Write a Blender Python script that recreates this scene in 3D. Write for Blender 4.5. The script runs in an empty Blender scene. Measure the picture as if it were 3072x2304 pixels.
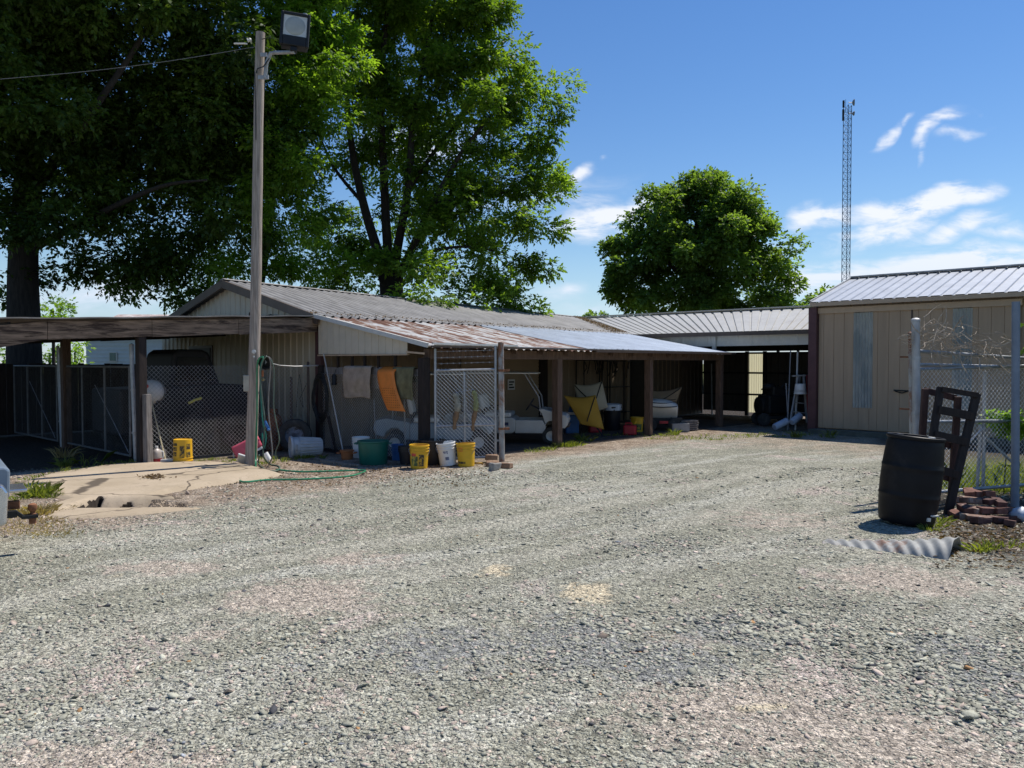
import bpy, math, random
import numpy as np
from mathutils import Vector, Matrix, Euler
R = math.radians
rnd = random.Random(11)
nr = np.random.RandomState(5)
scene = bpy.context.scene
COL = scene.collection

# ------------------------------------------------------------------ camera geometry (photo pixels, 3072 x 2304)
F = 2350.0; CAMH = 1.65; TILT = math.atan(64 / F)
def ray(px, py):
    x = (px - 1536) / F; w = -(py - 1152) / F
    return Vector((x, math.cos(TILT) + w * math.sin(TILT), -math.sin(TILT) + w * math.cos(TILT)))
def G(px, py, z=0.0):                      # point of the ground under a photo pixel
    r = ray(px, py); t = (z - CAMH) / r.z
    return Vector((r.x * t, r.y * t, z))
def AT(px, py, Y):                         # point at depth Y behind a photo pixel
    r = ray(px, py); t = Y / r.y
    return Vector((r.x * t, Y, CAMH + r.z * t))
# yard frame: a runs along the long shed (away to the right), b across it (away to the left)
OX, OY, TH = -1.487, 12.9, math.atan2(.730, .684)
CU, SU = math.cos(TH), math.sin(TH)
def LOC(a, b, z=0.0):
    return Vector((OX + a * CU - b * SU, OY + a * SU + b * CU, z))
def TOAB(p):
    x, y = p[0] - OX, p[1] - OY
    return Vector((x * CU + y * SU, -x * SU + y * CU, p[2] if len(p) > 2 else 0))

# ------------------------------------------------------------------ things, parts
ORG = {}
def tag(o, label=None, cat=None, group=None, kind=None):
    if label: o['label'] = label
    if cat: o['category'] = cat
    if group: o['group'] = group
    if kind: o['kind'] = kind
    return o
def empty(name, label, cat, loc, rot=(0, 0, 0), group=None, org=(0, 0, 0)):
    o = bpy.data.objects.new(name, None); COL.objects.link(o)
    o.empty_display_size = .2
    o.location = loc; o.rotation_euler = rot
    tag(o, label, cat, group)
    ORG[o.name] = Vector(org)
    return o
def thing(name, label, cat, loc=(0, 0, 0), rz=0, group=None, rot=None):          # built round its own base
    return empty(name, label, cat, loc, rot if rot else (0, 0, rz), group)
def thing_w(name, label, cat, base, group=None):                                  # built in world coordinates
    return empty(name, label, cat, base, (0, 0, 0), group, base)
def thing_l(name, label, cat, a, b, group=None):                                  # built in yard coordinates
    return empty(name, label, cat, LOC(a, b), (0, 0, TH), group, (a, b, 0))
def org_of(p):
    while p is not None:
        if p.name in ORG: return ORG[p.name]
        p = p.parent
    return Vector((0, 0, 0))
def dup(root, loc, rot=(0, 0, 0), label=None, scale=None, mat=None):
    r = root.copy(); COL.objects.link(r); r.location = loc; r.rotation_euler = rot
    if scale: r.scale = scale
    if label: r['label'] = label
    def rec(src, dst):
        for ch in [c for c in COL.objects if c.parent == src]:
            c = ch.copy(); COL.objects.link(c); c.parent = dst
            rec(ch, c)
    rec(root, r)
    return r

class MB:
    def __init__(s): s.v = []; s.f = []; s.m = []
    def add(s, vs, fs, mi=0):
        n = len(s.v); s.v += [tuple(v) for v in vs]
        s.f += [tuple(i + n for i in f) for f in fs]; s.m += [mi] * len(fs)
        return s
    def box(s, x0, x1, y0, y1, z0, z1, mi=0):
        return s.add([(x0, y0, z0), (x1, y0, z0), (x1, y1, z0), (x0, y1, z0), (x0, y0, z1), (x1, y0, z1), (x1, y1, z1), (x0, y1, z1)],
                     [(0, 3, 2, 1), (4, 5, 6, 7), (0, 1, 5, 4), (1, 2, 6, 5), (2, 3, 7, 6), (3, 0, 4, 7)], mi)
    def obox(s, c, hx, hy, hz, rot=(0, 0, 0), mi=0, jit=0):
        M = Euler(rot).to_matrix(); c = Vector(c); vs = []
        for z in (-hz, hz):
            for x, y in ((-hx, -hy), (hx, -hy), (hx, hy), (-hx, hy)):
                p = Vector((x, y, z))
                if jit: p += Vector((rnd.uniform(-jit, jit), rnd.uniform(-jit, jit), rnd.uniform(-jit, jit)))
                vs.append(c + M @ p)
        return s.add(vs, [(0, 3, 2, 1), (4, 5, 6, 7), (0, 1, 5, 4), (1, 2, 6, 5), (2, 3, 7, 6), (3, 0, 4, 7)], mi)
    def bar(s, p0, p1, w, h, up=(0, 0, 1), mi=0):
        p0 = Vector(p0); p1 = Vector(p1); d = (p1 - p0).normalized(); up = Vector(up)
        if abs(d.dot(up)) > .98: up = Vector((0, 1, 0))
        x = d.cross(up).normalized() * w / 2; y = x.normalized().cross(d).normalized() * h / 2
        vs = [p0 - x - y, p0 + x - y, p0 + x + y, p0 - x + y, p1 - x - y, p1 + x - y, p1 + x + y, p1 - x + y]
        return s.add(vs, [(0, 3, 2, 1), (4, 5, 6, 7), (0, 1, 5, 4), (1, 2, 6, 5), (2, 3, 7, 6), (3, 0, 4, 7)], mi)
    def tube(s, pts, r, seg=8, cap=True, mi=0):
        pts = [Vector(p) for p in pts]; n = len(pts)
        rs = r if isinstance(r, (list, tuple)) else [r] * n
        vs = []; prev = None
        for i in range(n):
            t = (pts[min(i + 1, n - 1)] - pts[max(i - 1, 0)])
            t = t.normalized() if t.length > 1e-9 else Vector((0, 0, 1))
            if prev is None:
                prev = t.orthogonal().normalized()
            x = (prev - t * prev.dot(t))
            x = x.normalized() if x.length > 1e-6 else t.orthogonal().normalized()
            y = t.cross(x); prev = x
            for k in range(seg):
                a = 2 * math.pi * k / seg
                vs.append(pts[i] + (x * math.cos(a) + y * math.sin(a)) * rs[i])
        fs = []
        for i in range(n - 1):
            for k in range(seg):
                k2 = (k + 1) % seg
                fs.append((i * seg + k, i * seg + k2, (i + 1) * seg + k2, (i + 1) * seg + k))
        if cap:
            fs.append(tuple(range(seg))[::-1]); fs.append(tuple((n - 1) * seg + k for k in range(seg)))
        return s.add(vs, fs, mi)
    def lathe(s, prof, base=(0, 0, 0), axis=(0, 0, 1), seg=28, mi=0, a0=0, a1=2 * math.pi, wob=None):
        base = Vector(base); az = Vector(axis).normalized()
        ax = Vector((1, 0, 0)) if abs(az.x) < .9 else Vector((0, 1, 0))
        ax = (ax - az * ax.dot(az)).normalized(); ay = az.cross(ax)
        full = abs(a1 - a0 - 2 * math.pi) < 1e-6
        n = seg if full else seg + 1
        vs = []
        for (r, z) in prof:
            for k in range(n):
                a = a0 + (a1 - a0) * k / seg
                rr = r * (wob(a, z) if wob else 1)
                vs.append(base + az * z + (ax * math.cos(a) + ay * math.sin(a)) * rr)
        fs = []
        for i in range(len(prof) - 1):
            for k in range(seg):
                k2 = (k + 1) % n
                fs.append((i * n + k, i * n + k2, (i + 1) * n + k2, (i + 1) * n + k))
        return s.add(vs, fs, mi)
    def prism(s, pts, vec, mi=0):
        pts = [Vector(p) for p in pts]; vec = Vector(vec); n = len(pts)
        vs = pts + [p + vec for p in pts]
        fs = [tuple(range(n))[::-1], tuple(range(n, 2 * n))]
        for i in range(n):
            j = (i + 1) % n; fs.append((i, j, n + j, n + i))
        return s.add(vs, fs, mi)
    def slab(s, p, th, mi=0):                # thick quad from four corners
        p = [Vector(q) for q in p]; n = (p[1] - p[0]).cross(p[3] - p[0]).normalized() * th
        return s.prism(p, n, mi)
    def grid(s, fn, nu, nv, th=0.0, mi=0):   # surface fn(u,v) -> point, optional thickness
        P = [[Vector(fn(i / nu, j / nv)) for j in range(nv + 1)] for i in range(nu + 1)]
        w = nv + 1
        vs = [P[i][j] for i in range(nu + 1) for j in range(w)]
        fs = [(i * w + j, (i + 1) * w + j, (i + 1) * w + j + 1, i * w + j + 1) for i in range(nu) for j in range(nv)]
        if th:
            N = len(vs); off = []
            for i in range(nu + 1):
                for j in range(w):
                    du = P[min(i + 1, nu)][j] - P[max(i - 1, 0)][j]; dv = P[i][min(j + 1, nv)] - P[i][max(j - 1, 0)]
                    c = du.cross(dv); c = c.normalized() if c.length > 1e-9 else Vector((0, 0, 1))
                    off.append(P[i][j] - c * th)
            vs = vs + off
            fs += [tuple(k + N for k in f[::-1]) for f in fs[:nu * nv]]
            ring = [(i, 0) for i in range(nu + 1)] + [(nu, j) for j in range(1, w)] + [(i, nv) for i in range(nu - 1, -1, -1)] + [(0, j) for j in range(nv - 1, 0, -1)]
            idx = [i * w + j for i, j in ring]
            for k in range(len(idx)):
                a, b = idx[k], idx[(k + 1) % len(idx)]
                fs.append((b, a, a + N, b + N))
        return s.add(vs, fs, mi)
    def ribs(s, P00, P10, P11, P01, pitch, depth, kind='rib', nt=1, sag=0, mi=0):
        # corrugated sheet: ribs run from the P0x edge to the P1x edge (P00->P01), repeat along P00->P10
        P00, P10, P11, P01 = map(Vector, (P00, P10, P11, P01))
        W = max((P10 - P00).length, (P11 - P01).length)
        n = (P10 - P00 + P11 - P01).cross(P01 - P00 + P11 - P10).normalized()
        if kind == 'sin': prof = [(k / 8, math.sin(2 * math.pi * k / 8)) for k in range(8)]
        elif kind == 'groove': prof = [(0, 0), (.46, 0), (.475, -1), (.50, -1), (.515, 0)]
        elif kind == 'lap': prof = [(0, 0), (.97, 1)]
        else: prof = [(0, 0), (.66, 0), (.73, 1), (.87, 1), (.94, 0)]
        ss = []; k = 0
        while k * pitch < W + 1e-6:
            for q, h in prof:
                x = (k + q) * pitch
                if x <= W: ss.append((x / W, h * depth))
            k += 1
        if ss[-1][0] < 1: ss.append((1.0, 0))
        vs = []
        for (u, h) in ss:
            for j in range(nt + 1):
                t = j / nt
                p = (P00.lerp(P10, u)).lerp(P01.lerp(P11, u), t) + n * h
                if sag: p.z -= sag * (math.sin(math.pi * t) * .5 + .5 * math.sin(u * 23 + t * 5) * math.sin(u * 9.1))
                vs.append(p)
        w = nt + 1; fs = []
        for i in range(len(ss) - 1):
            for j in range(nt):
                fs.append((i * w + j, (i + 1) * w + j, (i + 1) * w + j + 1, i * w + j + 1))
        return s.add(vs, fs, mi)
    def chain(s, P00, P10, P11, P01, d=.056, r=.0019, mi=0, fam=(1, -1)):
        P00, P10, P11, P01 = map(Vector, (P00, P10, P11, P01))
        L = (P10 - P00).length; H = (P01 - P00).length
        def pt(x, z): return P00.lerp(P10, x / L).lerp(P01.lerp(P11, x / L), z / H)
        st = d * math.sqrt(2) * .75
        nrm = (P10 - P00).cross(P01 - P00).normalized() * .0016
        for sg in fam:
            c = -H if sg > 0 else 0.0
            end = L if sg > 0 else L + H
            while c < end:
                # line x = c + sg*z   (sg=+1: x-z=c ; sg=-1: x+z=c)
                if sg > 0: z0 = max(0, -c); z1 = min(H, L - c); a = (c + z0, z0); b = (c + z1, z1)
                else: z0 = max(0, c - L); z1 = min(H, c); a = (c - z0, z0); b = (c - z1, z1)
                if z1 - z0 > .02:
                    s.tube([pt(*a) + nrm * sg, pt(*b) + nrm * sg], r, seg=3, cap=False, mi=mi)
                c += st
        return s
    def build(s, name, mats, parent=None, smooth=False, bevel=0, org=None, loc=None, solid=0):
        if not isinstance(mats, (list, tuple)): mats = [mats]
        o_ = Vector(org) if org is not None else (org_of(parent) if parent is not None else Vector((0, 0, 0)))
        me = bpy.data.meshes.new(name)
        me.from_pydata([(v[0] - o_.x, v[1] - o_.y, v[2] - o_.z) for v in s.v], [], s.f)
        for m in mats: me.materials.append(m)
        if len(mats) > 1: me.polygons.foreach_set('material_index', s.m)
        if smooth:
            me.polygons.foreach_set('use_smooth', [True] * len(me.polygons))
        me.update()
        o = bpy.data.objects.new(name, me); COL.objects.link(o)
        if smooth and smooth != 'all':
            try: me.set_sharp_from_angle(angle=R(40))
            except Exception: pass
        if parent is not None: o.parent = parent
        elif org is not None: o.location = o_
        if bevel:
            b = o.modifiers.new('bevel', 'BEVEL'); b.width = bevel; b.segments = 2; b.limit_method = 'ANGLE'; b.angle_limit = R(40)
        return o

def np_mesh(name, V, Fc, mat, parent=None, tint=None, smooth=False, org=None):
    V = np.asarray(V, np.float32); Fc = np.asarray(Fc, np.int32); k = Fc.shape[1]
    o_ = Vector(org) if org is not None else (org_of(parent) if parent is not None else Vector((0, 0, 0)))
    V = V - np.array(o_, np.float32)
    me = bpy.data.meshes.new(name)
    me.vertices.add(len(V)); me.vertices.foreach_set('co', V.ravel())
    me.loops.add(Fc.size); me.loops.foreach_set('vertex_index', Fc.ravel())
    me.polygons.add(len(Fc)); me.polygons.foreach_set('loop_start', np.arange(0, Fc.size, k, dtype=np.int32))
    try: me.polygons.foreach_set('loop_total', np.full(len(Fc), k, np.int32))
    except Exception: pass
    if tint is not None:
        at = me.attributes.new('tint', 'FLOAT_COLOR', 'POINT')
        t = np.ones((len(V), 4), np.float32); t[:, :3] = tint
        at.data.foreach_set('color', t.ravel())
    me.materials.append(mat)
    me.update(calc_edges=True); me.validate()
    if smooth: me.polygons.foreach_set('use_smooth', np.ones(len(me.polygons), bool))
    o = bpy.data.objects.new(name, me); COL.objects.link(o)
    if parent is not None: o.parent = parent
    elif org is not None: o.location = o_
    return o

# ------------------------------------------------------------------ materials
def nodes(name):
    m = bpy.data.materials.new(name); m.use_nodes = True
    nt = m.node_tree; b = nt.nodes['Principled BSDF']
    return m, nt, b
def N(nt, t, **kw):
    n = nt.nodes.new(t)
    for k, v in kw.items():
        if k in n.inputs: n.inputs[k].default_value = v
        else: setattr(n, k, v)
    return n
def rgb(c): return (c[0], c[1], c[2], 1)
def mix(nt, fac, a, b, mode='MIX'):
    n = nt.nodes.new('ShaderNodeMix'); n.data_type = 'RGBA'; n.blend_type = mode
    for sock, val in ((n.inputs[0], fac), (n.inputs[6], a), (n.inputs[7], b)):
        if isinstance(val, bpy.types.NodeSocket): nt.links.new(val, sock)
        elif isinstance(val, (int, float)): sock.default_value = val
        else: sock.default_value = rgb(val)
    return n.outputs[2]
def coord(nt, scale=(1, 1, 1)):
    tc = N(nt, 'ShaderNodeTexCoord'); mp = N(nt, 'ShaderNodeMapping'); mp.inputs['Scale'].default_value = scale
    nt.links.new(tc.outputs['Object'], mp.inputs[0]); return mp.outputs[0]
def noise(nt, vec, scale, detail=5, rough=.6, dist=0):
    n = N(nt, 'ShaderNodeTexNoise'); n.inputs['Scale'].default_value = scale; n.inputs['Detail'].default_value = detail
    n.inputs['Roughness'].default_value = rough; n.inputs['Distortion'].default_value = dist
    nt.links.new(vec, n.inputs['Vector']); return n.outputs['Fac']
def ramp(nt, fac, lo, hi, smooth=True):
    n = N(nt, 'ShaderNodeMapRange'); n.inputs[1].default_value = lo; n.inputs[2].default_value = hi
    n.interpolation_type = 'SMOOTHSTEP' if smooth else 'LINEAR'
    nt.links.new(fac, n.inputs[0]); return n.outputs[0]
def bump(nt, b, h, strength=.5, dist=.01):
    n = N(nt, 'ShaderNodeBump'); n.inputs['Strength'].default_value = strength; n.inputs['Distance'].default_value = dist
    nt.links.new(h, n.inputs['Height']); nt.links.new(n.outputs[0], b.inputs['Normal'])
MATS = {}
def M(name, col, rough=.6, metal=0, var=.18, vs=6, st=(1, 1, 1), dirt=None, dlo=.5, dhi=.68, ds=2.2, dst=None, bmp=0, bs=60, spec=.4, detail=6):
    if name in MATS: return MATS[name]
    m, nt, b = nodes(name)
    v = coord(nt, st)
    f = noise(nt, v, vs, detail)
    c = mix(nt, ramp(nt, f, .25, .75), [x * (1 - var) for x in col], [min(1, x * (1 + var)) for x in col])
    r = rough
    if dirt is not None:
        v2 = coord(nt, dst or st)
        d = ramp(nt, noise(nt, v2, ds, 8, .7, .4), dlo, dhi)
        c = mix(nt, d, c, dirt)
    nt.links.new(c, b.inputs['Base Color'])
    b.inputs['Roughness'].default_value = rough; b.inputs['Metallic'].default_value = metal
    b.inputs['Specular IOR Level'].default_value = spec
    if bmp:
        bump(nt, b, noise(nt, v, bs, 4), bmp, .004)
    MATS[name] = m
    return m

WOOD = M('weathered_wood', (.12, .075, .052), .85, 0, .45, 5, (9, 9, 1), dirt=(.06, .045, .035), dlo=.55, dhi=.8, bmp=.5, bs=30)
POLE = M('pole_wood', (.37, .305, .25), .85, 0, .42, 4, (16, 16, .6), dirt=(.13, .095, .07), dlo=.52, dhi=.75, ds=1.6, bmp=.7, bs=14)
GREYWOOD = M('grey_wood', (.2, .18, .165), .9, 0, .4, 4, (8, 8, 1), bmp=.5, bs=30)
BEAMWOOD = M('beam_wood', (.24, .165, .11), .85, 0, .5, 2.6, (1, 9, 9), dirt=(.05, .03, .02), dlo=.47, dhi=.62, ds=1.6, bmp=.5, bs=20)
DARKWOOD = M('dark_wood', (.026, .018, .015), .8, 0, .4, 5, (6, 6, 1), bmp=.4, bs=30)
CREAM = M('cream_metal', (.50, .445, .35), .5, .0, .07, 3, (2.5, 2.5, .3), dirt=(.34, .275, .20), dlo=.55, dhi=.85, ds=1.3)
BEIGE = M('beige_metal', (.36, .27, .18), .5, .0, .07, 3, (1, 1, .3), dirt=(.36, .27, .18), dlo=.55, dhi=.85, ds=1.2)
TAN = M('tan_metal', (.42, .305, .205), .45, .0, .09, 2.5, (2.2, 2.2, .25), dirt=(.33, .235, .155), dlo=.55, dhi=.9, ds=1)
TANTRIM = M('tan_trim', (.50, .375, .26), .45, 0, .06)
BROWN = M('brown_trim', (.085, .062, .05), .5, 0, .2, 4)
MAROON = M('maroon_steel', (.10, .045, .05), .5, .2, .2, 4)
GALV = M('galvanised', (.36, .37, .385), .45, .6, .2, 9, dirt=(.3, .29, .27), dlo=.6, dhi=.8, ds=5)
GALVD = M('dull_galvanised', (.38, .38, .38), .6, .35, .25, 9, (1, 1, .4), dirt=(.22, .16, .12), dlo=.62, dhi=.8, ds=4)
WIRE = M('fence_wire', (.78, .78, .77), .5, .05, .15, 20)
RUSTY = M('rusted_pipe', (.33, .33, .32), .6, .3, .2, 9, (1, 1, .6), dirt=(.22, .10, .05), dlo=.44, dhi=.6, ds=3)
RUST = M('rust', (.23, .10, .05), .85, .1, .4, 14, bmp=.4, bs=40)
WHITEP = M('white_plastic', (.74, .74, .72), .4, 0, .06, 5, dirt=(.5, .47, .42), dlo=.6, dhi=.8)
OFFWHITE = M('offwhite_paint', (.62, .61, .57), .45, 0, .08, 5, dirt=(.42, .38, .32), dlo=.58, dhi=.85)
YELLOW = M('yellow_plastic', (.72, .42, .025), .4, 0, .1, 5, dirt=(.5, .26, .03), dlo=.6, dhi=.8)
BLACKP = M('black_plastic', (.018, .018, .022), .42, 0, .3, 6, dirt=(.06, .055, .05), dlo=.62, dhi=.85, ds=4)
BLACKM = M('black_metal', (.02, .02, .02), .55, .2, .3, 6)
GREYP = M('grey_plastic', (.28, .28, .28), .55, 0, .15, 6, dirt=(.17, .16, .15), dlo=.5, dhi=.8)
RUBBER = M('rubber', (.04, .039, .037), .8, 0, .3, 12, dirt=(.13, .12, .11), dlo=.55, dhi=.8, ds=6)
TEAL = M('teal_plastic', (.009, .12, .088), .4, 0, .15, 5)
TERRA = M('terracotta', (.42, .15, .055), .75, 0, .15, 7)
ORANGE = M('orange_plastic', (.75, .22, .035), .5, 0, .12, 6)
PINK = M('faded_red_plastic', (.60, .10, .15), .45, 0, .15, 4, dirt=(.68, .22, .25), dlo=.5, dhi=.8)
REDP = M('red_plastic', (.42, .018, .03), .4, 0, .15, 5)
BLUEP = M('blue_plastic', (.03, .13, .34), .45, 0, .15, 5)
GREENHOSE = M('green_hose', (.035, .21, .105), .4, 0, .3, 12)
DKHOSE = M('grey_green_hose', (.10, .14, .105), .45, 0, .3, 12)
BLKHOSE = M('black_hose', (.022, .022, .022), .5, 0, .3, 12)
TOWEL = M('stained_towel', (.40, .31, .235), .95, 0, .2, 5, dirt=(.24, .2, .11), dlo=.5, dhi=.75, ds=3, bmp=.5, bs=120)
CANVAS = M('cream_canvas', (.36, .325, .24), .9, 0, .12, 3, bmp=.3, bs=90)
YCANVAS = M('yellow_canvas', (.42, .235, .03), .9, 0, .12, 3, bmp=.3, bs=90)
TCANVAS = M('tan_canvas', (.26, .185, .11), .9, 0, .15, 3, bmp=.3, bs=90)
BRICK = M('brick', (.17, .08, .06), .9, 0, .35, 18, dirt=(.24, .18, .15), dlo=.58, dhi=.75, ds=8, bmp=.6, bs=60)
STONEM = M('pale_stone', (.34, .31, .27), .9, 0, .3, 12, bmp=.6, bs=30)
CONC = None
GLASSY = M('clouded_lens', (.42, .42, .38), .25, 0, .1, 6)
BLUEGREY = M('blue_grey_paint', (.19, .24, .30), .35, .1, .1, 3, dirt=(.3, .3, .3), dlo=.6, dhi=.9)
CHROME = M('dull_chrome', (.6, .62, .65), .25, .9, .1, 8)
STEELBLUE = M('painted_mast_steel', (.10, .14, .20), .5, .4, .15, 4)
BARK = M('bark', (.032, .026, .022), .95, 0, .4, 4, (6, 6, 1), bmp=.8, bs=18)
DEADVINE = M('dead_vine', (.40, .335, .26), .9, 0, .3, 10)
SIDING = M('pale_siding', (.60, .64, .64), .6, 0, .05, 4)
LABELINK = M('dark_label_print', (.05, .045, .03), .6, 0, .3, 16, dirt=(.45, .28, .03), dlo=.5, dhi=.56, ds=22)
LABELGRN = M('green_label_print', (.10, .14, .05), .6, 0, .5, 16, dirt=(.62, .45, .06), dlo=.52, dhi=.6, ds=14)
LABELRED = M('red_label_print', (.55, .08, .05), .6, 0, .3, 16)
LABELBLU = M('blue_grey_print', (.16, .18, .26), .6, 0, .4, 16, dirt=(.7, .7, .68), dlo=.52, dhi=.6, ds=20)

def rusty_roof():
    m, nt, b = nodes('rusted_white_roof_sheet')
    v = coord(nt, (1, 1, 1))
    base = mix(nt, ramp(nt, noise(nt, v, 3, 5), .3, .7), (.46, .45, .43), (.62, .61, .59))
    v2 = coord(nt, (5.5, .55, .55))
    f = noise(nt, v2, 2.3, 7, .66, .3)
    # the sheets nearest the corner have the most rust
    tc = N(nt, 'ShaderNodeTexCoord'); sx = N(nt, 'ShaderNodeSeparateXYZ'); nt.links.new(tc.outputs['Object'], sx.inputs[0])
    r1 = ramp(nt, f, .455, .53)
    r2 = ramp(nt, f, .50, .60)
    c = mix(nt, r1, base, (.27, .155, .105)); c = mix(nt, r2, c, (.145, .068, .048))
    nt.links.new(c, b.inputs['Base Color'])
    b.inputs['Roughness'].default_value = .6; b.inputs['Metallic'].default_value = .15
    return m
RUSTROOF = rusty_roof()
SIDEP = M('shade_dark_cream_metal', (.28, .21, .145), .55, 0, .08, 3, (1, 1, .3), dirt=(.14, .105, .07), dlo=.5, dhi=.8, ds=1.3)  # cream wall paint darkened so its colour carries the lean-to shade
GALVROOF = M('blue_galvanised_roof', (.42, .47, .54), .5, .35, .10, 3, (1, 1, 1), dirt=(.34, .37, .42), dlo=.5, dhi=.8, ds=2)
OLDROOF = M('old_grey_roof', (.30, .29, .28), .7, .25, .22, 3, (3, .5, 1), dirt=(.15, .135, .12), dlo=.5, dhi=.78, ds=1.6, dst=(3, .6, 1))
LINKROOF = M('light_metal_roof', (.47, .455, .42), .5, .1, .08, 2.5, dirt=(.38, .35, .31), dlo=.5, dhi=.85, ds=1.3)
SHEDROOF = M('silver_metal_roof', (.49, .50, .515), .42, .25, .10, 2.5)

def concrete():
    m, nt, b = nodes('tan_concrete')
    v = coord(nt)
    c = mix(nt, ramp(nt, noise(nt, v, 1.1, 6, .6), .3, .7), (.35, .275, .185), (.45, .36, .255))
    c = mix(nt, ramp(nt, noise(nt, v, 25, 5, .7), .5, .75), c, (.30, .235, .16))
    c = mix(nt, ramp(nt, noise(nt, v, 3.2, 7, .7, 1.), .60, .68), c, (.22, .17, .115))
    vo = N(nt, 'ShaderNodeTexVoronoi'); vo.feature = 'DISTANCE_TO_EDGE'; vo.inputs['Scale'].default_value = .62
    wv = N(nt, 'ShaderNodeVectorMath'); wv.operation = 'MULTIPLY_ADD'; nn_ = N(nt, 'ShaderNodeTexNoise'); nn_.inputs['Scale'].default_value = 3; nt.links.new(v, nn_.inputs['Vector'])
    nt.links.new(nn_.outputs['Color'], wv.inputs[0]); wv.inputs[1].default_value = (.35, .35, 0); nt.links.new(v, wv.inputs[2]); nt.links.new(wv.outputs[0], vo.inputs['Vector'])
    c = mix(nt, ramp(nt, vo.outputs['Distance'], .012, .004), c, (.10, .075, .05))
    c = mix(nt, ramp(nt, noise(nt, v, 14, 6, .75, .6), .62, .70), c, (.20, .155, .105))
    nt.links.new(c, b.inputs['Base Color']); b.inputs['Roughness'].default_value = .9
    bump(nt, b, noise(nt, v, 45, 6), .5, .006)
    return m
CONC = concrete()

def leaf_mat(name, lo, hi, trans=.35):
    m, nt, b = nodes(name)
    at = N(nt, 'ShaderNodeAttribute', attribute_name='tint')
    sp = N(nt, 'ShaderNodeSeparateColor'); nt.links.new(at.outputs['Color'], sp.inputs[0])
    c = mix(nt, sp.outputs[0], lo, hi)
    nt.links.new(c, b.inputs['Base Color']); b.inputs['Roughness'].default_value = .5; b.inputs['Specular IOR Level'].default_value = .28
    tr = N(nt, 'ShaderNodeBsdfTranslucent')
    tcol = mix(nt, 1.0, c, (2.05, 2.0, .62), 'MULTIPLY')
    nt.links.new(tcol, tr.inputs['Color'])
    mx = N(nt, 'ShaderNodeMixShader'); mx.inputs[0].default_value = trans
    nt.links.new(b.outputs[0], mx.inputs[1]); nt.links.new(tr.outputs[0], mx.inputs[2])
    nt.links.new(mx.outputs[0], nt.nodes['Material Output'].inputs['Surface'])
    return m
LEAF_D = leaf_mat('shade_tree_leaf', (.024, .050, .010), (.105, .17, .028), .40)
LEAF_A = leaf_mat('ash_leaf', (.055, .105, .016), (.175, .28, .042), .55)
LEAF_B = leaf_mat('bright_leaf', (.08, .155, .018), (.21, .34, .05), .58)
LEAF_M = leaf_mat('maple_leaf', (.060, .110, .028), (.165, .255, .065), .58)
WEED = leaf_mat('weed_leaf', (.075, .11, .02), (.24, .28, .08), .4)
DRYLEAF = leaf_mat('dry_leaf', (.06, .04, .025), (.22, .145, .085), .15)
STRAW = leaf_mat('straw', (.22, .17, .07), (.48, .39, .2), .2)

def panel_glass():
    m, nt, b = nodes('fibreglass_panel')
    v = coord(nt, (1, 1, .4))
    c = mix(nt, ramp(nt, noise(nt, v, 4, 5), .3, .7), (.42, .435, .41), (.60, .62, .57))
    c = mix(nt, ramp(nt, noise(nt, v, 2, 4), .5, .62), c, (.32, .36, .36))
    nt.links.new(c, b.inputs['Base Color']); b.inputs['Roughness'].default_value = .3
    tr = N(nt, 'ShaderNodeBsdfTranslucent'); nt.links.new(c, tr.inputs['Color'])
    mx = N(nt, 'ShaderNodeMixShader'); mx.inputs[0].default_value = .3
    nt.links.new(b.outputs[0], mx.inputs[1]); nt.links.new(tr.outputs[0], mx.inputs[2])
    nt.links.new(mx.outputs[0], nt.nodes['Material Output'].inputs['Surface'])
    return m
FIBRE = panel_glass()
def panel_yellow():
    m, nt, b = nodes('yellowed_fibreglass')
    b.inputs['Base Color'].default_value = (.62, .56, .36, 1); b.inputs['Roughness'].default_value = .5
    tr = N(nt, 'ShaderNodeBsdfTranslucent'); tr.inputs['Color'].default_value = (.80, .72, .46, 1)
    mx = N(nt, 'ShaderNodeMixShader'); mx.inputs[0].default_value = .75
    nt.links.new(b.outputs[0], mx.inputs[1]); nt.links.new(tr.outputs[0], mx.inputs[2])
    nt.links.new(mx.outputs[0], nt.nodes['Material Output'].inputs['Surface'])
    return m
YFIBRE = panel_yellow()
# ------------------------------------------------------------------ camera, light, sky
cam = bpy.data.cameras.new('camera'); cam.sensor_width = 36; cam.lens = 36 * F / 3072
cam.clip_start = .05; cam.clip_end = 3000
co = bpy.data.objects.new('camera', cam); COL.objects.link(co)
co.location = (0, 0, CAMH); co.rotation_euler = (math.pi / 2 - TILT, 0, 0)
scene.camera = co

SUN_EL, SUN_AZ = R(61), math.atan2(.82, .56)      # azimuth from +Y towards +X
sdir = Vector((math.sin(SUN_AZ) * math.cos(SUN_EL), math.cos(SUN_AZ) * math.cos(SUN_EL), math.sin(SUN_EL)))
sl = bpy.data.lights.new('sun', 'SUN'); sl.energy = 4.6; sl.angle = R(.5); sl.color = (1, .955, .88)
so = bpy.data.objects.new('sun', sl); COL.objects.link(so)
so.rotation_euler = sdir.to_track_quat('Z', 'Y').to_euler(); so.location = (20, 20, 40)

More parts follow.
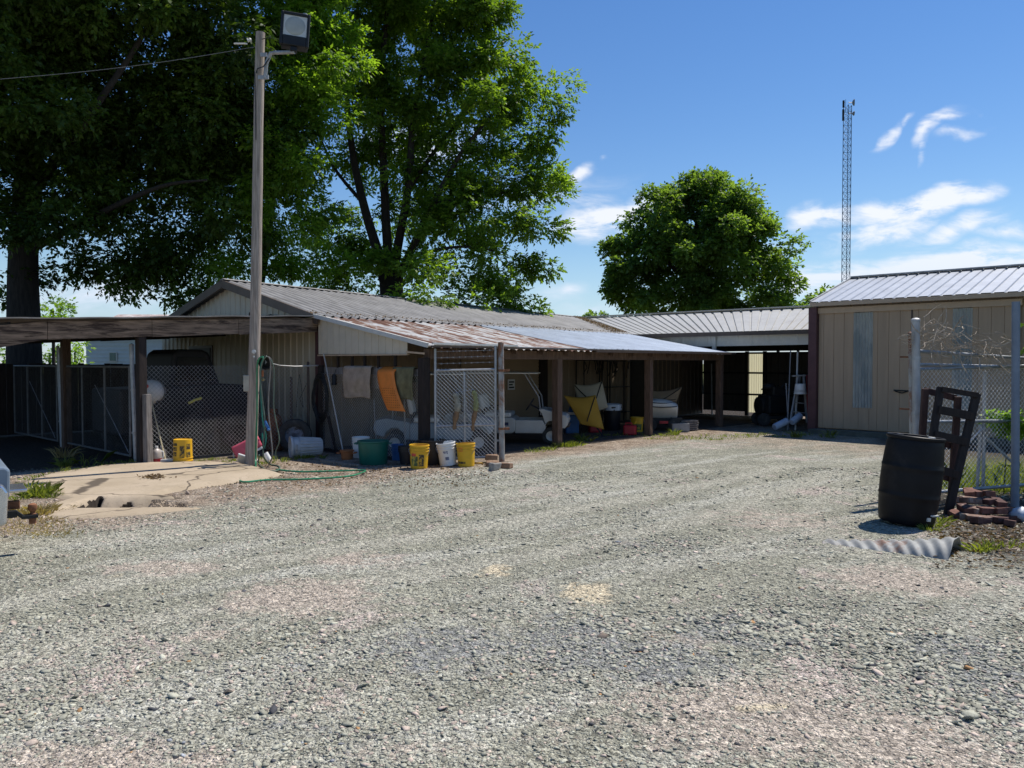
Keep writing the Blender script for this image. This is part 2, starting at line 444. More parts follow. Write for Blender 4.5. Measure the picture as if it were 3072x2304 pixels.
w = bpy.data.worlds.new('World'); scene.world = w; w.use_nodes = True
nt = w.node_tree; bg = nt.nodes['Background']
sky = N(nt, 'ShaderNodeTexSky'); sky.sky_type = 'NISHITA'; sky.sun_disc = False
sky.sun_elevation = SUN_EL; sky.sun_rotation = SUN_AZ; sky.air_density = 1.0; sky.dust_density = .0; sky.ozone_density = 4.0; sky.air_density = 1.15
tc = N(nt, 'ShaderNodeTexCoord'); sep = N(nt, 'ShaderNodeSeparateXYZ'); nt.links.new(tc.outputs['Generated'], sep.inputs[0])
def wmath(op, a, b=None):
    n = N(nt, 'ShaderNodeMath'); n.operation = op
    for i, val in enumerate((a, b)):
        if val is None: continue
        if isinstance(val, bpy.types.NodeSocket): nt.links.new(val, n.inputs[i])
        else: n.inputs[i].default_value = val
    return n.outputs[0]
ay = wmath('MAXIMUM', wmath('ABSOLUTE', sep.outputs[1]), .05)
cb = N(nt, 'ShaderNodeCombineXYZ')
nt.links.new(wmath('DIVIDE', sep.outputs[0], ay), cb.inputs[0]); nt.links.new(wmath('DIVIDE', sep.outputs[2], ay), cb.inputs[1])
q = cb.outputs[0]
# large wisps drift in this direction field
wn = N(nt, 'ShaderNodeTexNoise'); wn.inputs['Scale'].default_value = 9; wn.inputs['Detail'].default_value = 5; nt.links.new(q, wn.inputs['Vector'])
wv = N(nt, 'ShaderNodeVectorMath'); wv.operation = 'MULTIPLY_ADD'; nt.links.new(wn.outputs['Color'], wv.inputs[0])
wv.inputs[1].default_value = (.10, .06, 0); nt.links.new(q, wv.inputs[2])
wv2 = N(nt, 'ShaderNodeVectorMath'); wv2.operation = 'SUBTRACT'; nt.links.new(wv.outputs[0], wv2.inputs[0]); wv2.inputs[1].default_value = (.05, .03, 0)
qw = wv2.outputs[0]
def blob(px, py, rx, ry, rot, amt):
    d = ray(px, py)
    mp = N(nt, 'ShaderNodeMapping'); mp.vector_type = 'TEXTURE'
    mp.inputs['Location'].default_value = (d.x / d.y, d.z / d.y, 0); mp.inputs['Rotation'].default_value = (0, 0, R(rot))
    mp.inputs['Scale'].default_value = (rx / F, ry / F, 1)
    nt.links.new(qw, mp.inputs[0])
    g = N(nt, 'ShaderNodeTexGradient'); g.gradient_type = 'SPHERICAL'; nt.links.new(mp.outputs[0], g.inputs[0])
    return wmath('MULTIPLY', g.outputs[0], amt)
CL = [(2470, 655, 160, 60, 12, 1.5), (2760, 600, 330, 62, 13, 1.9), (2930, 570, 150, 50, 10, 1.5), (2640, 700, 260, 55, 20, 1.4), (2850, 690, 260, 60, 17, 1.45),
      (2660, 395, 110, 26, 30, 1.15), (2740, 360, 50, 20, 20, 1.0), (2810, 390, 130, 36, 35, 1.1), (2850, 370, 90, 26, 25, 1.0), (2775, 440, 80, 22, 50, .8), (2890, 400, 100, 22, 12, .7),
      (2480, 850, 240, 70, 6, 1.9), (2850, 800, 420, 75, 8, 2.0), (3050, 790, 300, 70, 14, 1.7), (3020, 690, 150, 35, 10, .8),
      (1730, 525, 100, 35, 26, 1.2), (1800, 660, 210, 80, 5, 1.7), (1900, 620, 170, 60, 25, 1.4), (1760, 600, 140, 50, 0, .9), (1828, 468, 30, 16, 10, .7),
      (1700, 880, 130, 40, 5, .8), (1500, 600, 600, 90, 8, .6), (1300, 420, 260, 120, 0, 1.1), (1150, 430, 180, 90, 10, 1.0),
      (300, 880, 420, 80, 3, 1.2), (1780, 920, 200, 30, 0, .7), (2300, 760, 500, 60, 4, .55)]
acc = None
for c in CL:
    o = blob(*c); acc = o if acc is None else wmath('MAXIMUM', acc, o)
mp = N(nt, 'ShaderNodeMapping'); mp.inputs['Rotation'].default_value = (0, 0, R(-16)); mp.inputs['Scale'].default_value = (7, 22, 1); nt.links.new(q, mp.inputs[0])
cn = N(nt, 'ShaderNodeTexNoise'); cn.inputs['Scale'].default_value = 1.6; cn.inputs['Detail'].default_value = 9; cn.inputs['Roughness'].default_value = .62; cn.inputs['Distortion'].default_value = .5
nt.links.new(mp.outputs[0], cn.inputs['Vector'])
cf = wmath('MULTIPLY', acc, wmath('ADD', wmath('MULTIPLY', cn.outputs['Fac'], 3.0), -.78))
mr = N(nt, 'ShaderNodeMapRange'); mr.interpolation_type = 'SMOOTHSTEP'; mr.inputs[1].default_value = .09; mr.inputs[2].default_value = 1.05; nt.links.new(cf, mr.inputs[0])
cfac = wmath('MULTIPLY', mr.outputs[0], .90)
hs = N(nt, 'ShaderNodeHueSaturation'); hs.inputs['Saturation'].default_value = 1.22; hs.inputs['Value'].default_value = 1.0; hs.inputs['Hue'].default_value = .508
nt.links.new(sky.outputs[0], hs.inputs['Color'])
skyc = mix(nt, cfac, hs.outputs[0], (8.2, 8.4, 8.9))
hz_ = N(nt, 'ShaderNodeMapRange'); hz_.interpolation_type = 'SMOOTHSTEP'; hz_.inputs[1].default_value = .17; hz_.inputs[2].default_value = -.02; nt.links.new(sep.outputs[2], hz_.inputs[0])
skyc = mix(nt, wmath('MULTIPLY', hz_.outputs[0], .6), skyc, (3.3, 5.0, 7.8))
nt.links.new(skyc, bg.inputs['Color']); bg.inputs['Strength'].default_value = .10

scene.view_settings.view_transform = 'Standard'; scene.view_settings.look = 'None'
scene.view_settings.exposure = .25; scene.view_settings.gamma = 1
cy = scene.cycles
cy.max_bounces = 6; cy.diffuse_bounces = 3; cy.glossy_bounces = 2; cy.transmission_bounces = 4; cy.transparent_max_bounces = 4
cy.use_denoising = True
cy.caustics_reflective = False; cy.caustics_refractive = False

# ------------------------------------------------------------------ ground
def inpoly(X, Y, P):
    ins = np.zeros(X.shape, bool); n = len(P); j = n - 1
    for i in range(n):
        xi, yi = P[i]; xj, yj = P[j]
        c = ((yi > Y) != (yj > Y)) & (X < (xj - xi) * (Y - yi) / (yj - yi + 1e-12) + xi)
        ins ^= c; j = i
    return ins
def polydist(X, Y, P):
    D = np.full(X.shape, 1e9); n = len(P)
    for i in range(n):
        ax, ay_ = P[i]; bx, by = P[(i + 1) % n]
        t = np.clip(((X - ax) * (bx - ax) + (Y - ay_) * (by - ay_)) / ((bx - ax) ** 2 + (by - ay_) ** 2 + 1e-12), 0, 1)
        D = np.minimum(D, np.hypot(X - ax - t * (bx - ax), Y - ay_ - t * (by - ay_)))
    return np.where(inpoly(X, Y, P), D, -D)
def smooth(x, a, b):
    t = np.clip((x - a) / (b - a), 0, 1); return t * t * (3 - 2 * t)
_rs = np.random.RandomState(3)
_waves = [(_rs.uniform(-1, 1) * k, _rs.uniform(-1, 1) * k, _rs.uniform(0, 6.3)) for k in (.5, .9, 1.4, 2.1, 3.2, 4.8, 7, 10) for _ in range(3)]
def wob(X, Y, lo=0, hi=24):
    s = 0
    for i, (kx, ky, ph) in enumerate(_waves[lo:hi]): s = s + np.sin(kx * X + ky * Y + ph) / (1 + .25 * i)
    return s / 3.0
SLABPX = [(60, 1452), (140, 1428), (330, 1398), (420, 1392), (520, 1391), (640, 1390), (752, 1400), (850, 1424), (770, 1440), (680, 1452), (590, 1466), (520, 1478), (475, 1490),
          (530, 1494), (600, 1500), (640, 1512), (625, 1528), (540, 1538), (430, 1550), (300, 1560), (190, 1562), (110, 1556), (100, 1530), (190, 1505), (130, 1490), (70, 1478)]
SLAB = [tuple(G(x, y)[:2]) for x, y in SLABPX]
def zones(X, Y):
    A = (X - OX) * CU + (Y - OY) * SU; B = -(X - OX) * SU + (Y - OY) * CU
    n = wob(X, Y)
    yard_front = B + .25 * n                      # towards the shed b grows
    dirt = smooth(yard_front, -2.3 + 0 * B, -.3) * (A > -9)
    dirt = np.maximum(dirt, smooth(A + .3 * n, 3.0, 7.5) * .55)
    left = smooth(-X + .3 * n, 2.0, 5.0) * smooth(Y + .3 * n, 6.9, 8.3) * .8
    dirt = np.maximum(dirt, left)
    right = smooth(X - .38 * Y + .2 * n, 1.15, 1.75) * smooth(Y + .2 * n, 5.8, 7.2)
    dark = np.maximum(smooth(B + .15 * n, .1, .45) * (A > -.2) , smooth(B + .15 * n, 3.35, 3.7))  # brown earth under the roofs, coloured darker still to deepen their shade
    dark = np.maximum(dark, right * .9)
    grass = smooth(np.hypot(X, Y - 15), 26, 40)
    gr2 = smooth(X - .50 * Y + .25 * n, .55, 1.0) * smooth(Y, 9.4, 10.2) * (1 - smooth(Y, 12.5, 14.5))
    grass = np.maximum(grass, gr2)
    return np.clip(dirt, 0, 1), np.clip(dark, 0, 1), np.clip(grass, 0, 1)
fine_x = np.arange(-13, 13.01, .1); fine_y = np.arange(1.0, 27.01, .1)
far = np.array([16, 20, 26, 35, 50, 75, 120, 200, 400, 900.])
gx = np.concatenate([-far[::-1], fine_x, far]); gy = np.concatenate([-far[::-1] - 10, [-6, -3, -1, 0], fine_y, far[2:] + 5])
GX, GY = np.meshgrid(gx, gy)
sd = polydist(GX, GY, SLAB)
GZ = .018 * wob(GX, GY, 0, 12) * (np.abs(GX) < 13) * (GY > 0) * (GY < 12)
GZ = GZ + .01 * wob(GX * 1.7 + 3, GY * 1.7, 6, 20) * (np.abs(GX) < 13) * (GY > 0) * (GY < 12)
GZ = np.where(np.hypot(GX, GY) > 14, -.01, GZ)
GZ = np.where(sd > .3, -.55, GZ)
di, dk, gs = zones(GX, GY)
nx, ny = len(gx), len(gy)
idx = np.arange(nx * ny).reshape(ny, nx)
fc = np.stack([idx[:-1, :-1], idx[:-1, 1:], idx[1:, 1:], idx[1:, :-1]], -1).reshape(-1, 4)
def ground_mat():
    m, nt, b = nodes('yard_gravel')
    v = coord(nt)
    at = N(nt, 'ShaderNodeAttribute', attribute_name='tint'); sp = N(nt, 'ShaderNodeSeparateColor'); nt.links.new(at.outputs['Color'], sp.inputs[0])
    def voro(scale, out='Color', feat='F1'):
        n = N(nt, 'ShaderNodeTexVoronoi'); n.inputs['Scale'].default_value = scale; n.feature = feat; nt.links.new(v, n.inputs['Vector']); return n.outputs[out]
    def grey(col):
        s = N(nt, 'ShaderNodeSeparateColor'); nt.links.new(col, s.inputs[0]); return s.outputs[0]
    big = noise(nt, v, .42, 5, .6, .3); med = noise(nt, v, 2.2, 6, .65, .3)
    mp = N(nt, 'ShaderNodeMapping'); mp.inputs['Rotation'].default_value = (0, 0, R(-35)); nt.links.new(v, mp.inputs[0])
    mp2 = N(nt, 'ShaderNodeMapping'); mp2.inputs['Scale'].default_value = (.28, 1.5, 1); nt.links.new(mp.outputs[0], mp2.inputs[0])
    tracks = noise(nt, mp2.outputs[0], 1.3, 5, .6, .4)
    base = mix(nt, ramp(nt, med, .3, .7), (.262, .255, .198), (.345, .332, .255))
    base = mix(nt, ramp(nt, tracks, .45, .68), base, (.45, .435, .365))
    base = mix(nt, ramp(nt, noise(nt, v, .8, 6, .68, .6), .56, .64), base, (.475, .40, .345))
    base = mix(nt, ramp(nt, noise(nt, v, .55, 5, .6, .5), .67, .73), base, (.54, .465, .33))
    brown = mix(nt, ramp(nt, med, .3, .7), (.25, .185, .13), (.43, .35, .27))
    brown = mix(nt, ramp(nt, noise(nt, v, 5.5, 5, .7), .5, .7), brown, (.13, .085, .058))
    fd = N(nt, 'ShaderNodeMath'); fd.operation = 'ADD'; nt.links.new(sp.outputs[0], fd.inputs[0])
    fm = N(nt, 'ShaderNodeMath'); fm.operation = 'MULTIPLY_ADD'; nt.links.new(med, fm.inputs[0]); fm.inputs[1].default_value = 1.0; fm.inputs[2].default_value = -.5
    nt.links.new(fm.outputs[0], fd.inputs[1])
    base = mix(nt, ramp(nt, fd.outputs[0], .25, .8), base, brown)
    pa = N(nt, 'ShaderNodeAttribute', attribute_name='patch'); ps = N(nt, 'ShaderNodeSeparateColor'); nt.links.new(pa.outputs['Color'], ps.inputs[0])
    fn_ = N(nt, 'ShaderNodeMath'); fn_.operation = 'MULTIPLY_ADD'; nt.links.new(noise(nt, v, 5.5, 6, .7, .5), fn_.inputs[0]); fn_.inputs[1].default_value = 2.4; fn_.inputs[2].default_value = -1.2
    def soft(sock, lo=.25, hi=.7):
        f_ = N(nt, 'ShaderNodeMath'); f_.operation = 'ADD'; nt.links.new(sock, f_.inputs[0]); nt.links.new(fn_.outputs[0], f_.inputs[1]); g_ = N(nt, 'ShaderNodeMath'); g_.operation = 'MULTIPLY'; nt.links.new(ramp(nt, f_.outputs[0], lo, hi), g_.inputs[0]); nt.links.new(ramp(nt, sock, .08, .4), g_.inputs[1]); return g_.outputs[0]
    base = mix(nt, soft(pa.outputs['Alpha'], .2, .9), base, (.40, .38, .305))
    base = mix(nt, soft(ps.outputs[0]), base, (.44, .375, .305))
    base = mix(nt, soft(ps.outputs[1]), base, (.56, .475, .33))
    base = mix(nt, soft(ps.outputs[2], .3, .8), base, (.262, .26, .24))
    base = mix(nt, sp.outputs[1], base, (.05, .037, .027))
    gcol = mix(nt, ramp(nt, noise(nt, v, 1.2, 6), .35, .65), (.075, .095, .02), (.17, .17, .05))
    base = mix(nt, sp.outputs[2], base, gcol)
    # single stones
    cell = grey(voro(74)); cell2 = grey(voro(30)); cell3 = grey(voro(140))
    st = mix(nt, ramp(nt, cell, 0, 1, False), (.50, .50, .50), (1.45, 1.45, 1.45))
    st2 = mix(nt, ramp(nt, cell2, 0, 1, False), (.72, .72, .72), (1.26, 1.26, 1.26))
    st3 = mix(nt, ramp(nt, cell3, 0, 1, False), (.7, .7, .7), (1.3, 1.3, 1.3))
    base = mix(nt, 1.0, base, st, 'MULTIPLY'); base = mix(nt, 1.0, base, st2, 'MULTIPLY'); base = mix(nt, 1.0, base, st3, 'MULTIPLY')
    nt.links.new(base, b.inputs['Base Color']); b.inputs['Roughness'].default_value = .93; b.inputs['Specular IOR Level'].default_value = .25
    h1 = voro(62, 'Distance'); h2 = voro(130, 'Distance'); h3 = voro(24, 'Distance')
    s1 = N(nt, 'ShaderNodeMath'); s1.operation = 'MULTIPLY_ADD'; nt.links.new(h1, s1.inputs[0]); s1.inputs[1].default_value = -1.0
    s2 = N(nt, 'ShaderNodeMath'); s2.operation = 'MULTIPLY'; nt.links.new(h2, s2.inputs[0]); s2.inputs[1].default_value = -.5; nt.links.new(s2.outputs[0], s1.inputs[2])
    s3 = N(nt, 'ShaderNodeMath'); s3.operation = 'MULTIPLY_ADD'; nt.links.new(h3, s3.inputs[0]); s3.inputs[1].default_value = -1.4; nt.links.new(s1.outputs[0], s3.inputs[2])
    bump(nt, b, s3.outputs[0], 1.0, .015)
    return m
GROUND = ground_mat()
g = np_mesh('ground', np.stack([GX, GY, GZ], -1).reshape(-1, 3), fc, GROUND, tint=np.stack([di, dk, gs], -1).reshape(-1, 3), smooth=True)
tag(g, kind='structure')
def patches(X, Y):
    def E(lst):
        s = np.zeros(np.shape(X))
        for (px, py, rx, ry, *am) in lst:
            c = G(px, py); e = G(px + rx, py); f_ = G(px, py - ry); wx = abs(e.x - c.x); wy = abs(f_.y - c.y)
            s = np.maximum(s, (am[0] if am else 1) * np.exp(-((X - c.x) / wx) ** 2 - ((Y - c.y) / wy) ** 2))
        return s
    grit = E([(2250, 2150, 420, 130), (2720, 2230, 320, 110), (250, 2290, 480, 60), (480, 1700, 230, 26, .8), (900, 1790, 260, 60, .9), (620, 1900, 140, 40, .6), (1060, 1680, 160, 30, .7), (2320, 1560, 260, 40, .6), (2700, 1740, 260, 50, .9), (2050, 1930, 200, 50, .7), (1650, 2200, 160, 60, .5), (1200, 2250, 300, 50, .5), (100, 2000, 160, 60, .5)])
    sand = E([(1765, 1780, 75, 32, 1.1), (1480, 1712, 70, 20, .8), (2290, 2120, 90, 26, .7), (3050, 1640, 80, 30, .5)])
    coarse = E([(1330, 1950, 300, 70), (1730, 1930, 220, 90), (1980, 1980, 260, 70), (2250, 1890, 260, 60), (2960, 2060, 260, 110), (2900, 1960, 250, 60), (900, 1990, 140, 50, .7), (1980, 1640, 200, 40, .5), (850, 2200, 300, 60, .5)])
    def line(pts, wd):
        Pw = [G(*q) for q in pts]; D = np.full(np.shape(X), 1e9)
        for a_, b_ in zip(Pw[:-1], Pw[1:]):
            t = np.clip(((X - a_.x) * (b_.x - a_.x) + (Y - a_.y) * (b_.y - a_.y)) / ((b_.x - a_.x) ** 2 + (b_.y - a_.y) ** 2), 0, 1)
            D = np.minimum(D, np.hypot(X - a_.x - t * (b_.x - a_.x), Y - a_.y - t * (b_.y - a_.y)))
        return np.exp(-(D / wd) ** 2)
    tr = np.zeros(np.shape(X))
    for pts, wd, am in (([(-300, 1880), (400, 1735), (900, 1665), (1400, 1590), (1900, 1500), (2350, 1400)], .22, 1), ([(-300, 2080), (500, 1850), (1100, 1745), (1700, 1650), (2100, 1560), (2500, 1420)], .20, .9), ([(600, 2400), (1100, 2080), (1600, 1850), (2100, 1680), (2400, 1560), (2560, 1420)], .16, .6), ([(-200, 1660), (500, 1600), (1000, 1560), (1500, 1490), (2100, 1410)], .25, .8), ([(3200, 1850), (2700, 1700), (2300, 1540), (2250, 1400)], .22, .7)):
        tr = np.maximum(tr, am * line(pts, wd))
    return grit, sand, coarse, tr
_g, _s, _c, _t = patches(GX, GY)
_at = g.data.attributes.new('patch', 'FLOAT_COLOR', 'POINT'); _v = np.ones((nx * ny, 4), np.float32); _v[:, 0] = _g.ravel(); _v[:, 1] = _s.ravel(); _v[:, 2] = _c.ravel(); _v[:, 3] = _t.ravel(); _at.data.foreach_set('color', np.clip(_v, 0, 1).ravel())

# concrete apron with a washed-out drain along its front
xs = np.arange(-7.4, -3.0, .022); ys = np.arange(7.9, 12.9, .022)
SX, SY = np.meshgrid(xs, ys)
SX2 = SX + .03 * wob(SX * 4, SY * 4, 8, 24); SY2 = SY + .03 * wob(SX * 4 + 9, SY * 4, 8, 24)
sd = polydist(SX2, SY2, SLAB)
tx0, tx1 = G(205, 1531)[0], G(640, 1527)[0]
ty = G(215, 1531)[1] + (SX - tx0) / (tx1 - tx0) * (G(600, 1526)[1] - G(215, 1531)[1])
dY = SY - ty
prof = np.where(dY < -.02, .03, np.where(dY < .30, -.30, -.30 + .35 * smooth(dY, .30, .70)))
tm = smooth(SX, tx0 - .1, tx0 + .12) * (1 - smooth(SX, tx1 - .55, tx1 + .05))
flat = .045 - .04 * smooth(-dY, -.5, .3)
SZ = flat * (1 - tm) + prof * tm + .004 * wob(SX * 3, SY * 3, 0, 20)
SZ = np.where(sd < .1, SZ - (.1 - np.maximum(sd, -.1)) * .5, SZ)
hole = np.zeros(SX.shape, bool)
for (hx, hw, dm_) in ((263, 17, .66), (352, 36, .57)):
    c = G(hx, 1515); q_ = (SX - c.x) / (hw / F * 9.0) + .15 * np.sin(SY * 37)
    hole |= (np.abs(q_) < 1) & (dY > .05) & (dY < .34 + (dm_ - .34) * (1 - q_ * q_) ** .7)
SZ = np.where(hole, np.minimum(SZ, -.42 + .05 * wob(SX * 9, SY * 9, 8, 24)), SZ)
keep = (sd > -.03)
ki = keep[:-1, :-1] & keep[1:, :-1] & keep[:-1, 1:] & keep[1:, 1:]
n2 = SX.shape[1]; idx = np.arange(SX.size).reshape(SX.shape)
fc = np.stack([idx[:-1, :-1], idx[:-1, 1:], idx[1:, 1:], idx[1:, :-1]], -1)[ki]
used = np.unique(fc); remap = np.zeros(SX.size, np.int32); remap[used] = np.arange(len(used))
s_ = np_mesh('pavement', np.stack([SX2, SY2, SZ], -1).reshape(-1, 3)[used], remap[fc], CONC, smooth=True)
tag(s_, kind='structure')
s_.data.materials.append(M('drain_hole_shade', (.03, .022, .016), .95, 0, .3, 8, bmp=.5, bs=30))  # near-black soil colour stands in for shade in the undercut holes
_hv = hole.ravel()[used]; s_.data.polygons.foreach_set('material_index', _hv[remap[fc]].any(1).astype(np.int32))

# loose stones: too many to count, one mesh
def stones(n):
    t = (1 + 5 ** .5) / 2
    iv = np.array([(-1, t, 0), (1, t, 0), (-1, -t, 0), (1, -t, 0), (0, -1, t), (0, 1, t), (0, -1, -t), (0, 1, -t), (t, 0, -1), (t, 0, 1), (-t, 0, -1), (-t, 0, 1)], float)
    iv /= np.linalg.norm(iv[0])
    it = np.array([(0, 11, 5), (0, 5, 1), (0, 1, 7), (0, 7, 10), (0, 10, 11), (1, 5, 9), (5, 11, 4), (11, 10, 2), (10, 7, 6), (7, 1, 8), (3, 9, 4), (3, 4, 2), (3, 2, 6), (3, 6, 8), (3, 8, 9), (4, 9, 5), (2, 4, 11), (6, 2, 10), (8, 6, 7), (9, 8, 1)])
    Y = 2.75 + 9.5 * nr.rand(n * 4) ** 2.0
    X = (nr.rand(n * 4) * 2 - 1) * (Y * .70 + .3)
    pg, ps_, coarse, trk = patches(X, Y)
    coarse = coarse * smooth(wob(X * 3.1, Y * 3.1, 0, 20), -.7, .1)
    bluish = np.clip(coarse * smooth(wob(X * 2.3 + 5, Y * 2.3, 0, 16), -.2, .4), 0, 1)
    keep = (nr.rand(n * 4) < (.20 + .80 * coarse + .30 * smooth(wob(X * 2, Y * 2, 3, 20), 0, .8)) * (1 - .85 * np.clip(pg + ps_ + .9 * trk, 0, 1) * (1 - coarse))) & (polydist(X, Y, SLAB) < -.02)
    di, dk, gs = zones(X, Y)
    X, Y, coarse, bluish, di, pg = [q[keep][:n] for q in (X, Y, coarse, bluish, di, pg)]
    n = len(X)
    r = np.exp(nr.normal(0, .38, n)) * (.0044 + .0098 * coarse * nr.rand(n) + .0006 * Y + .0016 * np.exp(-((Y - 4.2) / 1.3) ** 2) * (1 - np.clip(pg, 0, 1)))
    big = nr.rand(n) < .0016; r[big] *= nr.uniform(1.8, 2.8, big.sum())
    sc = np.stack([r * nr.uniform(.9, 1.5, n), r * nr.uniform(.8, 1.1, n), r * nr.uniform(.22, .48, n)], -1)
    V = iv[None] * (1 + .36 * nr.normal(0, 1, (n, 12, 1)).clip(-1.6, 1.6)) * sc[:, None]
    a = nr.rand(n) * 6.283; tl = nr.normal(0, .35, n)
    c, s = np.cos(a)[:, None], np.sin(a)[:, None]; ct, stl = np.cos(tl)[:, None], np.sin(tl)[:, None]
    x, y, z = V[..., 0], V[..., 1], V[..., 2]
    x, z = x * ct - z * stl, x * stl + z * ct
    x, y = x * c - y * s, x * s + y * c
    z0 = .018 * wob(X, Y, 0, 12) + .01 * wob(X * 1.7 + 3, Y * 1.7, 6, 20)
    V = np.stack([x + X[:, None], y + Y[:, None], z + z0[:, None] + (sc[:, 2] * .30)[:, None]], -1)
    base = np.array([.342, .332, .262]); v = np.exp(nr.normal(.02, .17, (n, 1)))
    c = base * v
    pk = nr.rand(n) < .13 + .5 * di; c[pk] = np.array([.45, .365, .30]) * v[pk]
    bl = nr.rand(n) < bluish * .75; c[bl] = np.array([.24, .247, .258]) * v[bl]
    dkm = nr.rand(n) < .03; c[dkm] = np.array([.07, .07, .075]) * v[dkm]
    og = nr.rand(n) < .004; c[og] = np.array([.42, .24, .11])
    c[big & (nr.rand(n) < .5)] *= .4
    Fc = (it[None] + 12 * np.arange(n)[:, None, None]).reshape(-1, 3)
    return V.reshape(-1, 3), Fc, np.repeat(np.clip(c, .01, .7), 12, 0)
sm, snt, sb = nodes('loose_stone')
at = N(snt, 'ShaderNodeAttribute', attribute_name='tint'); sv = coord(snt)
snt.links.new(mix(snt, .5, at.outputs['Color'], mix(snt, ramp(snt, noise(snt, sv, 160, 3), .3, .7), (.6, .6, .6), (1.4, 1.4, 1.4)), 'MULTIPLY'), sb.inputs['Base Color']); sb.inputs['Roughness'].default_value = .9; sb.inputs['Specular IOR Level'].default_value = .25
V, Fc, T_ = stones(56000)
tag(np_mesh('gravel', V, Fc, sm, tint=T_), 'loose grey crushed stone scattered over the yard', 'gravel', kind='stuff')
# ------------------------------------------------------------------ long shed (yard coordinates)
def zr(a): return 3.47 - .0235 * a
def ze(a): return 2.56 - .009 * a
B0, B1, B2 = 3.03, 6.68, 10.33
AE = 13.2
shed = thing_l('metal_shed', 'long low cream metal shed with grey gable roof and rust streaked lean-to', 'shed', 0, B0)
m = MB()
WA = .12
def roofz(b, a=0): return ze(a) + (zr(a) - ze(a)) * (1 - abs(b - B1) / (B1 - B0))
m.ribs((WA, B2, 0), (WA, B1, 0), (WA, B1, zr(0) - .12), (WA, B2, ze(0) - .12), .235, .022)
m.ribs((WA, B1, 0), (WA, B0, 0), (WA, B0, ze(0) - .12), (WA, B1, zr(0) - .12), .235, .022)
m.build('gable_wall', CREAM, shed)
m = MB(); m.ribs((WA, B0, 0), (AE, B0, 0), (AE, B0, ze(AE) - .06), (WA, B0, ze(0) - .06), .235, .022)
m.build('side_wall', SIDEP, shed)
m = MB(); m.ribs((AE, B2, 0), (WA, B2, 0), (WA, B2, ze(0) - .06), (AE, B2, ze(AE) - .06), .3, .022)
m.box(AE - .05, AE, B0 + .05, B2 - .05, 0, 2.4)
m.build('rear_wall', CREAM, shed)
def slope(b_in, b_out, a0, a1):
    e = .12
    zo = lambda a: ze(a) - e * .249
    bo = b_out + (-e if b_out < b_in else e)
    return (a0, b_in, zr(a0)), (a1, b_in, zr(a1)), (a1, bo, zo(a1)), (a0, bo, zo(a0))
rf = MB()
p = slope(B1, B0, -.06, 12.9); rf.ribs(p[1], p[0], p[3], p[2], .20, .030, 'sin', nt=6, sag=.012)
p = slope(B1, B2, -.06, 12.9); rf.ribs(p[0], p[1], p[2], p[3], .20, .030, 'sin', nt=2)
roof = rf.build('roof', OLDROOF, shed, smooth='all')
m = MB()
for k in range(26):
    a = -.08 + k * .5
    m.prism([(a, B1 - .14, zr(a) + .012), (a, B1, zr(a) + .05), (a, B1 + .14, zr(a) + .012)], (.505, 0, -.0118))
m.build('ridge_cap', OLDROOF, roof)
m = MB()
for bo in (B0 - .12, B2 + .12):
    m.bar((-.085, B1, zr(0) - .075), (-.085, bo, ze(0) - .105), .05, .17)
m.build('verge_trim', BROWN, shed)
m = MB(); m.box(.03, WA - .005, B0 - .03, B0 + .16, 0, ze(0) - .22); m.build('corner_trim', MAROON, shed)
# dark window in the gable, mostly lost in the shade of the carport
m = MB(); m.box(.085, WA - .01, 7.55, 8.75, 1.25, 2.05)
wi = m.build('window', BROWN, shed)
m = MB(); m.box(.07, .083, 7.62, 8.68, 1.31, 1.99); m.build('pane', BLACKM, wi)
# roll-up door in the side wall
m = MB()
m.ribs((3.7, B0 - .03, 0.02), (6.33, B0 - .03, .02), (6.33, B0 - .03, 2.02), (3.7, B0 - .03, 2.02), 9, 0)
for k in range(22): m.box(3.7, 6.33, B0 - .052, B0 - .031, .03 + k * .09, .105 + k * .09)
m.build('roll_door', BEIGE, shed)
m = MB(); m.box(6.34, 6.62, B0 - .10, B0 - .01, 0, 2.2); m.build('door_post', DARKWOOD, shed)
m = MB(); m.box(10.25, 11.25, B0 - .045, B0 - .03, 0, 1.98); m.build('doorway', BLACKM, shed)  # black sheet in place of the unlit space behind the opening
m = MB(); m.box(10.13, 10.25, B0 - .08, B0 - .03, 0, 2.05); m.box(11.25, 11.35, B0 - .08, B0 - .03, 0, 2.05); m.build('door_frame', BEIGE, shed)
# lean-to roof in two runs of sheet
def lz(a, b): return (1.97 - .006 * a) + (ze(a) - .03 - (1.97 - .006 * a)) * (b / B0)
def lean(a0, a1, mt, nm, lift=0, e=-.28, pitch=.2):
    m = MB()
    m.ribs((a1, B0 + .02, lz(a1, B0 + .02) + lift), (a0, B0 + .02, lz(a0, B0 + .02) + lift), (a0, e, lz(a0, e) + lift), (a1, e, lz(a1, e) + lift), pitch, .026, 'sin', nt=6, sag=.012)
    return m.build(nm, mt, shed, smooth='all')
lr = lean(-.08, 4.35, RUSTROOF, 'lean_to_roof'); lr['label'] = 'lean-to roof sheets with red-brown rust streaks'
lr2 = lean(4.25, 10.15, GALVROOF, 'lean_to_roof', .022); lr2['label'] = 'blue-grey galvanised lean-to roof sheets'
m = MB(); m.bar((-.10, B0, lz(0, B0) + .01), (-.10, -.27, lz(0, -.27) + .01), .03, .075); m.build('verge_flashing', OFFWHITE, shed)
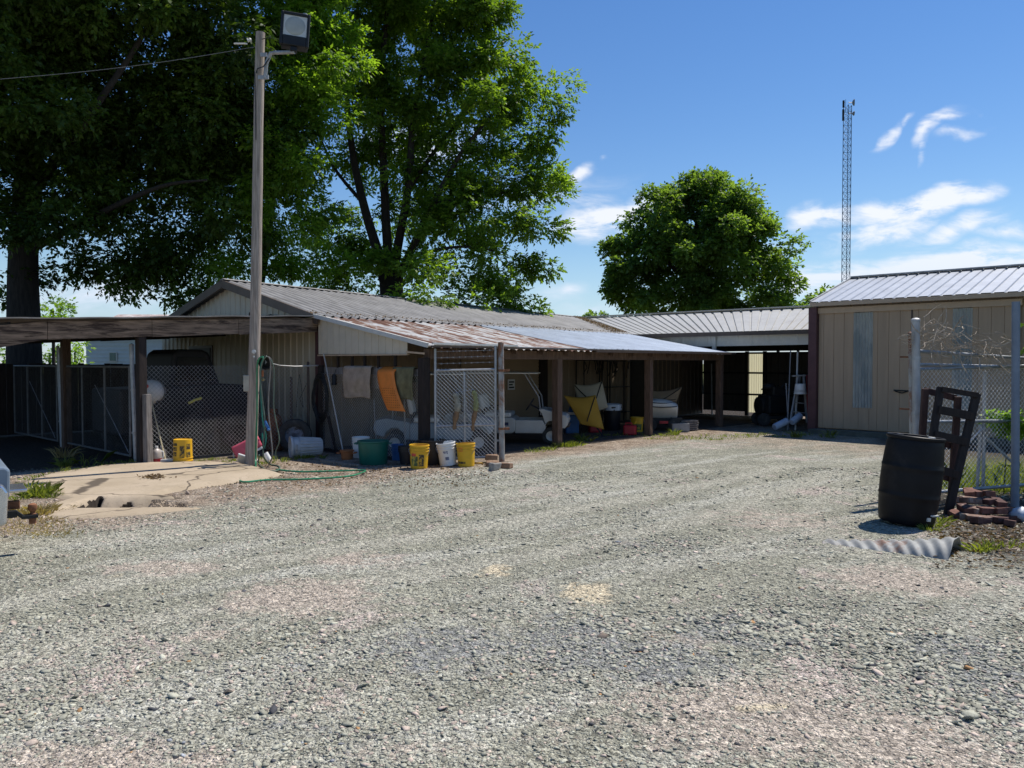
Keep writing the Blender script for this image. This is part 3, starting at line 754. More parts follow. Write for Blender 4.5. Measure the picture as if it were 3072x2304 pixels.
# cream end panel closing the lean-to gable
m = MB(); m.ribs((-.01, B0 - .02, 1.81), (-.01, .36, 1.80), (-.01, .36, lz(0, .36) - .035), (-.01, B0 - .02, lz(0, B0) - .035), .2, .012, 'groove')
pn = m.build('end_panel', M('end_panel_paint', (.62, .55, .43), .5, 0, .07, 3, dirt=(.46, .40, .31), dlo=.55, dhi=.85, ds=1.4), shed)
m = MB(); m.box(-.035, .02, .34, B0 - .02, 1.775, 1.80); m.bar((-.03, .36, 1.83), (-.03, -.10, 1.80), .02, .03); m.build('panel_edge_strip', TANTRIM, pn)
for b in (2.45, 2.0, 1.62, 1.22, .75): m = MB(); m.box(.03, .07, b - .022, b + .022, 1.55, 1.85); m.build('hanging_stud', DARKWOOD, shed)
# gutter, header beam, posts, rafters
m = MB(); m.box(-.06, 4.3, -.36, -.29, 1.895, 1.93); m.box(4.3, 10.2, -.35, -.295, 1.86, 1.915)
m.build('gutter', BROWN, shed)
m = MB(); m.bar((-.05, -.372, 1.935), (10.2, -.372, 1.905), .010, .012); m.build('gutter_lip', GALVD, shed)
m = MB(); m.bar((-.1, -.385, 1.958), (1.9, -.385, 1.952), .035, .03); m.build('gutter_end', OFFWHITE, shed)
m = MB(); m.box(.1, 10.1, -.07, .07, 1.71, 1.87); m.build('header_beam', WOOD, shed)
for i, a in enumerate((0.05, 3.48, 6.72, 10.0)):
    m = MB(); m.obox((a, 0, .86), .075, .075, .87, (0, 0, R(rnd.uniform(-8, 8))))
    m.build('post', DARKWOOD if i == 0 else WOOD, shed, bevel=.01)
m = MB()
for a in np.arange(.6, 10, .75): m.bar((a, -.2, lz(a, -.2) - .075), (a, B0, lz(a, B0) - .075), .04, .09)
m.build('rafters', WOOD, shed)
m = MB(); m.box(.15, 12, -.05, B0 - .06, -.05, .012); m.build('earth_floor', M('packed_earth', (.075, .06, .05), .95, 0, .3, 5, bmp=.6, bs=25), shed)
# black shelf racks fixed along the side wall
def rack(a0, a1, z0, z1, lab):
    t = thing_l('shelf_rack', lab, 'shelf', (a0 + a1) / 2, B0 - .2, group='black shelf racks under the lean-to')
    for a in (a0, a1):
        for b in (B0 - .09, B0 - .35): m = MB(); m.box(a - .012, a + .012, b - .012, b + .012, z0, z1); m.build('upright', BLACKM, t)
    for z in np.linspace(z0 + .25, z1 - .02, 3):
        mm = MB(); mm.box(a0, a1, B0 - .36, B0 - .08, z, z + .018); mm.build('shelf', BLACKM, t)
    for k in range(9):
        m = MB(); x = rnd.uniform(a0 + .05, a1 - .05); z = z1 - .02 - rnd.choice((0, .001)) ; l = rnd.uniform(.2, .45)
        m.tube([(x, B0 - .3, z), (x + rnd.uniform(-.12, .12), B0 - .33, z - l * .5), (x + rnd.uniform(-.15, .15), B0 - .3, z - l)], .012, 5); m.build('hanging_cord', BLKHOSE, t)
    return t
rack(7.78, 8.80, .02, 1.72, 'black rack with hanging straps on the shed wall behind the cream canvas')
rack(8.92, 9.95, .02, 1.70, 'black rack with hanging straps nearest the doorway in the shed wall')

nt_ = thing_l('wall_notice', 'small white notice with dark marks on the shed wall beside the roll door', 'notice', 5.3, B0 - .08)
m = MB(); m.box(5.18, 5.42, B0 - .085, B0 - .07, 1.0, 1.25); m.build('board', WHITEP, nt_)
m = MB()
for k in range(3): m.box(5.21, 5.39 - .05 * (k % 2), B0 - .0885, B0 - .086, 1.04 + .065 * k, 1.075 + .065 * k)
m.build('print', BLACKM, nt_)

# ------------------------------------------------------------------ open shed joining the two buildings
link = thing_l('open_shed', 'open fronted shed with light ribbed roof between the long shed and tan building', 'shed', 12.5, 0)
RZ, EZ = 3.15, 2.47
m = MB()
m.ribs((12.6, 7.5, RZ + .02), (12.6, -2.33, RZ), (10.36, -2.33, EZ - .012), (10.36, 3.6, EZ - .012), .31, .03, nt=2)
lroof = m.build('roof', LINKROOF, link)
m = MB(); m.ribs((12.6, -2.33, RZ), (12.6, 7.5, RZ + .02), (14.68, 7.5, 2.48), (14.68, -2.33, 2.48), .31, .03); m.build('rear_roof', LINKROOF, link)
m = MB(); m.bar((12.6, 7.4, RZ + .045), (12.6, -2.3, RZ + .03), .2, .03); m.build('ridge_cap', LINKROOF, lroof)
m = MB(); m.box(10.27, 10.35, -2.3, 2.95, EZ - .12, EZ - .02); m.build('gutter', BROWN, link)
m = MB(); m.ribs((10.5, 2.9, 2.08), (10.5, -2.28, 2.09), (10.5, -2.28, EZ - .05), (10.5, 2.9, EZ - .05), .4, .012)
m.build('fascia_panel', OFFWHITE, link)
m = MB(); m.box(10.44, 10.49, .36, .46, 1.95, EZ - .13); m.build('downpipe', OFFWHITE, link)
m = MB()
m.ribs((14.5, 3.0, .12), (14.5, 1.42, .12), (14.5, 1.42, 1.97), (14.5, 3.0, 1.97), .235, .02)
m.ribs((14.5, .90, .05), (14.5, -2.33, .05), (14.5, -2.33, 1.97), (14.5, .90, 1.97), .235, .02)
m.build('back_wall', M('shade_dark_back_wall', (.07, .062, .052), .6, 0, .12, 3), link)  # metal wall coloured near black for the unlit depth of the shed
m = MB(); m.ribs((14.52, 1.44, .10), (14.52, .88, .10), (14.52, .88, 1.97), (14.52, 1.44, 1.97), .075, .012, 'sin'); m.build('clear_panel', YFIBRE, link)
m = MB()
for z in (.67, 1.34, 1.955): m.box(14.40, 14.47, -2.3, 3.0, z - .035, z + .02)
m.box(14.40, 14.48, 1.40, 1.50, .0, 2.0); m.box(14.40, 14.48, .82, .92, 0, 2.0)
m.build('girt', BLACKM, link)
m = MB(); m.box(14.3, 14.44, -2.3, 3.0, 2.005, 2.38); m.build('rear_header', BLACKM, link)
m = MB(); m.tube([(14.3, 2.57, 0), (14.3, 2.60, 1.62)], .025, 6); m.build('pipe_post', GALV, link)
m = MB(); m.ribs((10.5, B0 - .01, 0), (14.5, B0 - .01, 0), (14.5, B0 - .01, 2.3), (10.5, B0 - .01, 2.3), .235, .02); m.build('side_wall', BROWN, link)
m = MB(); m.ribs((10.1, -2.34, .0), (14.5, -2.34, 0), (14.5, -2.34, 2.6), (10.1, -2.34, 2.6), .235, .02); m.build('partition', MAROON, link)

# ------------------------------------------------------------------ tall tan building on the right
tb = thing_l('tan_building', 'tall tan metal building with two big sliding doors and a silver ribbed roof', 'building', 10.02, -2.4)
AF = 10.02; BL, BR = -2.36, -10.5
m = MB()
m.ribs((AF + .12, BL, 0), (AF + .12, BR, 0), (AF + .12, BR, 3.05), (AF + .12, BL, 3.05), .30, .02)
m.ribs((AF + 5.2, BL, 0), (AF + .12, BL, 0), (AF + .12, BL, 3.05), (AF + 5.2, BL, 3.05), .3, .02)
m.prism([(AF + .13, BL - .08, 3.03), (AF + 5.2, BL - .08, 3.03), (AF + 2.6, BL - .08, 3.78)], (0, -.03, 0))
m.box(AF + .2, AF + 5.2, BR, BR + .05, 0, 3.0); m.box(AF + 5.15, AF + 5.2, BR, BL - .05, 0, 3.0)
m.build('wall', TAN, tb)
m = MB(); m.ribs((AF + 2.5, BL - .05, 3.84), (AF + 2.5, BR, 3.84), (AF - .13, BR, 3.075), (AF - .13, BL - .05, 3.075), .235, .028)
trf = m.build('roof', SHEDROOF, tb)
m = MB(); m.ribs((AF + 2.5, BR, 3.84), (AF + 2.5, BL - .05, 3.84), (AF + 5.4, BL - .05, 3.0), (AF + 5.4, BR, 3.0), .235, .028); m.build('rear_roof', SHEDROOF, tb)
m = MB(); m.bar((AF + 2.5, BL - .04, 3.865), (AF + 2.5, BR, 3.865), .22, .035); m.build('ridge_cap', GALVD, trf)
m = MB(); m.bar((AF - .13, BL - .035, 3.055), (AF + 2.5, BL - .035, 3.82), .03, .11); m.bar((AF + 2.5, BL - .035, 3.82), (AF + 5.4, BL - .035, 2.98), .03, .11); m.build('verge_trim', GALVD, tb)
m = MB(); m.box(AF - .19, AF - .135, BR, BL - .04, 2.965, 3.055); m.build('gutter', TANTRIM, tb)
m = MB(); m.box(AF - .02, AF + .11, -6.62, BL - .16, 2.80, 2.93); m.build('door_track_cover', TANTRIM, tb)
m = MB(); m.box(AF - .10, AF + .13, BL - .17, BL + .02, 0, 2.95); m.build('corner_column', MAROON, tb)
def sdoor(b0, b1, s0, s1, zs, lab):
    m = MB()
    for (p, q) in ((b0, s0), (s1, b1)):
        m.ribs((AF + .03, p, .13), (AF + .03, q, .13), (AF + .03, q, 2.80), (AF + .03, p, 2.80), .235, .011, 'groove')
    m.ribs((AF + .03, s0, .13), (AF + .03, s1, .13), (AF + .03, s1, zs), (AF + .03, s0, zs), .235, .011, 'groove')
    m.box(AF + .035, AF + .06, b1 + .0, b0 - .0, .12, .16)
    d = m.build('sliding_door', TAN, tb); d['label'] = lab
    m = MB(); m.ribs((AF + .022, s0 + .01, zs - .04), (AF + .022, s1 - .01, zs - .04), (AF + .022, s1 - .01, 2.79), (AF + .022, s0 + .01, 2.79), .066, .010, 'sin')
    m.build('skylight_strip', FIBRE, d)
    return d
d1 = sdoor(-2.54, -4.56, -3.345, -3.75, .66, 'tan sliding door with a low reaching clear strip, beside the open shed')
d2 = sdoor(-4.59, -6.58, -5.38, -5.73, .70, 'tan sliding door with a clear strip, behind the vine covered fence')
m = MB(); m.bar((AF + .012, -4.22, 1.04), (AF + .012, -4.54, 1.03), .02, .03); m.tube([(AF, -4.25, 1.02), (AF - .02, -4.4, .98), (AF, -4.5, 1.02)], .012, 6); m.build('latch', BLACKM, d1)
m = MB(); m.box(AF + .015, AF + .028, -4.585, -4.555, .13, 2.8); m.build('door_edge', BROWN, d1)
m = MB(); m.box(AF - .35, AF + .12, -9.5, BL - .1, -.05, .10); m.build('sill_slab', M('mossy_concrete', (.115, .12, .10), .9, 0, .3, 4, bmp=.4, bs=30), tb)

# ------------------------------------------------------------------ carport in front of the gable
cp = thing_l('carport', 'flat roofed timber carport with a weathered edge beam in front of the shed gable', 'carport', -3, 6)
def cz(a): return 2.53 + .052 * a + .004 * math.sin(a * 2.1)
def cbeam(b, am=-5.25, mt=BEAMWOOD):
    m = MB(); aa = [am, -4.62, -3.1, -1.6, 0.0]
    for p, q in zip(aa[:-1], aa[1:]):
        drop = .05 if p == am else 0
        m.prism([(p + .004, b, cz(p) - .30 - drop * 2), (q - .004, b, cz(q) - .29), (q - .004, b, cz(q) - .03), (p + .004, b, cz(p) - .03 - drop)], (0, .06, 0))
    return m.build('beam', mt, cp)
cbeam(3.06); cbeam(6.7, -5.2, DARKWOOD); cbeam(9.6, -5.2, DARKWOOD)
m = MB(); m.grid(lambda u, v: (-5.35 + 5.45 * u, 3.0 + 6.9 * v, cz(-5.35 + 5.45 * u) + .005 * math.sin(u * 31) * (v < .02) + .03 - .015 * v), 30, 4, .02)
m.build('roof_sheet', M('old_carport_roof', (.27, .25, .23), .7, .2, .25, 3, dirt=(.2, .17, .14), dlo=.45, dhi=.7), cp)
m = MB()
for a in np.arange(-5.1, 0, .6): m.bar((a, 3.13, cz(a) - .09), (a, 9.6, cz(a) - .10), .045, .12)
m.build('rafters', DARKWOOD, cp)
m = MB(); m.obox((-3.25, 3.14, 1.1), .065, .065, 1.1, (0, 0, .1)); q = m.build('post', DARKWOOD, cp, bevel=.008)
m = MB(); m.obox((-3.20, 3.05, .57), .055, .055, .57, (R(-1.5), 0, .3)); q = m.build('post', GREYWOOD, cp, bevel=.008); q['label'] = 'short pale fence post strapped to the carport post'
m = MB(); m.obox((-3.25, 6.72, 1.1), .075, .075, 1.1); m.build('post', WOOD, cp, bevel=.008)
m = MB(); m.obox((-5.0, 9.6, 1.05), .07, .07, 1.05); m.build('post', DARKWOOD, cp)
m = MB(); m.tube([(-.06, 9.0, 2.56), (-.06, 8, 2.545), (-.06, 5, 2.55), (-.10, 3.0, 2.51)], .018, 6); m.build('edge_pipe', OFFWHITE, cp)
t = thing_l('loose_cable', 'dark loose cable looped against the shed gable above the carport', 'cable', 0, 5.2)
m = MB(); m.tube([(.05, 5.75, 2.53), (.03, 5.7, 2.72), (.02, 5.55, 2.70), (.02, 5.2, 2.60), (.02, 4.8, 2.64), (.03, 4.5, 2.56)], .014, 6)
m.tube([(.03, 5.7, 2.60), (.02, 5.3, 2.55), (.02, 4.7, 2.57)], .012, 6); m.build('cable', BLKHOSE, t)

# board fence closing the back of the carport
bf = thing_l('board_fence', 'dark board fence in the shade at the back of the carport', 'fence', -3, 10.4)
m = MB()
a = -8.0
while a < .1:
    w_ = rnd.uniform(.13, .16); m.box(a, a + w_ - .008, 10.4 + rnd.uniform(0, .012), 10.43, 0.02, 1.62 + rnd.uniform(-.02, .02)); a += w_
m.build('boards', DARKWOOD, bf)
m = MB()
for z in (.4, 1.3): m.box(-8, .1, 10.44, 10.5, z, z + .09)
m.build('rails', DARKWOOD, bf)

# ------------------------------------------------------------------ chain-link fences
def fence(name, lab, base, posts, mesh, rails=(), wood=None, group=None, cat='fence', mr=.0019, barb=(), wire=None):
    t = thing_w(name, lab, cat, base, group)
    for (p0, p1, r, mt) in posts:
        m = MB(); m.tube([p0, p1], r, 10); m.lathe([(r * 1.15, -.005), (r * 1.15, .03), (r * .7, .05), (0, .055)], p1, seg=10); m.build('post', mt, t, smooth=True)
    for (p0, p1, r) in rails:
        m = MB(); m.tube([p0, p1], r, 8); m.build('rail', GALV, t, smooth=True)
    m = MB()
    for c in mesh: m.chain(*c[:4], d=c[4] if len(c) > 4 else .056, r=mr)
    m.build('wire_mesh', wire or WIRE, t)
    if barb:
        m = MB()
        for (p0, p1) in barb:
            p0, p1 = Vector(p0), Vector(p1)
            m.tube([p0, p0.lerp(p1, .5) - Vector((0, 0, .01)), p1], .0022, 4)
            n = int((p1 - p0).length / .11)
            for k in range(1, n):
                c = p0.lerp(p1, k / n); m.bar(c + Vector((.012, 0, .012)), c - Vector((.012, 0, .012)), .003, .003); m.bar(c + Vector((-.01, .005, .012)), c - Vector((-.01, .005, .012)), .003, .003)
        m.build('barbed_wire', GALVD, t)
    return t
L3 = lambda a, b, z: LOC(a, b, z)
fence('chain_link_fence', 'chain-link fence across the carport front between the pale wooden post and the utility pole', LOC(-1.6, 3.22),
      [(L3(-.12, 3.2, 0), L3(-.12, 3.2, 1.62), .025, BROWN)],
      [(L3(-3.2, 3.22, .04), L3(-.1, 3.22, .04), L3(-.1, 3.22, 1.6), L3(-3.2, 3.22, 1.6), .070)], mr=.0026, wire=M('grey_fence_wire', (.40, .40, .39), .55, .15, .3, 3))  # wire in a darker grey than the other fences
# galvanised double gate at the carport's left
GATEGREY = M('shaded_gate_pipe', (.16, .16, .155), .6, .2, .25, 9)  # galvanised pipe in a darker copy, carport shade put into its colour
def side_gate(b0, b1, lab, br):
    t = thing_l('chain_link_gate', lab, 'gate', -3.25, (b0 + b1) / 2, group='galvanised gates closing the left of the carport')
    A = -3.25
    fr = MB()
    for b in np.linspace(b0, b1, 4): fr.tube([(A, b, .10), (A, b, 1.58)], .019, 8)
    fr.tube([(A, b0, 1.58), (A, b1, 1.58)], .019, 8); fr.tube([(A, b0, .10), (A, b1, .10)], .019, 8)
    fr.build('gate_frame', GATEGREY, t, smooth=True)
    m = MB(); m.tube([(A, br[0], 1.25), (A, br[1], .15)], .006, 6); m.build('brace_rod', GALV, t)
    m = MB(); m.chain((A - .02, b0, .10), (A - .02, b1, .10), (A - .02, b1, 1.58), (A - .02, b0, 1.58), .062, .0012); m.build('wire_mesh', GATEGREY, t)
    return t
side_gate(3.62, 6.95, 'galvanised chain-link gate leaf nearest the pale wooden post, under the carport edge', (5.2, 3.7))
side_gate(7.25, 10.1, 'galvanised chain-link gate leaf at the far left under the carport, beside the tree trunk', (9.0, 7.4))
for (b, z1, r, lab, mt) in ((3.47, 1.92, .035, 'tall galvanised gate post leaning beside the pale wooden post', GALV), (7.10, 1.94, .028, 'double galvanised gate post between the two gate leaves', GALVD)):
    t = thing_l('gate_post', lab, 'post', -3.25, b, group='posts of the carport gates')
    m = MB(); m.tube([(-3.25, b - .07, 0), (-3.27, b, z1)], r, 12); m.lathe([(r * 1.1, 0), (r * 1.1, .03), (0, .05)], (-3.27, b, z1), seg=12); m.build('pipe', mt, t, smooth=True)
    if r < .03:
        m = MB(); m.tube([(-3.25, b - .11, 0), (-3.27, b - .075, z1 - .0)], r * .8, 10); m.build('pipe', GALV, t, smooth=True)
    for z in (.5, 1.2): m = MB(); m.lathe([(r * 1.3, -.015), (r * 1.3, .015)], (-3.26, b - .07 + .07 * z / z1, z), seg=10); m.build('hinge_band', GALVD, t)
# fence under the lean-to end panel with its plank rail
t = fence('chain_link_fence', 'chain-link fence with a weathered plank rail under the cream end panel of the lean-to', LOC(0, 1.5),
          [], [(L3(0, 2.98, .03), L3(0, .1, .03), L3(0, .1, 1.45), L3(0, 2.98, 1.45), .056)], mr=.0013)
m = MB(); m.bar(L3(.06, 3.0, 1.50), L3(.05, 1.2, 1.50), .035, .13); m.bar(L3(.06, 1.25, 1.51), L3(.05, .02, 1.48), .05, .12); m.build('plank_rail', GREYWOOD, t, bevel=.006)
m = MB(); m.tube([L3(0, 2.95, 0), L3(0, 2.95, 1.6)], .06, 8); m.build('post', DARKWOOD, t)
t = thing_w('fence_cable', 'white pipe and wire strung from the hose drum on the pole to the shed corner', 'pipe', AT(880, 1095, 14))
m = MB(); m.tube([AT(815, 1090, 12.5), AT(840, 1096, 13), AT(885, 1099, 14), AT(955, 1097, 14.9)], [.006, .006, .012, .014], 6); m.build('pipe', OFFWHITE, t)

# big yard gate standing ajar
gt = thing_l('yard_gate', 'tall galvanised chain-link gate with three barbed strands behind the white and yellow buckets', 'gate', .5, -.5)
gA, gB = Vector((.12, -.20, 0)), Vector((.93, -.79, 0))
def gp(u, z): p = gA.lerp(gB, u); return (p.x, p.y, z)
m = MB()
m.tube([gp(0, .06), gp(0, 1.88)], .021, 8); m.tube([gp(1, .03), gp(1, 1.93)], .022, 8)
for z in (1.52, .60, .06): m.tube([gp(0, z), gp(1, z + .02)], .019, 8)
m.tube([gp(.48, .06), gp(.48, 1.5)], .019, 8)
m.build('gate_frame', GALV, gt, smooth=True)
m = MB(); m.chain(gp(0, .06), gp(1, .06), gp(1, 1.55), gp(0, 1.55), .060, .0044, fam=(-1,)); m.chain(gp(0, .06), gp(1, .06), gp(1, 1.55), gp(0, 1.55), .060, .0012, fam=(1,)); m.build('wire_mesh', WIRE, gt)
m = MB()
for z in (1.66, 1.76, 1.86):
    m.tube([gp(0, z - .03), gp(.5, z - .015), gp(1, z)], .0026, 4)
    for k in range(1, 10): c = Vector(gp(k / 10, z - .03 + .03 * k / 10)); m.bar(c + Vector((.012, 0, .014)), c - Vector((.012, 0, .014)), .003, .003); m.bar(c + Vector((-.01, .01, .013)), c - Vector((-.01, .01, .013)), .003, .003)
m.build('barbed_wire', GALVD, gt)
for z in (.35, 1.2): m = MB(); m.lathe([(.03, -.02), (.03, .02)], gp(1, z), seg=10); m.bar(gp(1, z), gp(1.09, z), .02, .03); m.build('hinge', GALVD, gt)
pt = thing_l('gate_post', 'thick rust streaked pipe post holding the tall yard gate', 'post', .99, -.84)
m = MB(); m.tube([(1.0, -.87, 0), (1.0, -.86, 1.0), (.995, -.85, 1.97)], .048, 16); m.lathe([(.05, 0), (.045, .02), (0, .03)], (.995, -.85, 1.97), seg=14); m.build('pipe', RUSTY, pt, smooth=True)
for z in (1.52, .55): m = MB(); m.lathe([(.054, -.02), (.054, .02)], (1.0, -.86, z), seg=14); m.bar((1.03, -.9, z), (1.09, -.96, z), .03, .04); m.build('hinge_band', RUST, pt)

# ------------------------------------------------------------------ utility pole and floodlight
pb = G(752, 1397); ptop = AT(784, 98, pb.y)
pole = thing_w('utility_pole', 'leaning weathered wooden utility pole with a meter box at the concrete apron', 'pole', pb)
m = MB(); n = 26; pts = []; rs = []
for k in range(n + 1):
    u = k / n; p = pb.lerp(ptop, u); p.x += .015 * math.sin(u * 5); p.z = pb.z - .05 + (ptop.z - pb.z + .05) * u
    pts.append(p); rs.append((.092 - .020 * u) * (1 + .02 * math.sin(u * 31)))
m.tube(pts, rs, 20); m.build('shaft', POLE, pole, smooth=True)
m = MB(); m.box(-.055, .055, -.05, .05, -.13, .13); o = m.build('meter_box', M('meter_box_paint', (.40, .38, .31), .6, 0, .15, 8), pole, bevel=.008, org=(0, 0, 0))
o.location = AT(743, 1150, pb.y - .02) - pb
m = MB()
pz = AT(762, 1055, pb.y - .10)
m.lathe([(.032, 0), (.032, .02), (.012, .022), (.012, .03), (0, .03)], pz, (.1, -1, 0), 14); m.lathe([(.014, 0), (.014, .02), (0, .02)], AT(762, 1070, pb.y - .10), (.1, -1, 0), 10); m.build('insulator_knob', OFFWHITE, pole)
m = MB(); c = AT(770, 260, pb.y - .1)
m.tube([AT(768, 420, pb.y - .08), AT(766, 300, pb.y - .09), AT(764, 215, pb.y - .085)], .006, 5); m.build('conduit_wire', BLKHOSE, pole)
m = MB(); m.tube([AT(784, 118, pb.y - .05), AT(812, 112, pb.y - .1)], .007, 5); m.build('step_bolt', BLACKM, pole)
# service wire
t = thing_w('service_wire', 'thin overhead wire running from the utility pole off to the left', 'wire', AT(735, 132, pb.y))
e0, e1 = AT(768, 140, pb.y), AT(-60, 242, 10.6)
m = MB(); m.tube([e0.lerp(e1, k / 14) - Vector((0, 0, .06 * math.sin(math.pi * k / 14))) for k in range(15)], .0036, 5); m.build('wire', M('dull_wire', (.22, .22, .22), .6, .2, .1), t)
m = MB(); m.lathe([(.012, 0), (.03, .01), (.02, .03), (.034, .05), (.015, .07)], AT(742, 122, pb.y), (1, 0, .2), 12); m.tube([AT(702, 131, pb.y), AT(742, 131, pb.y)], .012, 6); m.build('insulator', OFFWHITE, t)
# floodlight
fl = thing_w('floodlight', 'black square floodlight with a round lens on an arm at the top of the pole', 'floodlight', AT(800, 230, pb.y - .1))
fy = pb.y - .2
fr_ = MB(); fr_.tube([AT(795, 235, pb.y - .09), AT(799, 190, pb.y - .10), AT(812, 160, pb.y - .12), AT(825, 158, pb.y - .14), AT(884, 156, fy)], .030, 10)
fr_.build('arm', GALVD, fl, smooth=True)
m = MB(); c0 = AT(790, 232, pb.y - .09)
m.obox(c0, .085, .012, .03, (0, 0, -.1)); m.build('bracket_plate', GALVD, fl)
m = MB(); m.obox(c0 + Vector((.01, 0, .35)), .05, .012, .03); m.build('bracket_plate', GALVD, fl)
m = MB(); m.tube([AT(808, 175, pb.y - .13), AT(790, 200, pb.y - .15), AT(772, 206, pb.y - .11), AT(768, 220, pb.y - .09)], .009, 6); m.build('cable', BLKHOSE, fl)
hc = AT(885, 88, fy)
hou = MB(); hx = .22; hz = .27
def hrot(p): return hc + Euler((R(-6), R(4), R(14))).to_matrix() @ Vector(p)
def hbox(mm, x0, x1, y0, y1, z0, z1):
    q = MB(); q.box(x0, x1, y0, y1, z0, z1); mm.add([hrot(v) for v in q.v], q.f)
for (x0, x1, z0, z1) in ((-hx, -hx + .045, -hz, hz), (hx - .045, hx, -hz, hz), (-hx + .045, hx - .045, hz - .05, hz), (-hx + .045, hx - .045, -hz, -hz + .16)): hbox(hou, x0, x1, -.02, .05, z0, z1)
hbox(hou, -hx + .02, hx - .02, .05, .22, -hz + .03, hz - .03); hbox(hou, -.05, .05, .0, .1, -hz - .08, -hz)
hh = hou.build('housing', BLACKM, fl, bevel=.012)
m = MB(); hbox(m, -hx + .045, hx - .045, .0, .012, -hz + .16, hz - .05); ln = m.build('lens', OFFWHITE, fl)
m = MB(); q = MB(); q.lathe([(0, -.02), (.05, -.018), (.1, -.012), (.145, -.004), (.152, 0)], (0, -.001, .055), (0, 1, 0), 28); m.add([hrot(v) for v in q.v], q.f); m.build('reflector', GLASSY, ln, smooth=True)
m = MB(); q = MB(); q.lathe([(0, .055), (.04, .055), (.042, 0)], (.13, .1, hz), (0, 0, 1), 14); m.add([hrot(v) for v in q.v], q.f); m.build('photocell', GALVD, fl)
# ------------------------------------------------------------------ pails and tubs in front of the lean-to
def pail(name, lab, loc, col, rot=(0, 0, 0), flip=False, h=.37, rt=.150, rb=.130, labels=(), bail=True, group=None, inner=None):
    t = thing(name, lab, 'bucket', loc, group=group, rot=rot)
    pr = [(0, .012), (rb - .01, .012), (rb - .008, 0), (rb, .004)]
    zf = lambda z: rb + (rt - rb) * z / h
    pr += [(zf(z), z) for z in (.05, .12, .2, h - .11)]
    for z in (h - .105, h - .06, h - .02):
        pr += [(zf(z) , z), (zf(z) + .010, z + .003), (zf(z) + .010, z + .011), (zf(z) + .001, z + .014)]
    pr += [(rt + .004, h - .003), (rt + .002, h), (rt - .006, h), (rt - .010, h - .02), (rb - .008, .022), (0, .02)]
    if flip: pr = [(r, h - z) for r, z in pr]
    m = MB(); m.lathe(pr, seg=32); body = m.build('body', col, t, smooth=True)
    if bail and not flip:
        m = MB(); R_ = rt + .014
        m.tube([(R_ * math.cos(a), -R_ * math.sin(a) * .55 - .01, h - .07 - .15 * math.sin(a)) for a in np.linspace(0, math.pi, 17)], .003, 5)
        for s in (-1, 1): m.lathe([(.012, 0), (.012, .012), (0, .014)], (s * (rt - .002), 0, h - .07), (s, 0, 0), 10)
        m.build('bail_handle', GALV, t)
    for (a0, a1, z0, z1, mt) in labels:
        m = MB(); rr = lambda z: (zf(h - z) if flip else zf(z)) + .0015
        m.lathe([(rr(z0), z0), (rr(z1), z1)], seg=14, a0=R(a0), a1=R(a1))
        m.build('label', mt, t)
    return t
# angle 270 faces the camera
pail('bucket', 'upside-down yellow bucket with brown print beside the push broom', G(549, 1390), YELLOW, (0, 0, .2), True, .40, .150, .143,
     labels=((205, 245, .30, .345, LABELINK), (205, 243, .22, .28, LABELINK), (205, 241, .13, .20, LABELINK), (262, 290, .10, .30, LABELINK), (303, 330, .24, .33, LABELINK), (303, 330, .09, .2, LABELINK)))
yb = pail('bucket', 'yellow bucket with a red and green picture label, in front of the black tub', G(1257, 1404), YELLOW, (R(1.5), R(1), .1), labels=((215, 262, .05, .20, LABELGRN), (216, 250, .20, .245, LABELRED), (268, 303, .045, .23, LABELINK)))
pail('bucket', 'white bucket leaning to the left, between the two yellow buckets', G(1345, 1397) + Vector((0, 0, .012)), WHITEP, (R(2), R(-7), .1), labels=((246, 276, .20, .245, LABELBLU), (256, 280, .10, .15, LABELBLU)))
pail('bucket', 'yellow bucket with runny orange stain, in front of the tall chain-link gate', G(1399, 1398), YELLOW, (0, R(-2), -.3), labels=((225, 285, .05, .085, LABELINK), (235, 272, .24, .31, M('orange_stain', (.66, .26, .03), .5, 0, .4, 14))))
def tub(name, lab, loc, mt, h, rt, rb, cat='tub', rim=.012, rot=(0, 0, 0)):
    t = thing(name, lab, cat, loc, rot=rot)
    m = MB(); m.lathe([(0, .006), (rb, 0), (rb + .006, .01), (rt - (rt - rb) * .12, h * .86), (rt, h - .03), (rt + rim, h - .02), (rt + rim, h), (rt - .004, h), (rb - .008, .02), (0, .018)], seg=40, wob=lambda a, z: 1 + .012 * math.sin(2 * a + 1))
    m.build('body', mt, t, smooth=True)
    for s in (-1, 1):
        m = MB(); m.tube([(s * rt, -.07, h - .05), (s * (rt + .05), -.05, h - .045), (s * (rt + .05), .05, h - .045), (s * rt, .07, h - .05)], .012, 8); m.build('handle', mt, t, smooth=True)
    return t
tub('tub', 'big dark green plastic tub in the shade by the fence', G(1120, 1391), TEAL, .38, .245, .215)
tub('tub', 'black plastic tub standing behind the yellow and white buckets', G(1296, 1392), BLACKP, .40, .215, .19)
tub('plant_pot', 'small terracotta plant pot left of the dark green tub', G(1041, 1378), TERRA, .16, .108, .085, 'pot')
pail('bucket', 'blue wire-marked pail standing right of the dark green tub', G(1192, 1380), BLUEP, h=.27, rt=.10, rb=.09)
pail('bucket', 'pale bucket half hidden behind the dark green tub', G(1083, 1372), WHITEP, h=.36)
t = thing('plant_pot', 'stack of black nursery pots between the blue pail and the yellow bucket', 'pots', G(1222, 1392))
for k in range(3):
    m = MB(); m.lathe([(0, 0), (.11, 0), (.135, .20), (.145, .2), (.145, .225), (.13, .225), (.1, .01)], (rnd.uniform(-.01, .01), 0, k * .035), seg=24); m.build('pot', BLACKP, t, smooth=True)

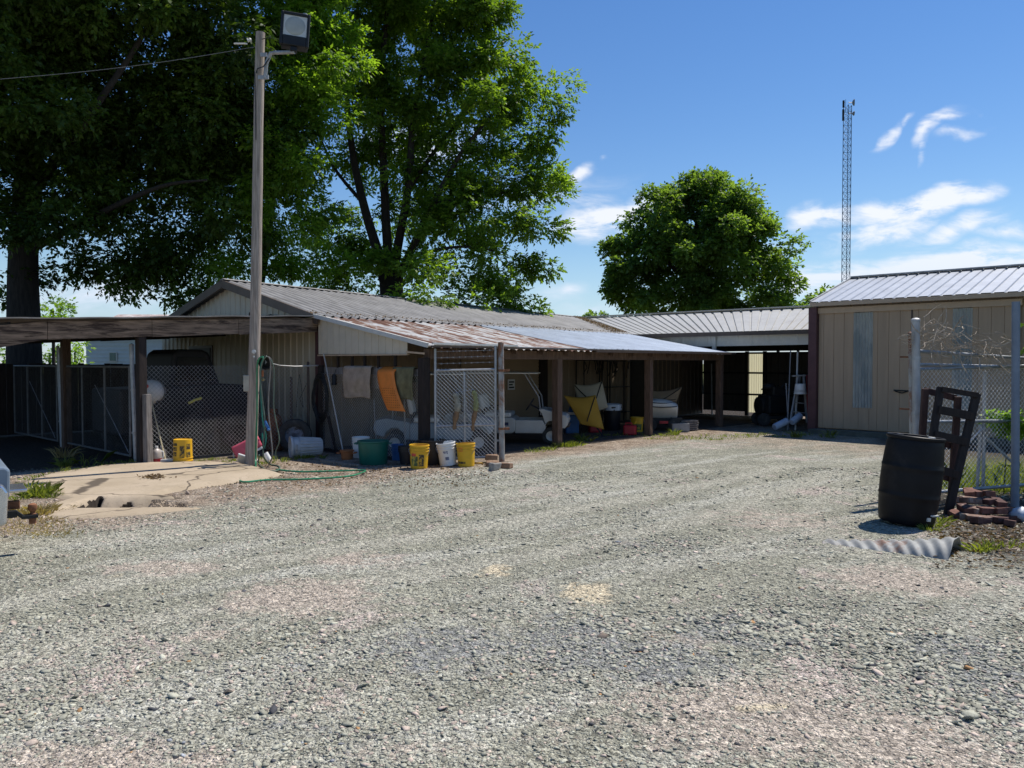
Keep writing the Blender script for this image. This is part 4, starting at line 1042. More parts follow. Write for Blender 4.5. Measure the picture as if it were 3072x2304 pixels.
# grey ribbed bin lying on its side
t = thing('trash_can', 'grey ribbed plastic trash can lying on its side with its mouth to the left', 'trash can', G(966, 1366) + Vector((0, 0, .165)), rot=(R(90), R(-3), R(-66)))
m = MB(); pr = []
m.lathe([(0, 0), (.13, .0), (.136, .02)] , seg=48)
m.lathe([(.136, .02), (.150, .12), (.168, .40)], seg=126, wob=lambda a, z: 1 + .09 * (1 if (a * 18 / 6.283 + .01) % 1 < .55 else 0))
m.lathe([(.172, .40), (.178, .43), (.178, .50), (.196, .515), (.2, .53), (.196, .555), (.18, .555), (.176, .52), (.165, .42), (.13, .03), (0, .02)], seg=48)
m.build('body', M('light_grey_plastic', (.44, .44, .44), .5, 0, .12, 6, dirt=(.26, .25, .24), dlo=.55, dhi=.8), t)
m = MB(); m.lathe([(0, .30), (.150, .30)], seg=32); m.build('inner_shade_disc', BLACKP, t)  # black disc set inside the can to paint the shade of its mouth
m = MB(); m.tube([(.178, -.05, .46), (.215, -.045, .46), (.215, .045, .46), (.178, .05, .46)], .01, 8); m.build('handle', GREYP, t)
# tyre
t = thing('tyre', 'worn black tyre with a bluish hub standing behind the grey trash can', 'tyre', G(880, 1356) + Vector((0, .12, .30)), rot=(R(90), 0, R(8)))
m = MB(); m.lathe([(.17, -.09), (.20, -.105), (.27, -.105), (.295, -.09), (.302, -.05), (.304, 0), (.302, .05), (.295, .09), (.27, .105), (.20, .105), (.17, .09)], seg=48, wob=lambda a, z: 1 + (.012 if int(a * 40 / 6.283) % 2 and abs(z) < .095 else 0)); m.build('tread', RUBBER, t, smooth=True)
m = MB(); m.lathe([(.17, -.08), (.165, -.03), (.14, -.02), (.12, .01), (.05, .02), (.045, .05), (0, .05)], seg=32); m.lathe([(.17, .09), (.16, .06), (.12, .05), (0, .05)], seg=32); m.build('rim', M('blue_white_rim', (.13, .155, .2), .5, 0, .5, 9, dirt=(.04, .04, .04), dlo=.5, dhi=.6, ds=6), t, smooth=True)
# rusty gas cylinder
t = thing('gas_cylinder', 'tall rusty orange-brown gas cylinder standing behind the hoses', 'cylinder', G(818, 1352) + Vector((0, .1, 0)))
m = MB(); m.lathe([(0, 0), (.14, 0), (.15, .03), (.15, .56), (.13, .64), (.08, .69), (.035, .70), (.035, .72), (0, .72)], seg=28); m.build('shell', RUST, t, smooth=True)
m = MB(); m.lathe([(.075, .66), (.08, .78), (.07, .78), (.065, .68)], seg=20, a0=.6, a1=5.6); m.tube([(0, 0, .72), (0, 0, .77)], .02, 8); m.build('valve_collar', RUST, t)
# dark stake behind
t = thing('steel_stake', 'dark upright steel stake in front of the shed gable', 'stake', G(858, 1352) + Vector((0, .35, 0)))
m = MB(); m.bar((0, 0, 0), (.01, 0, 1.38), .045, .03); m.build('shaft', BROWN, t)
# cooler
t = thing('cooler', 'faded red cooler tipped forward with its white underside out, left of the utility pole', 'cooler', G(735, 1372) + Vector((-.02, .18, .17)), rot=(R(-6), R(-26), R(18)))
m = MB(); m.obox((0, 0, 0), .24, .16, .11); m.build('body', PINK, t, bevel=.03)
m = MB(); m.obox((.0, 0, -.135), .225, .15, .022); m.build('base', WHITEP, t, bevel=.01)
m = MB(); m.tube([(-.24, -.10, .0), (-.27, -.10, -.03), (-.275, -.1, -.08), (-.25, -.1, -.10)], .010, 6); m.build('handle', WHITEP, t)
t = thing('white_panel', 'white plastic panel lying against the utility pole', 'panel', G(735, 1396) + Vector((0, .12, .06)), rot=(R(-35), R(20), R(10)))
m = MB(); m.obox((0, 0, 0), .16, .14, .015); m.build('panel', WHITEP, t, bevel=.008)
# jug with red liquid
t = thing('plastic_jug', 'cloudy plastic jug with red liquid at the foot of the pale post', 'jug', G(470, 1390), rz=.3)
m = MB(); m.lathe([(0, 0), (.072, 0), (.08, .012), (.08, .17), (.065, .215), (.025, .245), (.022, .262), (0, .262)], seg=24, wob=lambda a, z: 1 + .12 * (abs(math.cos(2 * a)) < .3) * 0 + .06 * math.cos(4 * a)); m.build('body', M('cloudy_jug', (.42, .37, .33), .35, 0, .15, 8), t, smooth=True)
m = MB(); m.lathe([(.0835, .008), (.0838, .085)], seg=24, wob=lambda a, z: 1 + .06 * math.cos(4 * a)); m.build('red_liquid', M('red_liquid', (.26, .02, .03), .3, 0, .1), t, smooth=True)
m = MB(); m.lathe([(.026, .255), (.026, .285), (0, .285)], seg=16); m.build('cap', WHITEP, t)
m = MB(); m.tube([(.06, 0, .2), (.10, 0, .19), (.105, 0, .12), (.08, 0, .08)], .012, 8); m.build('handle', WHITEP, t)
t = thing('plastic_jug', 'smaller white plastic jug behind the push broom', 'jug', G(486, 1384), rz=.8)
m = MB(); m.lathe([(0, 0), (.065, 0), (.07, .01), (.07, .15), (.05, .2), (.02, .22), (.02, .24), (0, .24)], seg=20, wob=lambda a, z: 1 + .06 * math.cos(4 * a)); m.build('body', M('cloudy_jug', (.5, .45, .4)), t, smooth=True)
m = MB(); m.lathe([(.024, .235), (.024, .26), (0, .26)], seg=14); m.build('cap', WHITEP, t)
# push broom
hb = G(497, 1389); ht = AT(452, 1195, hb.y + .35)
t = thing_w('push_broom', 'push broom with a long pale handle leaning on the chain-link fence', 'broom', hb)
m = MB(); m.tube([hb + Vector((0, 0, .04)), ht], .0125, 8); m.build('handle', M('pale_handle', (.5, .43, .27), .6, 0, .2, 8), t, smooth=True)
m = MB(); m.bar(hb + Vector((-.13, -.06, .045)), hb + Vector((.17, .0, .05)), .05, .045); m.build('head', OFFWHITE, t, bevel=.008)
m = MB(); m.bar(hb + Vector((-.13, -.06, .012)), hb + Vector((.17, .0, .015)), .04, .026); m.build('bristles', REDP, t)

# hose drum on the pole with hoses
dc = AT(797, 1088, pb.y - .14)
t = thing_w('hose_hanger', 'dark open steel drum fixed on the utility pole as a hose hanger', 'hose hanger', dc)
m = MB(); ax = Vector((.18, -1, -.12)).normalized()
m.lathe([(.085, 0), (.106, .0), (.11, .008), (.11, .018), (.098, .03), (.094, -.11), (.086, -.11), (.086, 0)], dc, ax, 32)
m.lathe([(0, -.10), (.088, -.10), (.088, -.105), (0, -.105)], dc, ax, 24); m.build('drum', BLACKM, t, smooth=True)
m = MB(); m.tube([dc + ax * -.09, dc + ax * -.05], .012, 8); m.bar(dc + ax * -.06 + Vector((-.01, 0, .03)), dc + ax * -.06 + Vector((-.01, 0, -.03)), .012, .012); m.build('bolt', GALV, t)
def hose(lab, px, mt, r=.0125, nm='garden_hose', grp=None, cat='hose'):
    pts = []
    for q in px:
        if len(q) == 2: pts.append(G(q[0], q[1], r))
        else: pts.append(AT(q[0], q[1], pb.y + q[2]))
    # smooth with Catmull-Rom
    out = []
    for i in range(len(pts) - 1):
        p0, p1, p2, p3 = pts[max(i - 1, 0)], pts[i], pts[i + 1], pts[min(i + 2, len(pts) - 1)]
        for k in range(7):
            u = k / 7
            out.append(.5 * ((2 * p1) + (-p0 + p2) * u + (2 * p0 - 5 * p1 + 4 * p2 - p3) * u * u + (-p0 + 3 * p1 - 3 * p2 + p3) * u ** 3))
    out.append(pts[-1])
    for p in out: p.z = max(p.z, r)
    m = MB(); m.tube(out, r, 8)
    o = m.build(nm, mt, None, smooth=True, org=out[0]); tag(o, lab, cat, grp); return o
HG = 'hoses hanging on the utility pole'
hose('bright green hose running from the pole over the concrete to a loop on gravel', [(790, 1070, -.27), (778, 1075, -.25), (772, 1095, -.2), (771, 1150, -.16), (771, 1240, -.16), (768, 1320, -.14), (767, 1385, -.16), (765, 1415), (745, 1425), (722, 1432), (718, 1440), (735, 1446), (800, 1440), (900, 1438), (1000, 1433), (1060, 1426), (1095, 1414), (1080, 1411), (1000, 1413), (900, 1415), (830, 1409)], GREENHOSE, .014, grp=HG)
hose('dark grey-green hose hanging in a slack loop to the ground right of the pole', [(800, 1068, -.25), (788, 1085, -.22), (781, 1130, -.2), (787, 1200, -.2), (795, 1270, -.22), (790, 1330, -.2), (792, 1372, -.2), (815, 1395), (838, 1400), (832, 1412), (800, 1411), (776, 1393), (778, 1365, -.12)], DKHOSE, .012, grp=HG)
hose('thin pale grey hose hanging from the right of the hose drum', [(806, 1070, -.25), (812, 1095, -.22), (806, 1180, -.2), (806, 1240, -.2), (813, 1310, -.2), (817, 1365, -.2), (806, 1395)], M('pale_grey_hose', (.22, .21, .19), .5, 0, .3, 12), .010, grp=HG)
hose('green hose hanging from the far right of the hose drum and turning brown below', [(812, 1078, -.24), (821, 1105, -.22), (822, 1160, -.2), (821, 1220, -.2), (829, 1270, -.2), (838, 1320, -.2), (828, 1352, -.18), (826, 1375, -.16)], DKHOSE, .010, grp=HG)
hose('teal hose hanging inside the bundle by the blue nozzle', [(790, 1074, -.24), (780, 1110, -.18), (783, 1200, -.17), (789, 1270, -.2), (798, 1310, -.2), (792, 1345, -.2), (786, 1300, -.16)], M('teal_hose', (.02, .16, .12), .4, 0, .3, 12), .011, grp=HG)
nz = AT(799, 1274, pb.y - .24)
t = thing_w('spray_nozzle', 'bright blue hose nozzle hanging among the hoses on the pole', 'nozzle', nz)
m = MB(); m.tube([nz + Vector((-.02, 0, .06)), nz, nz + Vector((.035, 0, -.06))], [.018, .024, .02], 10); m.build('grip', BLUEP, t, smooth=True)
m = MB(); m.tube([nz + Vector((.035, 0, -.06)), nz + Vector((.04, -.02, -.085))], .026, 10); m.build('head', BLUEP, t)
wp = G(803, 1370, .09)
t = thing_w('water_tap', 'white capped standpipe tap at the foot of the utility pole', 'tap', wp)
m = MB(); m.tube([wp + Vector((-.04, 0, .06)), wp + Vector((.03, 0, -.06))], .045, 12); m.build('body', WHITEP, t, smooth=True)
m = MB(); m.tube([Vector((wp.x, wp.y, 0)), wp], .02, 8); m.build('riser', GALVD, t)
hook = AT(788, 1130, pb.y - .16)
t = thing_w('wall_hook', 'short brown handled tool hanging under the hose drum', 'tool', hook)
m = MB(); m.tube([hook + Vector((0, 0, .10)), hook], .018, 8); m.build('handle', TERRA, t); m = MB(); m.lathe([(.016, -.008), (.028, 0), (.016, .008)], hook - Vector((0, 0, .04)), (.1, 1, 0), 12); m.build('ring', M('dull_brass', (.4, .33, .15), .4, .8, .2), t)

# things on the fence under the end panel
def hang(name, lab, cat, b0, b1, z0, zt, mt, off=-.05, wave=.018, curl=0, back=.25):
    t = thing_l(name, lab, cat, off, (b0 + b1) / 2)
    def fn(u, v):
        b = b0 + (b1 - b0) * u + curl * (v ** 2)
        if v < .12: a = .10 + (off - .10) * (v / .12); z = zt + .012 - .012 * abs(v - .06) / .06
        else: a = off - .01 + wave * math.sin(u * 9 + v * 2) * (v - .1) + .01 * math.sin(v * 9); z = zt - (zt - z0) * (v - .12) / .88 - .015 * math.sin(u * 7)
        return (a, b, z)
    m = MB(); m.grid(fn, 18, 20, .010); m.build('cloth', mt, t, smooth='all')
    m = MB(); m.grid(lambda u, v: (.11 + .01 * math.sin(u * 8), b0 + (b1 - b0) * u, zt + .005 - back * v), 10, 6, .008); m.build('rear_fold', mt, t, smooth='all')
    return t
hang('towel', 'stained tan towel hung over the plank rail', 'towel', 2.14, 1.31, 1.02, 1.575, TOWEL, back=.4)
hang('hanging_cloth', 'olive grey cloth hung over the plank rail right of the orange webbing', 'cloth', .70, .15, 1.03, 1.56, M('olive_cloth', (.16, .145, .075), .95, 0, .35, 6, bmp=.4, bs=80))
t = thing_l('orange_webbing', 'curved orange plastic sling seat hanging over the plank rail', 'plastic sling', -.06, .9)
def orf(u, v):
    b = 1.06 - .44 * u - (.36 * v * v if v > .2 else .0144); z = 1.58 - .74 * v ** 1.1
    a = .06 - .16 * min(v / .12, 1) - .05 * v + .025 * math.cos(u * math.pi * 2) * 0 + .03 * (u - .5) ** 2
    return (a, b, z)
m = MB(); m.grid(orf, 8, 26, .012); pnl = m.build('panel', ORANGE, t, smooth='all')
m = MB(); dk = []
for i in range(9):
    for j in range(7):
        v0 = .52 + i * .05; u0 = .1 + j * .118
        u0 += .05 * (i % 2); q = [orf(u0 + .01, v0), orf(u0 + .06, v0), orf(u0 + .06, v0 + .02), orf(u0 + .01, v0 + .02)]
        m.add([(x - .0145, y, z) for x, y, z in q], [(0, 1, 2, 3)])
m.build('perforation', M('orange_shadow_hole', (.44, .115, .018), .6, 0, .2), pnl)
m = MB()
for uu in (0, 1): m.tube([orf(uu, v / 20) for v in range(21)], .012, 6)
m.build('edge_bead', ORANGE, t, smooth=True)
# black cable coil on the corner post
t = thing_l('cable_coil', 'big coil of black cable hanging on the shed corner post', 'cable', -.1, 2.8)
for k in range(9):
    m = MB(); rx, rz_ = .235 + rnd.uniform(-.035, .03), .40 + rnd.uniform(-.06, .05); cx, cz_ = 2.86 + rnd.uniform(-.03, .03), .98 + rnd.uniform(-.04, .04)
    m.tube([(-.07 - .02 * k / 9 + .012 * math.sin(3 * a + k), cx + rx * math.sin(a), cz_ + rz_ * math.cos(a)) for a in np.linspace(0, 2 * math.pi, 30)], .010, 6, cap=False); m.build('loop', BLKHOSE, t, smooth=True)
t = thing_l('wire_loop', 'thin bent black wire hooked on the mesh in front of the shed gable', 'wire', -.2, 3.5)
m = MB(); m.tube([(-.12, 3.62, .78), (-.12, 3.56, 1.2), (-.12, 3.50, 1.42), (-.12, 3.44, 1.2), (-.12, 3.38, .78), (-.12, 3.5, .95), (-.12, 3.25, 1.25)], .006, 5); m.build('wire', BLKHOSE, t)
# leaning poles
def stick(lab, p0, p1, r, mt, name='leaning_pole', grp=None):
    t = thing_w(name, lab, 'pole', p0, grp); m = MB(); m.tube([p0, p1], r, 8); m.build('shaft', mt, t, smooth=True); return t
p0 = G(1032, 1368); stick('thin white pole leaning from the terracotta pot up to the cream end panel', p0, AT(971, 1062, 14.7), .013, M('pale_pole', (.42, .40, .37), .6, 0, .2, 8))
stick('dark steel bar leaning beside the black cable coil, left of the thin white pole', G(1000, 1350), AT(966, 1120, 15.0), .022, BROWN)
stick('dark timber offcut leaning low against the corner post', G(1010, 1360), AT(985, 1250, 14.5), .028, DARKWOOD)
stick('upright grey broomstick standing behind the dark green tub', G(1120, 1372) + Vector((.02, .25, 0)), AT(1122, 1200, 13.7), .010, GREYP)
stick('grey pipe standing right of the orange sling', G(1212, 1370) + Vector((0, .2, 0)), AT(1211, 1130, 13.2), .012, GALVD)
t = thing_l('wall_lamp', 'small dark lantern hanging from the plank rail left of the towel', 'lantern', -.1, 2.42)
m = MB(); m.lathe([(0, 1.44), (.03, 1.43), (.045, 1.40), (.04, 1.28), (.05, 1.265), (.05, 1.24), (0, 1.23)], (-.06, 2.42, 0), seg=14); m.build('body', BLACKM, t, smooth=True)
m = MB(); m.tube([(-.06, 2.42, 1.43), (-.02, 2.42, 1.53)], .006, 5); m.build('hook', BLACKM, t)
# wet cut-off hides of cloth on the gate
def rag(lab, px, py0, py1, Y, mt, mt2, wpx):
    p = AT(px, py0, Y); t = thing_w('rag', lab, 'rag', p, 'rags hung on the tall chain-link gate')
    n = 16; pts = []; rs = []
    for k in range(n + 1):
        u = k / n; q = AT(px + 6 * math.sin(u * 5) + 4 * u, py0 + (py1 - py0) * u, Y); pts.append(q); rs.append(wpx / F * Y * (.55 + .5 * math.sin(u * math.pi * .9 + .4) + .15 * math.sin(u * 21)))
    h = int(n * .55)
    m = MB(); m.tube(pts[:h + 1], rs[:h + 1], 9); m.build('upper', mt, t, smooth=True)
    m = MB(); m.tube(pts[h:], rs[h:], 9); m.build('lower', mt2, t, smooth=True)
rag('pale grey rag with a brown end, hung left of the gate centre pipe', 1366, 1180, 1288, 12.85, M('grey_rag', (.30, .28, .22), .95, 0, .4, 14, bmp=.6, bs=60), M('brown_rag', (.20, .125, .07), .95, 0, .4, 14, bmp=.6, bs=60), 9)
rag('greenish rag with a brown end, hung right of the gate centre pipe', 1421, 1172, 1292, 12.95, M('moss_rag', (.24, .25, .12), .95, 0, .4, 14, bmp=.6, bs=60), M('brown_rag', (.2, .125, .07)), 7.5)
t = thing_w('wire_hanger', 'thin wire rod tying the two rags to the gate', 'wire', AT(1390, 1175, 12.9)); m = MB(); m.tube([AT(1366, 1178, 12.85), AT(1421, 1168, 12.95)], .006, 5); m.build('rod', GALV, t)
# paving blocks by the gate post
BG = 'loose paving blocks at the gate post'
for i, (px, py, sx, sy, sz, rz_, dz, lab) in enumerate(((1478, 1399, .10, .07, .04, .1, 0, 'brown paving block lying left under the topmost block at the gate post'), (1515, 1404, .11, .07, .04, -.5, 0, 'brown paving block lying right of the pale stone at the gate post'), (1474, 1392, .10, .06, .035, .05, .08, 'topmost paving block of the little heap at the gate post'))):
    t = thing('paving_block', lab, 'block', G(px, py) + Vector((0, 0, dz)), rz=rz_, group=BG); m = MB(); m.obox((0, 0, sz), sx, sy, sz, jit=.012); m.build('block', M('brown_block', (.22, .135, .085), .9, 0, .35, 10, bmp=.6, bs=30), t, bevel=.012)
t = thing('field_stone', 'pale rough stone in front of the paving blocks', 'stone', G(1486, 1409)); m = MB(); m.obox((0, 0, .05), .075, .07, .055, (0, 0, .6), jit=.025); m.build('stone', STONEM, t, bevel=.02)
t = thing('wood_scrap', 'short yellow wood scrap between the yellow bucket and the paving blocks', 'scrap', G(1440, 1392)); m = MB(); m.obox((0, 0, .012), .10, .03, .012, (0, 0, -.1)); m.build('scrap', M('yellow_wood', (.5, .33, .1), .8, 0, .2), t)
t = thing('timber_edging', 'grey timber edging board half buried in front of the dark green tub', 'board', G(1020, 1388)); m = MB(); m.bar(G(965, 1383, .02), G(1075, 1398, .02), .05, .05); 
t.location = (0, 0, 0); m.build('board', GREYWOOD, t)
# white tank behind the carport fence
tk = AT(452, 1176, 13.5)
t = thing_w('spray_tank', 'white round-ended tank on a dark frame behind the carport fence', 'tank', Vector((tk.x, tk.y, 0)))
m = MB(); m.lathe([(0, -.10), (.10, -.09), (.17, -.05), (.205, .0), (.21, .08)], tk, (-.35, 1, 0), 30); m.lathe([(.21, .08), (.21, .38), (.17, .46), (0, .5)], tk, (-.35, 1, 0), 30); m.build('shell', OFFWHITE, t, smooth=True)
m = MB(); m.lathe([(.214, .10), (.218, .12), (.218, .15), (.214, .17)], tk, (-.35, 1, 0), 30); m.build('strap', BLACKM, t)
m = MB()
for dx in (-.22, .18):
    for dy in (.05, .36): m.bar((tk.x + dx - .35 * dy, tk.y + dy, 0), (tk.x + dx * .6 - .35 * dy, tk.y + dy, tk.z - .12), .04, .04)
    m.bar((tk.x + dx * .6, tk.y, tk.z - .16), (tk.x + dx * .6 - .14, tk.y + .4, tk.z - .16), .04, .04)
m.build('frame', BLACKM, t)
m = MB(); m.lathe([(0, 0), (.05, 0), (.05, .012), (0, .014)], tk + Vector((-.04, -.10, .10)), (.3, -1, .3), 12); m.build('red_sticker', LABELRED, t)
# garden tiller with yellow grip
tl = AT(590, 1300, 14.05); tl.z = 0
t = thing_w('garden_tiller', 'dark garden tiller with a yellow handle behind the chain-link fence', 'tiller', tl)
m = MB(); m.obox(tl + Vector((0, .2, .5)), .25, .2, .18, (0, .1, .2)); m.lathe([(0, .62), (.13, .62), (.14, .72), (.06, .78), (0, .78)], (tl.x, tl.y + .2, 0), seg=18); m.build('engine', BLACKM, t, bevel=.03)
m = MB(); h0 = AT(565, 1210, 13.9); h1 = AT(605, 1194, 14.0)
m.tube([tl + Vector((.1, .15, .6)), tl + Vector((0, 0, .85)), h0], .018, 8); m.tube([tl + Vector((.2, .3, .6)), h1], .018, 8); m.build('handlebar', BLACKM, t)
m = MB(); m.tube([h0, h0.lerp(h1, .5) + Vector((0, 0, .012)), h1], .022, 8); m.build('grip', M('yellow_grip', (.55, .52, .10), .5, 0, .1), t, smooth=True)
for s in (-1, 1):
    m = MB(); m.lathe([(.0, -.05), (.16, -.05), (.2, -.04), (.2, .04), (.16, .05), (0, .05)], (tl.x + s * .25, tl.y + .15, .2), (1, 0, 0), 22); m.build('wheel', RUBBER, t, smooth=True)
m = MB(); m.obox(tl + Vector((0, -.1, .2)), .2, .15, .12, (.3, 0, 0)); m.build('tine_hood', BLACKM, t, bevel=.03)

# dark utility buggy parked under the carport
t = thing_l('utility_buggy', 'black utility buggy with a low cab parked in the shade under the carport', 'buggy', -1.8, 5.1)
BUG = M('black_bodywork', (.010, .010, .011), .6, 0, .3, 5)
def bside(mb, prof, b0, b1): mb.prism([(a, b0, z) for a, z in prof], (0, b1 - b0, 0))
m = MB(); bside(m, [(-3.1, .36), (-.55, .36), (-.42, .55), (-.42, 1.08), (-.55, 1.2), (-1.2, 1.25), (-2.2, 1.2), (-3.1, 1.18)], 4.45, 5.85); m.build('body', BUG, t, bevel=.05)
m = MB(); bside(m, [(-2.2, 1.2), (-1.2, 1.24), (-1.42, 1.84), (-1.55, 1.9), (-2.0, 1.9), (-2.12, 1.82)], 4.55, 5.75); m.build('cab', BUG, t, bevel=.05)
m = MB(); bside(m, [(-2.1, 1.3), (-1.35, 1.32), (-1.5, 1.76), (-2.04, 1.76)], 4.535, 4.549); m.build('window', M('dark_glass', (.008, .009, .01), .15, 0, .1), t)
for a in (-2.6, -.9):
    for b in (4.5, 5.8):
        m = MB(); m.lathe([(.14, -.09), (.26, -.11), (.32, -.08), (.32, .08), (.26, .11), (.14, .09)], (a, b, .32), (0, 1, 0), 26); wq_ = m.build('wheel', RUBBER, t, smooth=True)
        m = MB(); m.lathe([(0, -.05), (.06, -.06), (.1, -.03), (.14, -.08), (.14, .08), (0, .08)], (a, b, .32), (0, 1, 0), 18); m.build('rim', BLACKM, wq_, smooth=True)
m = MB(); m.box(-.425, -.41, 4.6, 4.8, .85, .98); m.box(-.425, -.41, 5.5, 5.7, .85, .98); m.build('headlight_strip', GLASSY, t)

# ------------------------------------------------------------------ golf carts
def golf_cart(lab, loc, rz, mt, sc, print_=True, sx=None):
    t = thing('golf_cart', lab, 'golf cart', loc, rz=rz, group='golf carts parked under the lean-to'); t.scale = (sx or sc, sc, sc)
    def side(mb, prof, y0, y1): mb.prism([(x, y0, z) for x, z in prof], (0, y1 - y0, 0))
    m = MB(); side(m, [(-.35, .28), (.35, .28), (.42, .34), (.42, .62), (.36, .68), (-.35, .68)], -.56, .56)   # seat box
    side(m, [(-1.12, .42), (-1.18, .55), (-1.15, .74), (-.9, .80), (-.35, .70), (-.35, .30), (-.45, .30), (-.5, .46), (-.62, .56), (-.78, .56), (-.90, .46), (-.93, .36)], -.56, .56)
    m.build('rear_body', mt, t, bevel=.03)
    m = MB(); side(m, [(.40, .26), (1.0, .26), (1.0, .34), (.40, .34)], -.54, .54); m.build('floor', BLACKP, t, bevel=.01)
    for y_ in (-.555, .50): m = MB(); side(m, [(.41, .29), (1.04, .29), (1.10, .45), (1.02, .62), (.41, .62)], y_, y_ + .055); m.build('side_panel', mt, t, bevel=.02)
    m = MB(); side(m, [(.98, .28), (1.08, .52), (1.0, .80), (.93, .88), (1.02, .90), (1.20, .84), (1.52, .74), (1.58, .66), (1.56, .50), (1.50, .42), (1.44, .42), (1.40, .54), (1.29, .61), (1.15, .60), (1.06, .50), (1.03, .36)], -.56, .56)
    cw = m.build('front_cowl', mt, t, bevel=.045)
    m = MB(); side(m, [(1.10, .905), (1.34, .836), (1.34, .842), (1.10, .915)], -.2, .2); m.build('vent', GREYP, cw)
    m = MB(); m.obox((1.585, -.3, .60), .012, .07, .025); m.obox((1.585, .3, .60), .012, .07, .025); m.build('headlight', GLASSY, cw)
    m = MB(); side(m, [(1.45, .42), (1.60, .44), (1.60, .50), (1.45, .48)], -.45, .45); m.build('bumper', BLACKP, t, bevel=.01)
    m = MB(); m.obox((.02, 0, .745), .30, .52, .06); m.build('seat', OFFWHITE, t, bevel=.04)
    m = MB(); m.obox((-.34, 0, 1.06), .055, .50, .19, (0, R(-12), 0)); m.build('seat_back', OFFWHITE, t, bevel=.045)
    m = MB()
    for s in (-1, 1):
        m.tube([(-.30, s * .44, .70), (-.36, s * .44, .98)], .016, 8); m.tube([(-.28, s * .52, .72), (-.26, s * .54, .92), (-.06, s * .54, .93), (.02, s * .53, .74)], .018, 8)
    m.build('arm_rest', BLACKM, t, smooth=True)
    for x0, x1 in ((-.75, -.62), (.98, .62)):
        for s in (-1, 1):
            m = MB(); m.tube([(x0, s * .5, .75), (x0 * .95, s * .5, 1.2), (x1, s * .5, 1.78)], .016, 8); m.build('roof_post', GREYP, t, smooth=True)
    m = MB(); m.grid(lambda u, v: (-.95 + 1.85 * u, -.58 + 1.16 * v, 1.78 + .05 * math.sin(math.pi * u) * math.sin(math.pi * v)), 12, 8, -.03); m.build('roof', OFFWHITE, t, smooth='all')
    m = MB(); m.tube([(1.0, -.22, .84), (.72, -.22, 1.0)], .02, 8); axs = Vector((-.28, 0, .16)).normalized(); c = Vector((.72, -.22, 1.0))
    e1 = axs.orthogonal().normalized(); e2 = axs.cross(e1)
    m.tube([c + (e1 * math.cos(a) + e2 * math.sin(a)) * .17 for a in np.linspace(0, 2 * math.pi, 25)], .013, 6, cap=False)
    for a in (0, 2.1, 4.2): m.tube([c, c + (e1 * math.cos(a) + e2 * math.sin(a)) * .17], .01, 5)
    m.build('steering_wheel', BLACKP, t, smooth=True)
    for x in (-.70, 1.22):
        for s in (-1, 1):
            m = MB(); m.lathe([(.13, -.085), (.18, -.095), (.215, -.085), (.225, -.05), (.225, .05), (.215, .085), (.18, .095), (.13, .085)], (x, s * .47, .225), (0, 1, 0), 30); wh = m.build('wheel', RUBBER, t, smooth=True)
            m = MB(); m.lathe([(0, -.05), (.04, -.052), (.05, -.03), (.09, -.035), (.115, -.055), (.13, -.06), (.13, .06), (.115, .055), (.05, .03), (0, .05)], (x, s * .47, .225), (0, 1, 0), 24); m.build('rim', OFFWHITE, wh, smooth=True)
    if print_:
        m = MB(); m.box(.05, .13, -.5625, -.561, .47, .57); m.box(.17, .27, -.5625, -.561, .48, .56); m.build('decal', M('navy_print', (.04, .045, .10), .5, 0, .4, 20), t)
    return t
wp_ = G(1656, 1334); hh_ = R(-6); sc_ = .80
base = Vector((wp_.x, wp_.y, 0)) - Matrix.Rotation(hh_, 3, 'Z') @ Vector((1.22 * .92, -.47 * sc_, 0))
golf_cart('white golf cart parked behind the first lean-to post, nose to the right', base, hh_, M('cart_white', (.5, .49, .45), .45, 0, .08, 5, dirt=(.36, .33, .28), dlo=.58, dhi=.85), sc_, True, .92)
golf_cart('pale blue-white golf cart parked behind the chain-link gate and the rags', Vector((-1.62, 14.75, 0)), R(4), M('pale_blue_white', (.26, .30, .325), .45, 0, .08, 5), .80, False)

# ------------------------------------------------------------------ clutter deeper under the lean-to
def canvas(lab, quad, mt, mid, nm='canvas_canopy', bul=.10):
    P = [AT(*q) for q in quad]; c = sum(P, Vector()) / 4; base = Vector((c.x, c.y, 0))
    t = thing_w(nm, lab, 'canopy', base, 'canvas canopies leaning under the lean-to')
    def fn(u, v):
        p = P[0].lerp(P[1], u).lerp(P[3].lerp(P[2], u), v); e = math.sin(math.pi * u) * math.sin(math.pi * v)
        return p + Vector((0, -bul * e, -.05 * math.sin(math.pi * u) * (1 - v)))
    m = MB(); m.grid(fn, 14, 14, .006); m.build('cloth', mt, t, smooth='all')
    for uv in mid:
        m = MB(); m.tube([Vector(fn(uv[0] + (uv[2] - uv[0]) * k / 10, uv[1] + (uv[3] - uv[1]) * k / 10)) + Vector((0, -.012, 0)) for k in range(11)], .012, 6); m.build('rib', BLACKM, t, smooth=True)
    m = MB(); lo = min(P, key=lambda q: q.z); m.tube([c + Vector((0, .05, 0)), Vector((lo.x, lo.y + .15, 0))], .016, 6); m.build('stand', BLACKM, t)
    return t
canvas('cream canvas panel with dark ribs standing behind the yellow canvas', [(1722, 1153, 18.1), (1806, 1144, 18.1), (1824, 1222, 17.9), (1742, 1252, 17.9)], CANVAS, ((.98, .02, .4, .95), (.02, .03, .5, .6)))
canvas('yellow canvas panel with a dark diagonal rib in front of the cream canvas', [(1692, 1186, 17.4), (1786, 1185, 17.5), (1812, 1288, 17.2), (1742, 1272, 17.2)], YCANVAS, ((.97, .05, .35, .85),))
canvas('tan canvas flap above the white hooded cart right of the second lean-to post', [(1948, 1172, 19.6), (2046, 1161, 19.8), (2026, 1216, 19.6), (1952, 1226, 19.5)], TCANVAS, ((.3, .6, .95, .05),))
cb_ = G(1838, 1293)
